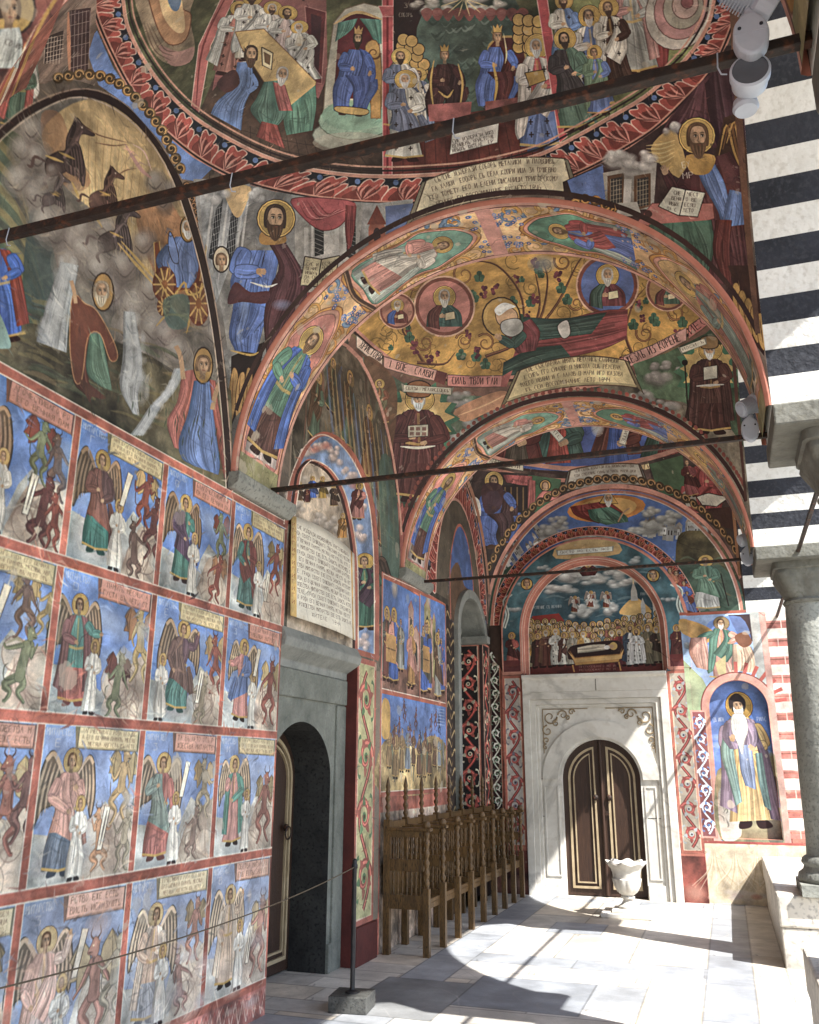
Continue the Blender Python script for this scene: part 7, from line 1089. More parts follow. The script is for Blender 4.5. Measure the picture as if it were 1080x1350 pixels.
M_floor = fresco(FL, .4, .5, .05, .06)
# ------------------------------------------------------------ ground and floor
g = MB(); g.box((-400, -400, -3), (400, 400, -.16), M_ground); tag(g.build('courtyard_ground'), kind='structure')
g = MB(); g.box((-3.9, -6, -.3), (1.4, 12.9, 0), M_floor, FL); g.mats.append(M_ground); tag(g.build('floor'), kind='structure')
# ------------------------------------------------------------ church wall
ZT = 6.35
b = MB(); P = lambda y0, y1, z0, z1, cv=WL, m=F_WL: b.face([(XL, y0, z0), (XL, y1, z0), (XL, y1, z1), (XL, y0, z1)], m, cv)
b.face([(XL, -6, 0), (XL, 1.4, 0), (XL, 1.4, ZT), (XL, -6, ZT)], M_pinkp)
P(1.4, 5.87, 0, 5.8); P(5.87, 7.37, 2.55, 5.8); P(7.37, 10.6, 0, 5.8); P(11.85, YE, 0, 5.8)
holed(b, 'X', XL, 10.6, 11.85, 0, 5.8, 11.225, .625, 3.3, .5, F_WL, WL)
b.face([(XL, 1.4, 5.8), (XL, YE, 5.8), (XL, YE, ZT), (XL, 1.4, ZT)], M_pinkp)
# recess of the side portal
X1, X2 = -3.22, -3.56; PC, PW, PS, PH = 6.54, .56, 1.5, .46
b.face([(XL, 5.87, 0), (X1, 5.87, 0), (X1, 5.87, 2.55), (XL, 5.87, 2.55)], M_maroon); b.face([(XL, 7.37, 0), (X1, 7.37, 0), (X1, 7.37, 2.55), (XL, 7.37, 2.55)], M_maroon)
b.face([(XL, 5.87, 2.55), (XL, 7.37, 2.55), (X1, 7.37, 2.55), (X1, 5.87, 2.55)], M_dstone)
b.face([(X1, 5.87, 0), (X1, 5.87, 2.55), (X1-.5, 5.87, 2.55), (X1-.5, 5.87, 0)], M_dstone)
b.face([(X2-.1, 5.8, 0), (X2-.1, 7.7, 0), (X2-.1, 7.7, 2.6), (X2-.1, 5.8, 2.6)], M_dstone)
# niche: back, cheeks and hood
reveal(b, 'X', XL, -3.55, 0, 11.225, .625, 3.3, .5, M_stone)
b.face([(-3.55, 10.5, 0), (-3.55, 12, 0), (-3.55, 12, 4), (-3.55, 10.5, 4)], M_dstone)
b.face([(XL, 11.848, 0), (-3.55, 11.848, 0), (-3.55, 11.848, 3.3), (XL, 11.848, 3.3)], F_NR, NR)
b.box((-4.3, -6, -.1), (-3.8, 12.9, ZT), M_roof)
church = thing('church_wall', (XL, 6, 0), 'long church wall covered in framed fresco scenes, running down the left side', 'wall')
put(b.build('wall'), church)
s = MB(); s.box((XL-.02, 10.56, 3.24), (XL+.05, 10.66, 3.32), M_stone); band(s, 'X', XL-.01, XL+.06, [(10.6, 0)]+arch_pts(11.225, .625, 3.3, .5)+[(11.85, 0)][:0], [(10.48, 0)]+arch_pts(11.225, .745, 3.3, .62)+[(11.97, 0)][:0], M_stone)
s.box((XL-.45, 11.70, 3.27), (XL+.12, 11.86, 3.37), M_stone)
put(s.build('niche_surround', bevel=.008), church)
s = MB(); s.box((XL-.01, 7.38, .0), (XL+.035, 7.86, .30), M_maroon); put(s.build('pilaster_base', bevel=.006), church)
for i, (a, c) in enumerate(((4.98, 5.87), (8.45, 10.0))):
    s = MB(); z0 = 3.44 if i == 0 else 3.50
    s.prism([(XL-.01, a, z0+.03), (XL+.03, a, z0+.03), (XL+.085, a, z0+.08), (XL+.085, a, z0+.15), (XL-.01, a, z0+.15)], (0, c-a if i == 0 else .95, 0), M_dstone); put(s.build('impost', bevel=.008), church)
# side portal of grey stone
sp = thing('side_portal', (X1, 6.76, 0), 'grey stone side doorway with round arched opening, under the inscription sheet', 'doorway')
s = MB(); holed(s, 'X', X1, 5.872, 7.368, 0, 2.548, PC, PW, PS, PH, M_port); reveal(s, 'X', X1, X2, 0, PC, PW, PS, PH, M_nearblack, sill=False); put(s.build('surround'), sp)
s = MB(); s.prism([(X1-.02, 5.875, 2.36), (XL-.10, 5.875, 2.36), (XL-.10, 5.875, 2.42), (XL+.03, 5.875, 2.50), (XL+.045, 5.875, 2.56), (XL-.01, 5.875, 2.66), (X1-.02, 5.875, 2.62)], (0, 1.49, 0), M_stone); s.box((X1-.01, 5.88, 2.14), (X1+.03, 7.36, 2.358), M_port); put(s.build('lintel', bevel=.01), sp)
s = MB(); s.box((X1-.01, 7.17, .0), (X1+.02, 7.365, 2.13), M_port); s.box((X1-.01, 7.105, 0), (X1+.025, 7.165, .22), M_port); put(s.build('jamb', bevel=.008), sp)
def door_leaf(name, ax, pos, c, w_, zs_, h, zb, d, root, side=0):
    """arched plank leaf with pale beads; side -1 or 1 gives half a pair"""
    T = (lambda p, q: (p, q[0], q[1])) if ax == 'X' else (lambda p, q: (q[0], p, q[1])); s_ = 1 if ax == 'X' else -1
    def outline(k, k2=0.):
        A = arch_pts(c, w_-k, zs_, h-k, 32)
        if side < 0: A = [q for q in A if q[0] <= c-k2+1e-6]+[(c-k2, zs_+(h-k)*math.sqrt(max(0, 1-(k2/(w_-k))**2)))]
        if side > 0: A = [(c+k2, zs_+(h-k)*math.sqrt(max(0, 1-(k2/(w_-k))**2)))]+[q for q in A if q[0] >= c+k2-1e-6]
        lo, hi = (c-w_+k if side <= 0 else c+k2), (c+w_-k if side >= 0 else c-k2)
        return [(lo, zb+k)]+A+[(hi, zb+k)]
    m = MB(); m.prism([T(pos, q) for q in outline(0, .004)], T(s_*-d, (0, 0)) if ax == 'X' else (0, d, 0), M_walnut); lf = put(m.build(name), root)
    n_ = 1.0
    for k, t_ in ((.085, .028), (.15, .016)):
        m = MB(); A, B = outline(k, k*.9), outline(k+t_, k*.9+t_)
        n = min(len(A), len(B)); A = [A[int(i*(len(A)-1)/(n-1))] for i in range(n)]; B = [B[int(i*(len(B)-1)/(n-1))] for i in range(n)]
        A.append(A[0]); B.append(B[0]); band(m, ax, pos, pos+s_*.02, A, B, M_beadw)
        o = m.build('moulding'); o.parent = lf
    return lf
dl = door_leaf('door_leaf', 'X', X2, PC, PW+.01, PS, PH, .02, .05, sp)
m = MB(); m.lathe((X2+.03, 6.9, 1.12), [(.0, 0), (.03, 0), (.03, .015), (0, .02)], M_iron, 12, 'x')
for k in range(16):
    a0, a1 = k/16*6.283, (k+1)/16*6.283; m.tube((X2+.06, 6.9+.05*math.sin(a0), 1.08+.05*math.cos(a0)), (X2+.06, 6.9+.05*math.sin(a1), 1.08+.05*math.cos(a1)), .007, M_iron, 6)
o = m.build('ring_handle'); o.parent = dl
# curled inscription sheet above the portal
def sheet(u, v, off=0):
    y = 5.9+1.28*u; z = 2.72+.80*v; bow = .02+.05*math.sin(math.pi*u)*(1-.75*v)+.03*(1-v)
    z += .05*math.sin(math.pi*u)*(1 if v > .5 else -.1)-.02*u
    return (XL+bow+off, y, z)
SH = Canvas('inscription_sheet', 420, 270, (228, 220, 198), 'X', (XL, 5.9, 7.18, 2.66, 3.6)); p_ = SH.mpen()
p_.poly([(5.9, 2.7), (5.98, 2.7), (5.98, 3.6), (5.9, 3.6)], (206, 160, 74), .8); p_.poly([(7.08, 2.7), (7.12, 2.7), (7.12, 3.6), (7.08, 3.6)], (200, 150, 66), .9)
for k in range(13):
    st = lor(40, k*3); text(p_, (5.99, 3.44-k*.052), (1.06, 0), .030, st, (70, 46, 36), .9)
    text(p_, (5.91, 3.44-k*.052), (.05, 0), .03, 'ИГ'[k % 2], (140, 50, 36), .9)
text(p_, (6.2, 2.76), (.55, 0), .03, 'ЖИТЕЛЕЙ 1844', (70, 46, 36))
F_SH = fresco(SH, .6); s = MB(); s.grid(lambda u, v: sheet(u, v), 24, 10, F_SH, SH); o = s.build('inscription_sheet'); sm_ = o.modifiers.new('t', 'SOLIDIFY'); sm_.thickness = .006
tag(o, 'large cream sheet of painted handwriting bowed out above the grey stone side doorway', 'sign')
# ------------------------------------------------------------ vaults and transverse arches
VL = ('nearest painted vault overhead with the ringed church council scene', 'middle painted vault with yellow vine, medallions and pink ribbon', 'farthest painted vault before the end wall, blue with seated saints')
for i in range(3):
    yc, bb, B, EA, RZ = bay(i)
    def f(u, v, yc=yc, bb=bb, B=B, EA=EA, RZ=RZ):
        x, y = -RA*math.cos(math.pi*u), -bb*math.cos(math.pi*v); return (XC+x, yc+y, ZS+RZ*math.sqrt(max(0, 1-(x/EA)**2-(y/B)**2)))
    m = MB(); m.grid(f, 72, 60, F_V[i], V[i]); o = m.build('painted_vault'); tag(o, VL[i], 'vault')
    s = o.modifiers.new('t', 'SOLIDIFY'); s.thickness = .1; s.offset = 1
    if f(.5, .5)[2] and o.data.polygons[len(o.data.polygons)//2].normal.z < 0: s.offset = -1
AL = ('painted transverse arch just above the viewer, mostly out of frame', 'nearest painted transverse arch with saints on its underside', 'far painted transverse arch with orange and blue soffit panels')
for i, (y0, y1) in enumerate(ARCHES):
    m = MB(); r0 = RA-.03
    m.grid(lambda u, v: (XC-r0*math.cos(math.pi*u), y0+.015+(y1-y0-.03)*v, ZS+r0*math.sin(math.pi*u)), 64, 3, F_A[i], AR[i])
    for ya, yb in ((y0, y0+.015), (y1, y1-.015)): m.grid(lambda u, v: (XC-(r0+.02*(1-v))*math.cos(math.pi*u), ya+(yb-ya)*v, ZS+(r0+.02*(1-v))*math.sin(math.pi*u)), 64, 1, M_pinkp)
    for ya in (y0, y1): m.grid(lambda u, v: (XC-(r0+.02+.25*v)*math.cos(math.pi*u), ya, ZS+(r0+.02+.25*v)*math.sin(math.pi*u)), 64, 1, M_pinkp, smooth=False)
    o = m.build('transverse_arch'); tag(o, AL[i], 'arch')
rf = MB(); rf.box((-4.3, -6, ZT+.0), (2.0, 13.0, ZT+.4), M_roof); rf.box((-3.1, -6, 5.9), (.43, -5.7, ZT), M_roof); tag(rf.build('light_block_roof'), 'flat lead roof over the gallery vaults', 'roof')  # roof slab out of view, added over everything to keep light out
# ------------------------------------------------------------ striped arcade on the right
XA0, XA1 = XR+.001, 1.27
AB = [(-1.35, .74), (1.95, 0)]
OPEN = [(-4.9, -2.0), (-1.07, 1.53)]+list(BAYS[:2])+[(9.3, YE-.001)]
ar = thing('striped_arcade', (.85, 3, 3.6), 'arcade of tall arches striped in black and white, along the right side', 'arcade')
m = MB(); prev = -6.
for k, (y0, y1) in enumerate(OPEN):
    c, w_ = (y0+y1)/2, (y1-y0)/2; n = 42
    T = [(c-w_*math.cos(math.pi*i/n), ZS+HL*math.sin(math.pi*i/n)) for i in range(n+1)]
    Ls = [0]
    for a, q in zip(T[:-1], T[1:]): Ls.append(Ls[-1]+math.hypot(q[0]-a[0], q[1]-a[1]))
    ns = int(round(Ls[-1]/.165)); ns += 1-ns % 2
    def at_(s_): i = np.interp(s_, Ls, range(len(Ls))); j = int(min(n-1, i)); fr_ = i-j; return (T[j][0]+(T[j+1][0]-T[j][0])*fr_, T[j][1]+(T[j+1][1]-T[j][1])*fr_)
    for i in range(ns):
        mt = M_white if i % 2 == 0 else M_black
        if i == 0 and False: mt = M_white
        for j in range(4):
            wb = lambda i_, j_: (i_+j_/4+(math.sin(i_*7.3+k*3)*.05 if j_ in (0, 4) and 0 < i_+j_/4 < ns else 0))/ns*Ls[-1]
            a, q = at_(wb(i, j) if j else wb(i, 0)), at_(wb(i, j+1) if j < 3 else wb(i+1, 0))
            m.face([(XA0, a[0], a[1]), (XA1, a[0], a[1]), (XA1, q[0], q[1]), (XA0, q[0], q[1])], mt)
            m.face([(XA1, a[0], a[1]), (XA1, q[0], q[1]), (XA1, q[0], ZT), (XA1, a[0], ZT)], mt)
            m.face([(XA0, a[0], a[1]), (XA0, q[0], q[1]), (XA0, q[0], ZT), (XA0, a[0], ZT)], M_white)
    m.box((XA0, prev, ZS), (XA1, y0, ZT), M_white, faces='xXyYz'); prev = y1
m.box((XA0, YE+.3, 0), (XA1, 13, ZT), M_white); put(m.build('voussoirs'), ar)
CY_ = [(prevy, nexty) for prevy, nexty in ((-2.0, -1.07), (1.53, 2.4), (5.0, 5.75), (8.5, 9.3))]
CLB = ('stone column on the right carrying the near arch, out of frame', 'stone column behind the viewer on the right', 'grey stone column at right edge whose carved capital meets the middle tie rod', 'far round grey stone column standing on the low parapet by the end wall')
for i, (a, c) in enumerate(CY_):
    y = (a+c)/2; x = .86; t = thing('stone_column', (x, y, .57), CLB[i], 'column', 'columns of the arcade'); hh = (c-a)/2
    q = MB(); q.box((XR-.0, a-.02, 3.465), (XA1+.03, c+.02, 3.598), M_cap); put(q.build('impost_block', bevel=.012), t)
    q = MB(); 
    def cap(u, v):
        pr_ = [(.19, 3.09), (.225, 3.095), (.235, 3.115), (.212, 3.14), (.215, 3.15), (.235, 3.23), (.262, 3.31), (.285, 3.36), (.285, 3.395), (.305, 3.405), (.305, 3.464)]; r, z = pr_[int(round(v*10))]; sq = min(1, max(0, (z-3.13)/.15)); an = u*2*math.pi+math.pi/4
        k = 1/max(abs(math.cos(an)), abs(math.sin(an))); rr = r*(1+(min(k, 1.33)-1)*sq); rr *= 1+.035*math.sin(an*8)*(1 if 3.13 < z < 3.38 else 0); return (x+rr*math.cos(an)*.92, y+rr*math.sin(an), z)
    q.grid(cap, 64, 10, M_cap); put(q.build('capital'), t)
    q = MB(); q.lathe((x, y, 0), [(.285, .86), (.27, .88), (.262, 1.0), (.255, 1.6), (.23, 2.4), (.198, 3.1), (0, 3.1)], M_dstone, 40); put(q.build('shaft'), t)
    q = MB(); q.box((x-.36, y-.36, .57), (x+.36, y+.36, .66), M_dstone); q.lathe((x, y, 0), [(.35, .66), (.362, .69), (.35, .73), (.31, .76), (.30, .79), (.32, .82), (.31, .85), (.285, .87), (0, .87)], M_dstone, 40); put(q.build('base', bevel=.006), t)
PAR = (('low marble parapet carrying the far column, meeting the end wall', 8.62, 12.27, .31), ('low marble parapet at the bottom right corner of the frame', 4.6, 6.24, .34), ('low marble parapet beside the viewer, out of frame', -2.6, 2.9, .34))
for lb, a, c, x in PAR:
    t = thing('parapet', (x+.5, a, 0), lb, 'wall', 'low marble parapets'); 
    q = MB(); y = a
    k = 0
    while y < c-.01: e = min(c, y+(.95, .7, 1.1)[k % 3]); q.box((x, y+.002, -.2), (1.38, e-.002, .31), M_marble2); y = e; k += 1
    put(q.build('blocks', bevel=.01), t); q = MB(); q.box((x-.012, a-.012, .314), (1.40, c, .57), M_marble2); put(q.build('coping_slab', bevel=.018), t)
# ------------------------------------------------------------ end wall
e = MB()
P2 = lambda x0, x1, z0, z1, m=F_EW: e.face([(x0, YE, z0), (x1, YE, z0), (x1, YE, z1), (x0, YE, z1)], m, EW if m is F_EW else None)
P2(XL-.05, LC-LR, 0, 5.8); P2(LC+LR, -.17, 0, 5.8); P2(.585, 2.5, 0, 5.8); P2(-.17, .585, 0, .76)
holed(e, 'Y', YE, LC-LR, LC+LR, 2.88, 5.8, LC, LR, LS, LR+.04, F_EW, EW)
holed(e, 'Y', YE, -.17, .585, .76, 5.8, .21, .36, 2.36, .36, F_EW, EW)
reveal(e, 'Y', YE, YE+.09, .76, .21, .36, 2.36, .36, M_pinkp); e.face([(-.2, YE+.09, .7), (.6, YE+.09, .7), (.6, YE+.09, 2.8), (-.2, YE+.09, 2.8)], F_EW, EW)
reveal(e, 'Y', YE, YE+.07, 2.88, LC, LR, LS, LR+.04, M_pinkp); e.face([(LC-LR-.05, YE+.07, 2.8), (LC+LR+.05, YE+.07, 2.8), (LC+LR+.05, YE+.07, 4.6), (LC-LR-.05, YE+.07, 4.6)], F_EW, EW)
e.face([(XL-.05, YE, 5.8), (2.5, YE, 5.8), (2.5, YE, ZT), (XL-.05, YE, ZT)], M_pinkp); e.box((-4, YE+.34, -.2), (2.6, YE+.9, ZT), M_roof)
e.face([(2.5, YE, 0), (2.5, YE+.4, 0), (2.5, YE+.4, ZT), (2.5, YE, ZT)], M_pinkp)
ew = thing('end_wall', (-1.3, YE, 0), 'painted end wall closing the gallery, with arched portal and saint niche', 'wall'); put(e.build('wall'), ew)
s = MB(); O = lambda r: [(LC-r, 2.9)]+arch_pts(LC, r, LS, r+.04, 32)+[(LC+r, 2.9)]
band(s, 'Y', YE+.0, YE-.05, O(LR), O(LO), F_EW, EW, M_pinkp); put(s.build('archivolt'), ew)
for c in (LC-1.15, LC+1.11):
    s = MB(); s.box((c-.15, YE-.055, .0), (c+.15, YE-.001, 2.895), F_EW, EW, 'xXyZ', {'x': M_maroon, 'X': M_maroon, 'Z': M_pinkp}); put(s.build('pilaster', bevel=0), ew)
# marble portal
po = thing('marble_portal', (DC, YE, 0), 'pale marble door surround with carved arch spandrels in the end wall', 'doorway')
x0, x1, zt = LC-1.0, LC+.96, 2.86
s = MB(); s.mats = []
pl = YE-.03
holed(s, 'Y', pl, x0+.2, x1-.2, 0, 2.42, DC, DW, DS, DH, M_marble); reveal(s, 'Y', pl, YE+.3, 0, DC, DW, DS, DH, M_marble, sill=False)
put(s.build('face'), po)
s = MB()
for a, c, y in ((0, .10, .10), (.10, .17, .075), (.17, .21, .05)):
    s.box((x0+a, YE-y, 0), (x0+c, YE, zt-.24-c), M_marble, faces='xXy'); s.box((x1-c, YE-y, 0), (x1-a, YE, zt-.24-c), M_marble, faces='xXy'); s.box((x0+a, YE-y, zt-.24-c), (x1-a, YE, zt-.24-a), M_marble, faces='yzZxX')
put(s.build('moulded_frame', bevel=.006), po)
s = MB(); s.prism([(x0, YE, zt-.24), (x0, YE-.10, zt-.24), (x0, YE-.105, zt-.07), (x0, YE-.14, zt-.04), (x0, YE-.14, zt), (x0, YE, zt)], (x1-x0, 0, 0), M_marble); put(s.build('cornice', bevel=.005), po)
s = MB(); band(s, 'Y', pl+.001, pl-.03, arch_pts(DC, DW+.035, DS, DH+.035, 32), arch_pts(DC, DW+.25, DS, DH+.25, 32), M_marble); put(s.build('arch_ring'), po)
for a, c in ((x0+.21, DC-DW-.01), (DC+DW+.01, x1-.21)): s = MB(); s.box((a, pl-.02, 0), (c, pl, .18), M_marble); put(s.build('plinth', bevel=.004), po)
for a, c in ((x0+.24, DC-DW-.04), (DC+DW+.04, x1-.24)):
    s = MB(); band(s, 'Y', pl, pl-.012, [(a, .24), (a, 1.38), (c, 1.38), (c, .24), (a, .24)], [(a+.02, .26), (a+.02, 1.36), (c-.02, 1.36), (c-.02, .26), (a+.02, .26)], M_marble); put(s.build('panel_moulding'), po)
for z in (DS+.0, .98):
    for a, c in ((x0+.205, DC-DW-.03 if z > 1.3 else x0+.235), (DC+DW+.03, x1-.205)): s = MB(); s.box((a, pl-.0035, z), (c, pl+.001, z+.008), M_nearblack, faces='xXyzZ'); put(s.build('joint'), po)
s = MB(); s.box((x0+1.02, YE-.108, zt-.235), (x0+1.027, YE-.099, zt-.08), M_nearblack); put(s.build('joint'), po)
M_carve = noisy('carved_scroll', (120, 104, 80), (150, 132, 104), 9, .7, .1)
for sx in (-1, 1):
    s = MB(); cx = DC+sx*.62
    def curl(c, r, a0, d, turns=1.2, wd=.012):
        pr_ = None
        for k in range(20):
            t_ = k/19; an = a0+d*t_*turns*6.283; rr = r*(1-.8*t_); q = (c[0]+sx*rr*math.cos(an), pl-.006, c[1]+rr*math.sin(an))
            if pr_: s.tube(pr_, q, wd*(1-.5*t_), M_carve, 5)
            pr_ = q
    for c, r, a0, d in (((cx+sx*.02, 2.28), .10, 3.1, 1), ((cx-sx*.16, 2.31), .07, 0, 1), ((cx-sx*.28, 2.345), .045, 3.1, -1), ((cx+sx*.06, 2.10), .075, 1.5, -1), ((cx+sx*.08, 1.97), .05, -1.5, 1), ((cx+sx*.1, 1.88), .03, 1.5, -1), ((cx-sx*.06, 2.2), .05, 2, -1), ((cx-sx*.22, 2.27), .035, 1, 1)): curl(c, r, a0, d)
    x_ = cx+sx*.12; s.tube((x_, pl-.004, 1.8), (x_, pl-.004, 2.39), .007, M_carve, 5); s.tube((x_, pl-.004, 2.39), (DC+sx*.12, pl-.004, 2.39), .007, M_carve, 5)
    put(s.build('carved_spandrel'), po)
dd = thing('double_door', (DC, YE+.1, 0), 'dark arched double door with pale mouldings behind the white urn', 'door')
for sd_ in (-1, 1):
    lf = door_leaf('door_leaf', 'Y', YE+.08, DC, DW+.01, DS, DH, .01, .06, dd, sd_)
    q = MB(); q.lathe((DC+sd_*.09, YE+.06, 1.23), [(0, 0), (.035, 0), (.04, -.02), (.02, -.05), (0, -.055)], M_iron, 14, 'y'); o = q.build('knob'); o.parent = lf
q = MB(); q.tube((DC, YE+.06, .02), (DC, YE+.06, DS+DH-.01), .022, M_walnut, 10); q.lathe((DC+.05, YE+.06, 1.03), [(0, 0), (.03, 0), (.03, -.012), (0, -.015)], M_iron, 12, 'y'); put(q.build('meeting_bead'), dd)
# ------------------------------------------------------------ tie rods
def bar(name, a, b_, w_, h_, mt):
    q = MB(); a, b_ = Vector(a), Vector(b_); d = (b_-a).normalized(); sx = d.cross(Vector((0, 0, 1))).normalized()*w_/2; u = Vector((0, 0, h_/2))
    q.prism([a-sx-u, a+sx-u, a+sx+u, a-sx+u], b_-a, mt); return q.build(name, bevel=.003)
for y, z, lb, hw in ((2.32, 3.66, 'nearest thick iron tie rod crossing the top of the picture', .036), (5.55, 3.62, 'middle iron tie rod crossing from the nearest arch foot to the column', .034), (9.05, 3.61, 'farthest thin iron tie rod in front of the end wall lunette', .03)):
    rd = tag(bar('tie_rod', (XL-.02, y, z), (XR+.3, y, z), hw, hw, M_iron), lb, 'tie rod', 'iron tie rods')
    q = MB(); q.box((XL-.01, y-.055, z-.05), (XL+.012, y+.055, z+.05), M_iron); o = q.build('anchor_plate', bevel=.004); o.parent = rd
for a, c in ((1.9, 5.4), (5.35, 8.9), (8.9, YE), (-1.5, 1.9)):
    tag(bar('tie_rod', (.80, a, 3.53 if a > 0 else 3.6), (.80, c, 3.53), .03, .03, M_iron), {1.9: 'iron tie rod running lengthwise above the right edge of the view', 5.35: 'iron tie rod running lengthwise between the two column capitals', 8.9: 'iron tie rod running from far column to end wall'}.get(a, 'iron tie rod running lengthwise along the arcade, out of frame'), 'tie rod', 'lengthwise iron tie rods')
for x_, lb in ((-2.52, 'small bent wire hook left of centre under the nearest tie rod'), (-1.5, 'small bent wire hook under the nearest tie rod below the throne scene'), (-.66, 'small bent wire hook right of centre under the nearest tie rod'), (.17, 'small bent wire hook beside the largest floodlight')):
    q = MB(); pts = [(x_, 2.30, 3.675), (x_-.004, 2.297, 3.62), (x_+.004, 2.30, 3.595), (x_+.02, 2.30, 3.59)]
    for a_, c_ in zip(pts[:-1], pts[1:]): q.tube(a_, c_, .0022, M_lamp, 6)
    tag(q.build('wire_hook'), lb, 'hook', 'wire hooks on the tie rod')
# ------------------------------------------------------------ floodlights on the rods
def flood(x, y, z, sc, up, yaw, lb):
    t = thing('floodlight', (x, y, z), lb, 'floodlight', 'floodlights clamped to the tie rods')
    q = MB(); O = [(x+sc*.075*math.cos(a)*(1 if abs(math.sin(a)) < .7 else .93), z+sc*(.055+.115*math.sin(a))) for a in [k*math.pi/14 for k in range(28)]]
    q.prism([(u, y-sc*.085, v) for u, v in O], (0, sc*.075, 0), M_lamp); put(q.build('mounting_box', bevel=sc*.012), t)
    q = MB(); q.box((x-sc*.07, y-sc*.0865, z+sc*.058), (x+sc*.07, y-sc*.084, z+sc*.060), M_lamp)
    put(q.build('cover_seam'), t)
    for sx in (-1, 1): q = MB(); q.lathe((x+sx*sc*.045, y-sc*.0851, z+sc*.085), [(0, -.001*sc), (.008*sc, -.001*sc), (.008*sc, -.005*sc), (0, -.005*sc)], M_black, 12, 'y'); put(q.build('screw'), t)
    a = Vector((x+sc*.01, y-sc*.05, z+sc*.17)); e_ = a+Vector((math.sin(yaw)*.01, .0, .06*sc)); q = MB(); q.tube(a-Vector((0, 0, .03)), e_, .02*sc, M_lamp, 12); q.lathe((a.x, a.y, a.z-.01*sc), [(0, 0), (.03*sc, 0), (.03*sc, .02*sc), (0, .02*sc)], M_lamp, 16); put(q.build('swivel_arm'), t)
    d = Vector((math.cos(yaw)*.75, .35, math.sin(yaw))).normalized(); qt = d.to_track_quat('Z', 'Y'); c_ = e_+Vector((0, 0, .05*sc))-d*.06*sc
    q = MB(); pr_ = [(0, -.05), (.045, -.05), (.062, -.035)]
    for k in range(9): pr_ += [(.062, -.03+.014*k), (.078, -.03+.014*k), (.078, -.024+.014*k), (.062, -.024+.014*k)]
    pr_ += [(.07, .10), (.092, .115), (.096, .19), (.088, .195)]; n_ = len(pr_)-1
    q.grid(lambda u, v: c_+qt@Vector((pr_[int(round(v*n_))][0]*sc*math.cos(u*6.28318), pr_[int(round(v*n_))][0]*sc*math.sin(u*6.28318), pr_[int(round(v*n_))][1]*sc)), 28, n_, M_lamp, smooth=False); put(q.build('lamp_head'), t)
    q = MB(); q.grid(lambda u, v: c_+qt@Vector((v*.088*sc*math.cos(u*6.28318), v*.088*sc*math.sin(u*6.28318), .185*sc)), 24, 2, M_lampg); put(q.build('lens'), t)
flood(.262, 2.285, 3.62, .66, True, -.45, 'largest pale grey floodlight tilted upwards above the nearest tie rod')
t = thing('floodlight', (.262, 2.30, 3.60), 'pale grey drum lamp hanging just under the nearest tie rod', 'floodlight', 'floodlights clamped to the tie rods')
q = MB(); q.lathe((.25, 2.27, 3.555), [(0, .07), (.04, .07), (.05, .055), (.053, .02), (.057, .018), (.057, -.006), (.05, -.010)], M_lamp, 32, 'y'); o = q.build('drum'); put(o, t)
q = MB(); q.lathe((.25, 2.27, 3.555), [(.05, -.007), (0, -.007)], M_lampg, 28, 'y'); put(q.build('lens'), t)
q = MB(); q.lathe((.235, 2.36, 3.50), [(0, .03), (.034, .028), (.038, .005), (.032, -.006), (0, -.006)], M_lamp, 28); put(q.build('back_cap'), t)
flood(.33, 5.5, 3.60, .7, True, .4, 'small white floodlight at the right end of the middle tie rod')
flood(.38, 9.0, 3.57, .8, True, .3, 'small white floodlight at the right end of the farthest tie rod')
# ------------------------------------------------------------ carved choir stalls
st = thing('choir_stalls', (-2.85, 10, 0), 'row of carved oak choir stalls with turned posts along the church wall', 'stalls')
XF, XB = -2.65, -3.03; Y0, Y1, NS = 8.0, 11.95, 8; ys = [Y0+(Y1-Y0)*i/NS for i in range(NS+1)]
def turned(q, x, y, z0, z1, r, n=5):
    pr_ = [(r*.8, 0)]
    for k in range(n): pr_ += [(r*.62, (k+.1)/n), (r*1.0, (k+.4)/n), (r*1.05, (k+.6)/n), (r*.6, (k+.9)/n)]
    pr_ += [(r*.8, 1)]; q.lathe((x, y, z0), [(a, c*(z1-z0)) for a, c in pr_], M_oak, 10)
for i, y in enumerate(ys):
    q = MB(); q.box((XF-.028, y-.028, 0), (XF+.028, y+.028, .56), M_oak); turned(q, XF, y, .56, 1.06, .028, 6); q.lathe((XF, y, 1.06), [(.02, 0), (.035, .02), (.038, .045), (.025, .07), (0, .08)], M_oak, 12); put(q.build('front_post', bevel=.004), st)
    q = MB(); q.box((XB-.03, y-.03, 0), (XB+.03, y+.03, 1.14), M_oak); turned(q, XB, y, 1.14, 1.36, .026, 3); q.lathe((XB, y, 1.36), [(.016, 0), (.026, .02), (.018, .05), (.024, .07), (.012, .13), (0, .17)], M_oak, 10); put(q.build('back_post', bevel=.004), st)
    q = MB(); q.box((XB, y-.04, 1.045), (XF+.05, y+.04, 1.075), M_oak); put(q.build('armrest', bevel=.008), st)
    # side screen: rails and two tiers of little turned bars
    q = MB()
    for z0, z1 in ((.38, .50), (.70, .80), (.99, 1.045)): q.box((XB+.03, y-.015, z0), (XF-.028, y+.015, z1), M_oak)
    for k in range(7):
        x = XB+.06+k*(XF-XB-.12)/6; turned(q, x, y, .50, .70, .012, 3); turned(q, x, y, .80, .99, .012, 3)
    put(q.build('side_screen', bevel=.003), st)
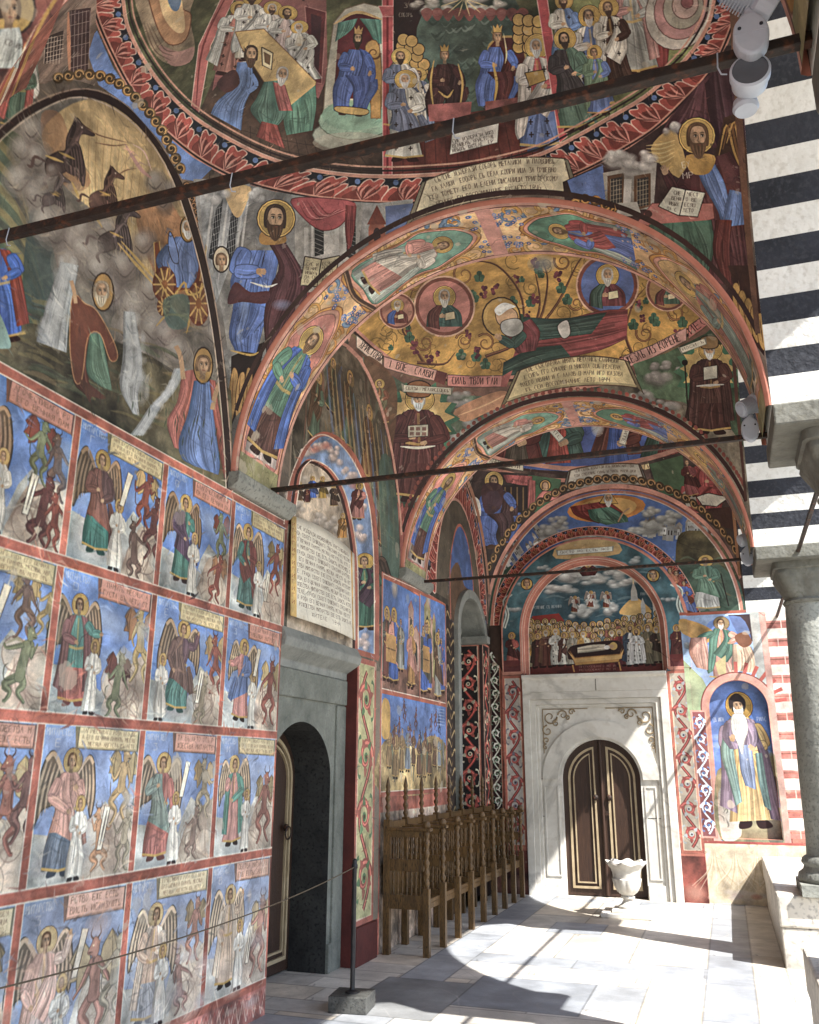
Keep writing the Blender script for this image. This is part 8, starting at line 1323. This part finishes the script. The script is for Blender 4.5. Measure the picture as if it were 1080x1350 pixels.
for i in range(NS):
    a, c = ys[i], ys[i+1]; q = MB(); q.box((XB+.03, a+.03, .42), (XF-.02, c-.03, .455), M_oak); q.box((XF-.05, a+.028, .37), (XF-.02, c-.028, .42), M_oak); put(q.build('seat', bevel=.005), st)
    q = MB(); q.box((XB-.02, a+.03, .46), (XB+.005, c-.03, .78), M_oak); q.box((XB-.02, a+.03, 1.06), (XB+.01, c-.03, 1.12), M_oak)
    for k in range(6): turned(q, XB, a+.08+k*(c-a-.16)/5, .78, 1.0, .012, 3)
    put(q.build('backrest', bevel=.004), st)
# ------------------------------------------------------------ urn
u = thing('stone_urn', (-1.2, 10.9, 0), 'white carved marble urn on a low square slab before the double door', 'urn')
q = MB(); ux, uy = -1.2, 10.9; pr_ = [(.0, .085), (.125, .085), (.125, .11), (.085, .135), (.06, .17), (.055, .19), (.085, .205), (.085, .225), (.07, .235), (.12, .275), (.155, .34), (.17, .40), (.175, .43), (.165, .44), (.168, .50), (.185, .55), (.225, .59), (.24, .61), (.238, .635), (.20, .63), (.16, .56), (.0, .53)]
def uf(a, v):
    i = int(round(v*(len(pr_)-1))); r, z = pr_[i]; an = a*2*math.pi
    if z > .57 and i < 20: r *= 1+.06*math.cos(8*an); z += .014*math.cos(8*an)
    elif .24 < z < .44: r *= 1+.05*abs(math.cos(5*an))-.02
    elif .44 < z < .57 and i < 18: r *= 1+.03*abs(math.sin(5*an))
    return (ux+.92*r*math.cos(an), uy+.92*r*math.sin(an), .085+(z-.085)*.9)
q.grid(uf, 80, len(pr_)-1, M_marble); put(q.build('bowl'), u)
q = MB(); q.box((ux-.29, uy-.22, 0), (ux+.27, uy+.24, .05), M_marble); put(q.build('plinth_slab', bevel=.008), u); q = MB(); q.box((ux-.17, uy-.16, .0501), (ux+.17, uy+.17, .085), M_marble); put(q.build('plinth_step', bevel=.006), u)
# ------------------------------------------------------------ barrier post and rope
t = thing('barrier_post', (-2.6, 6.2, 0), 'thin dark metal post on a square stone block by the side doorway', 'post')
q = MB(); px_, py_ = -2.6, 6.2; q.box((-.135, -.135, 0), (.135, .135, .105), M_basal); o = q.build('base_block', bevel=.006); o.location = (px_, py_, 0); o.rotation_euler.z = R_(8); put(o, t)
q = MB(); q.lathe((px_, py_, 0), [(.05, .105), (.05, .115), (.02, .125), (.0165, .14), (.0165, .90), (.022, .91), (.022, .93), (.0165, .94), (.0165, .965), (0, .975)], M_steel, 16); put(q.build('pole'), t)
q = MB(); A_, B_ = Vector((px_, py_, .915)), Vector((-2.45, 1.6, .93)); pv = None
for k in range(33):
    s_ = k/32; c = A_.lerp(B_, s_); c.z -= .10*4*s_*(1-s_)
    if pv: q.tube(pv, c, .0036, M_rope, 7)
    pv = c
tag(q.build('rope'), 'thin rope stretched from the metal post past the painted wall to the left edge', 'rope')
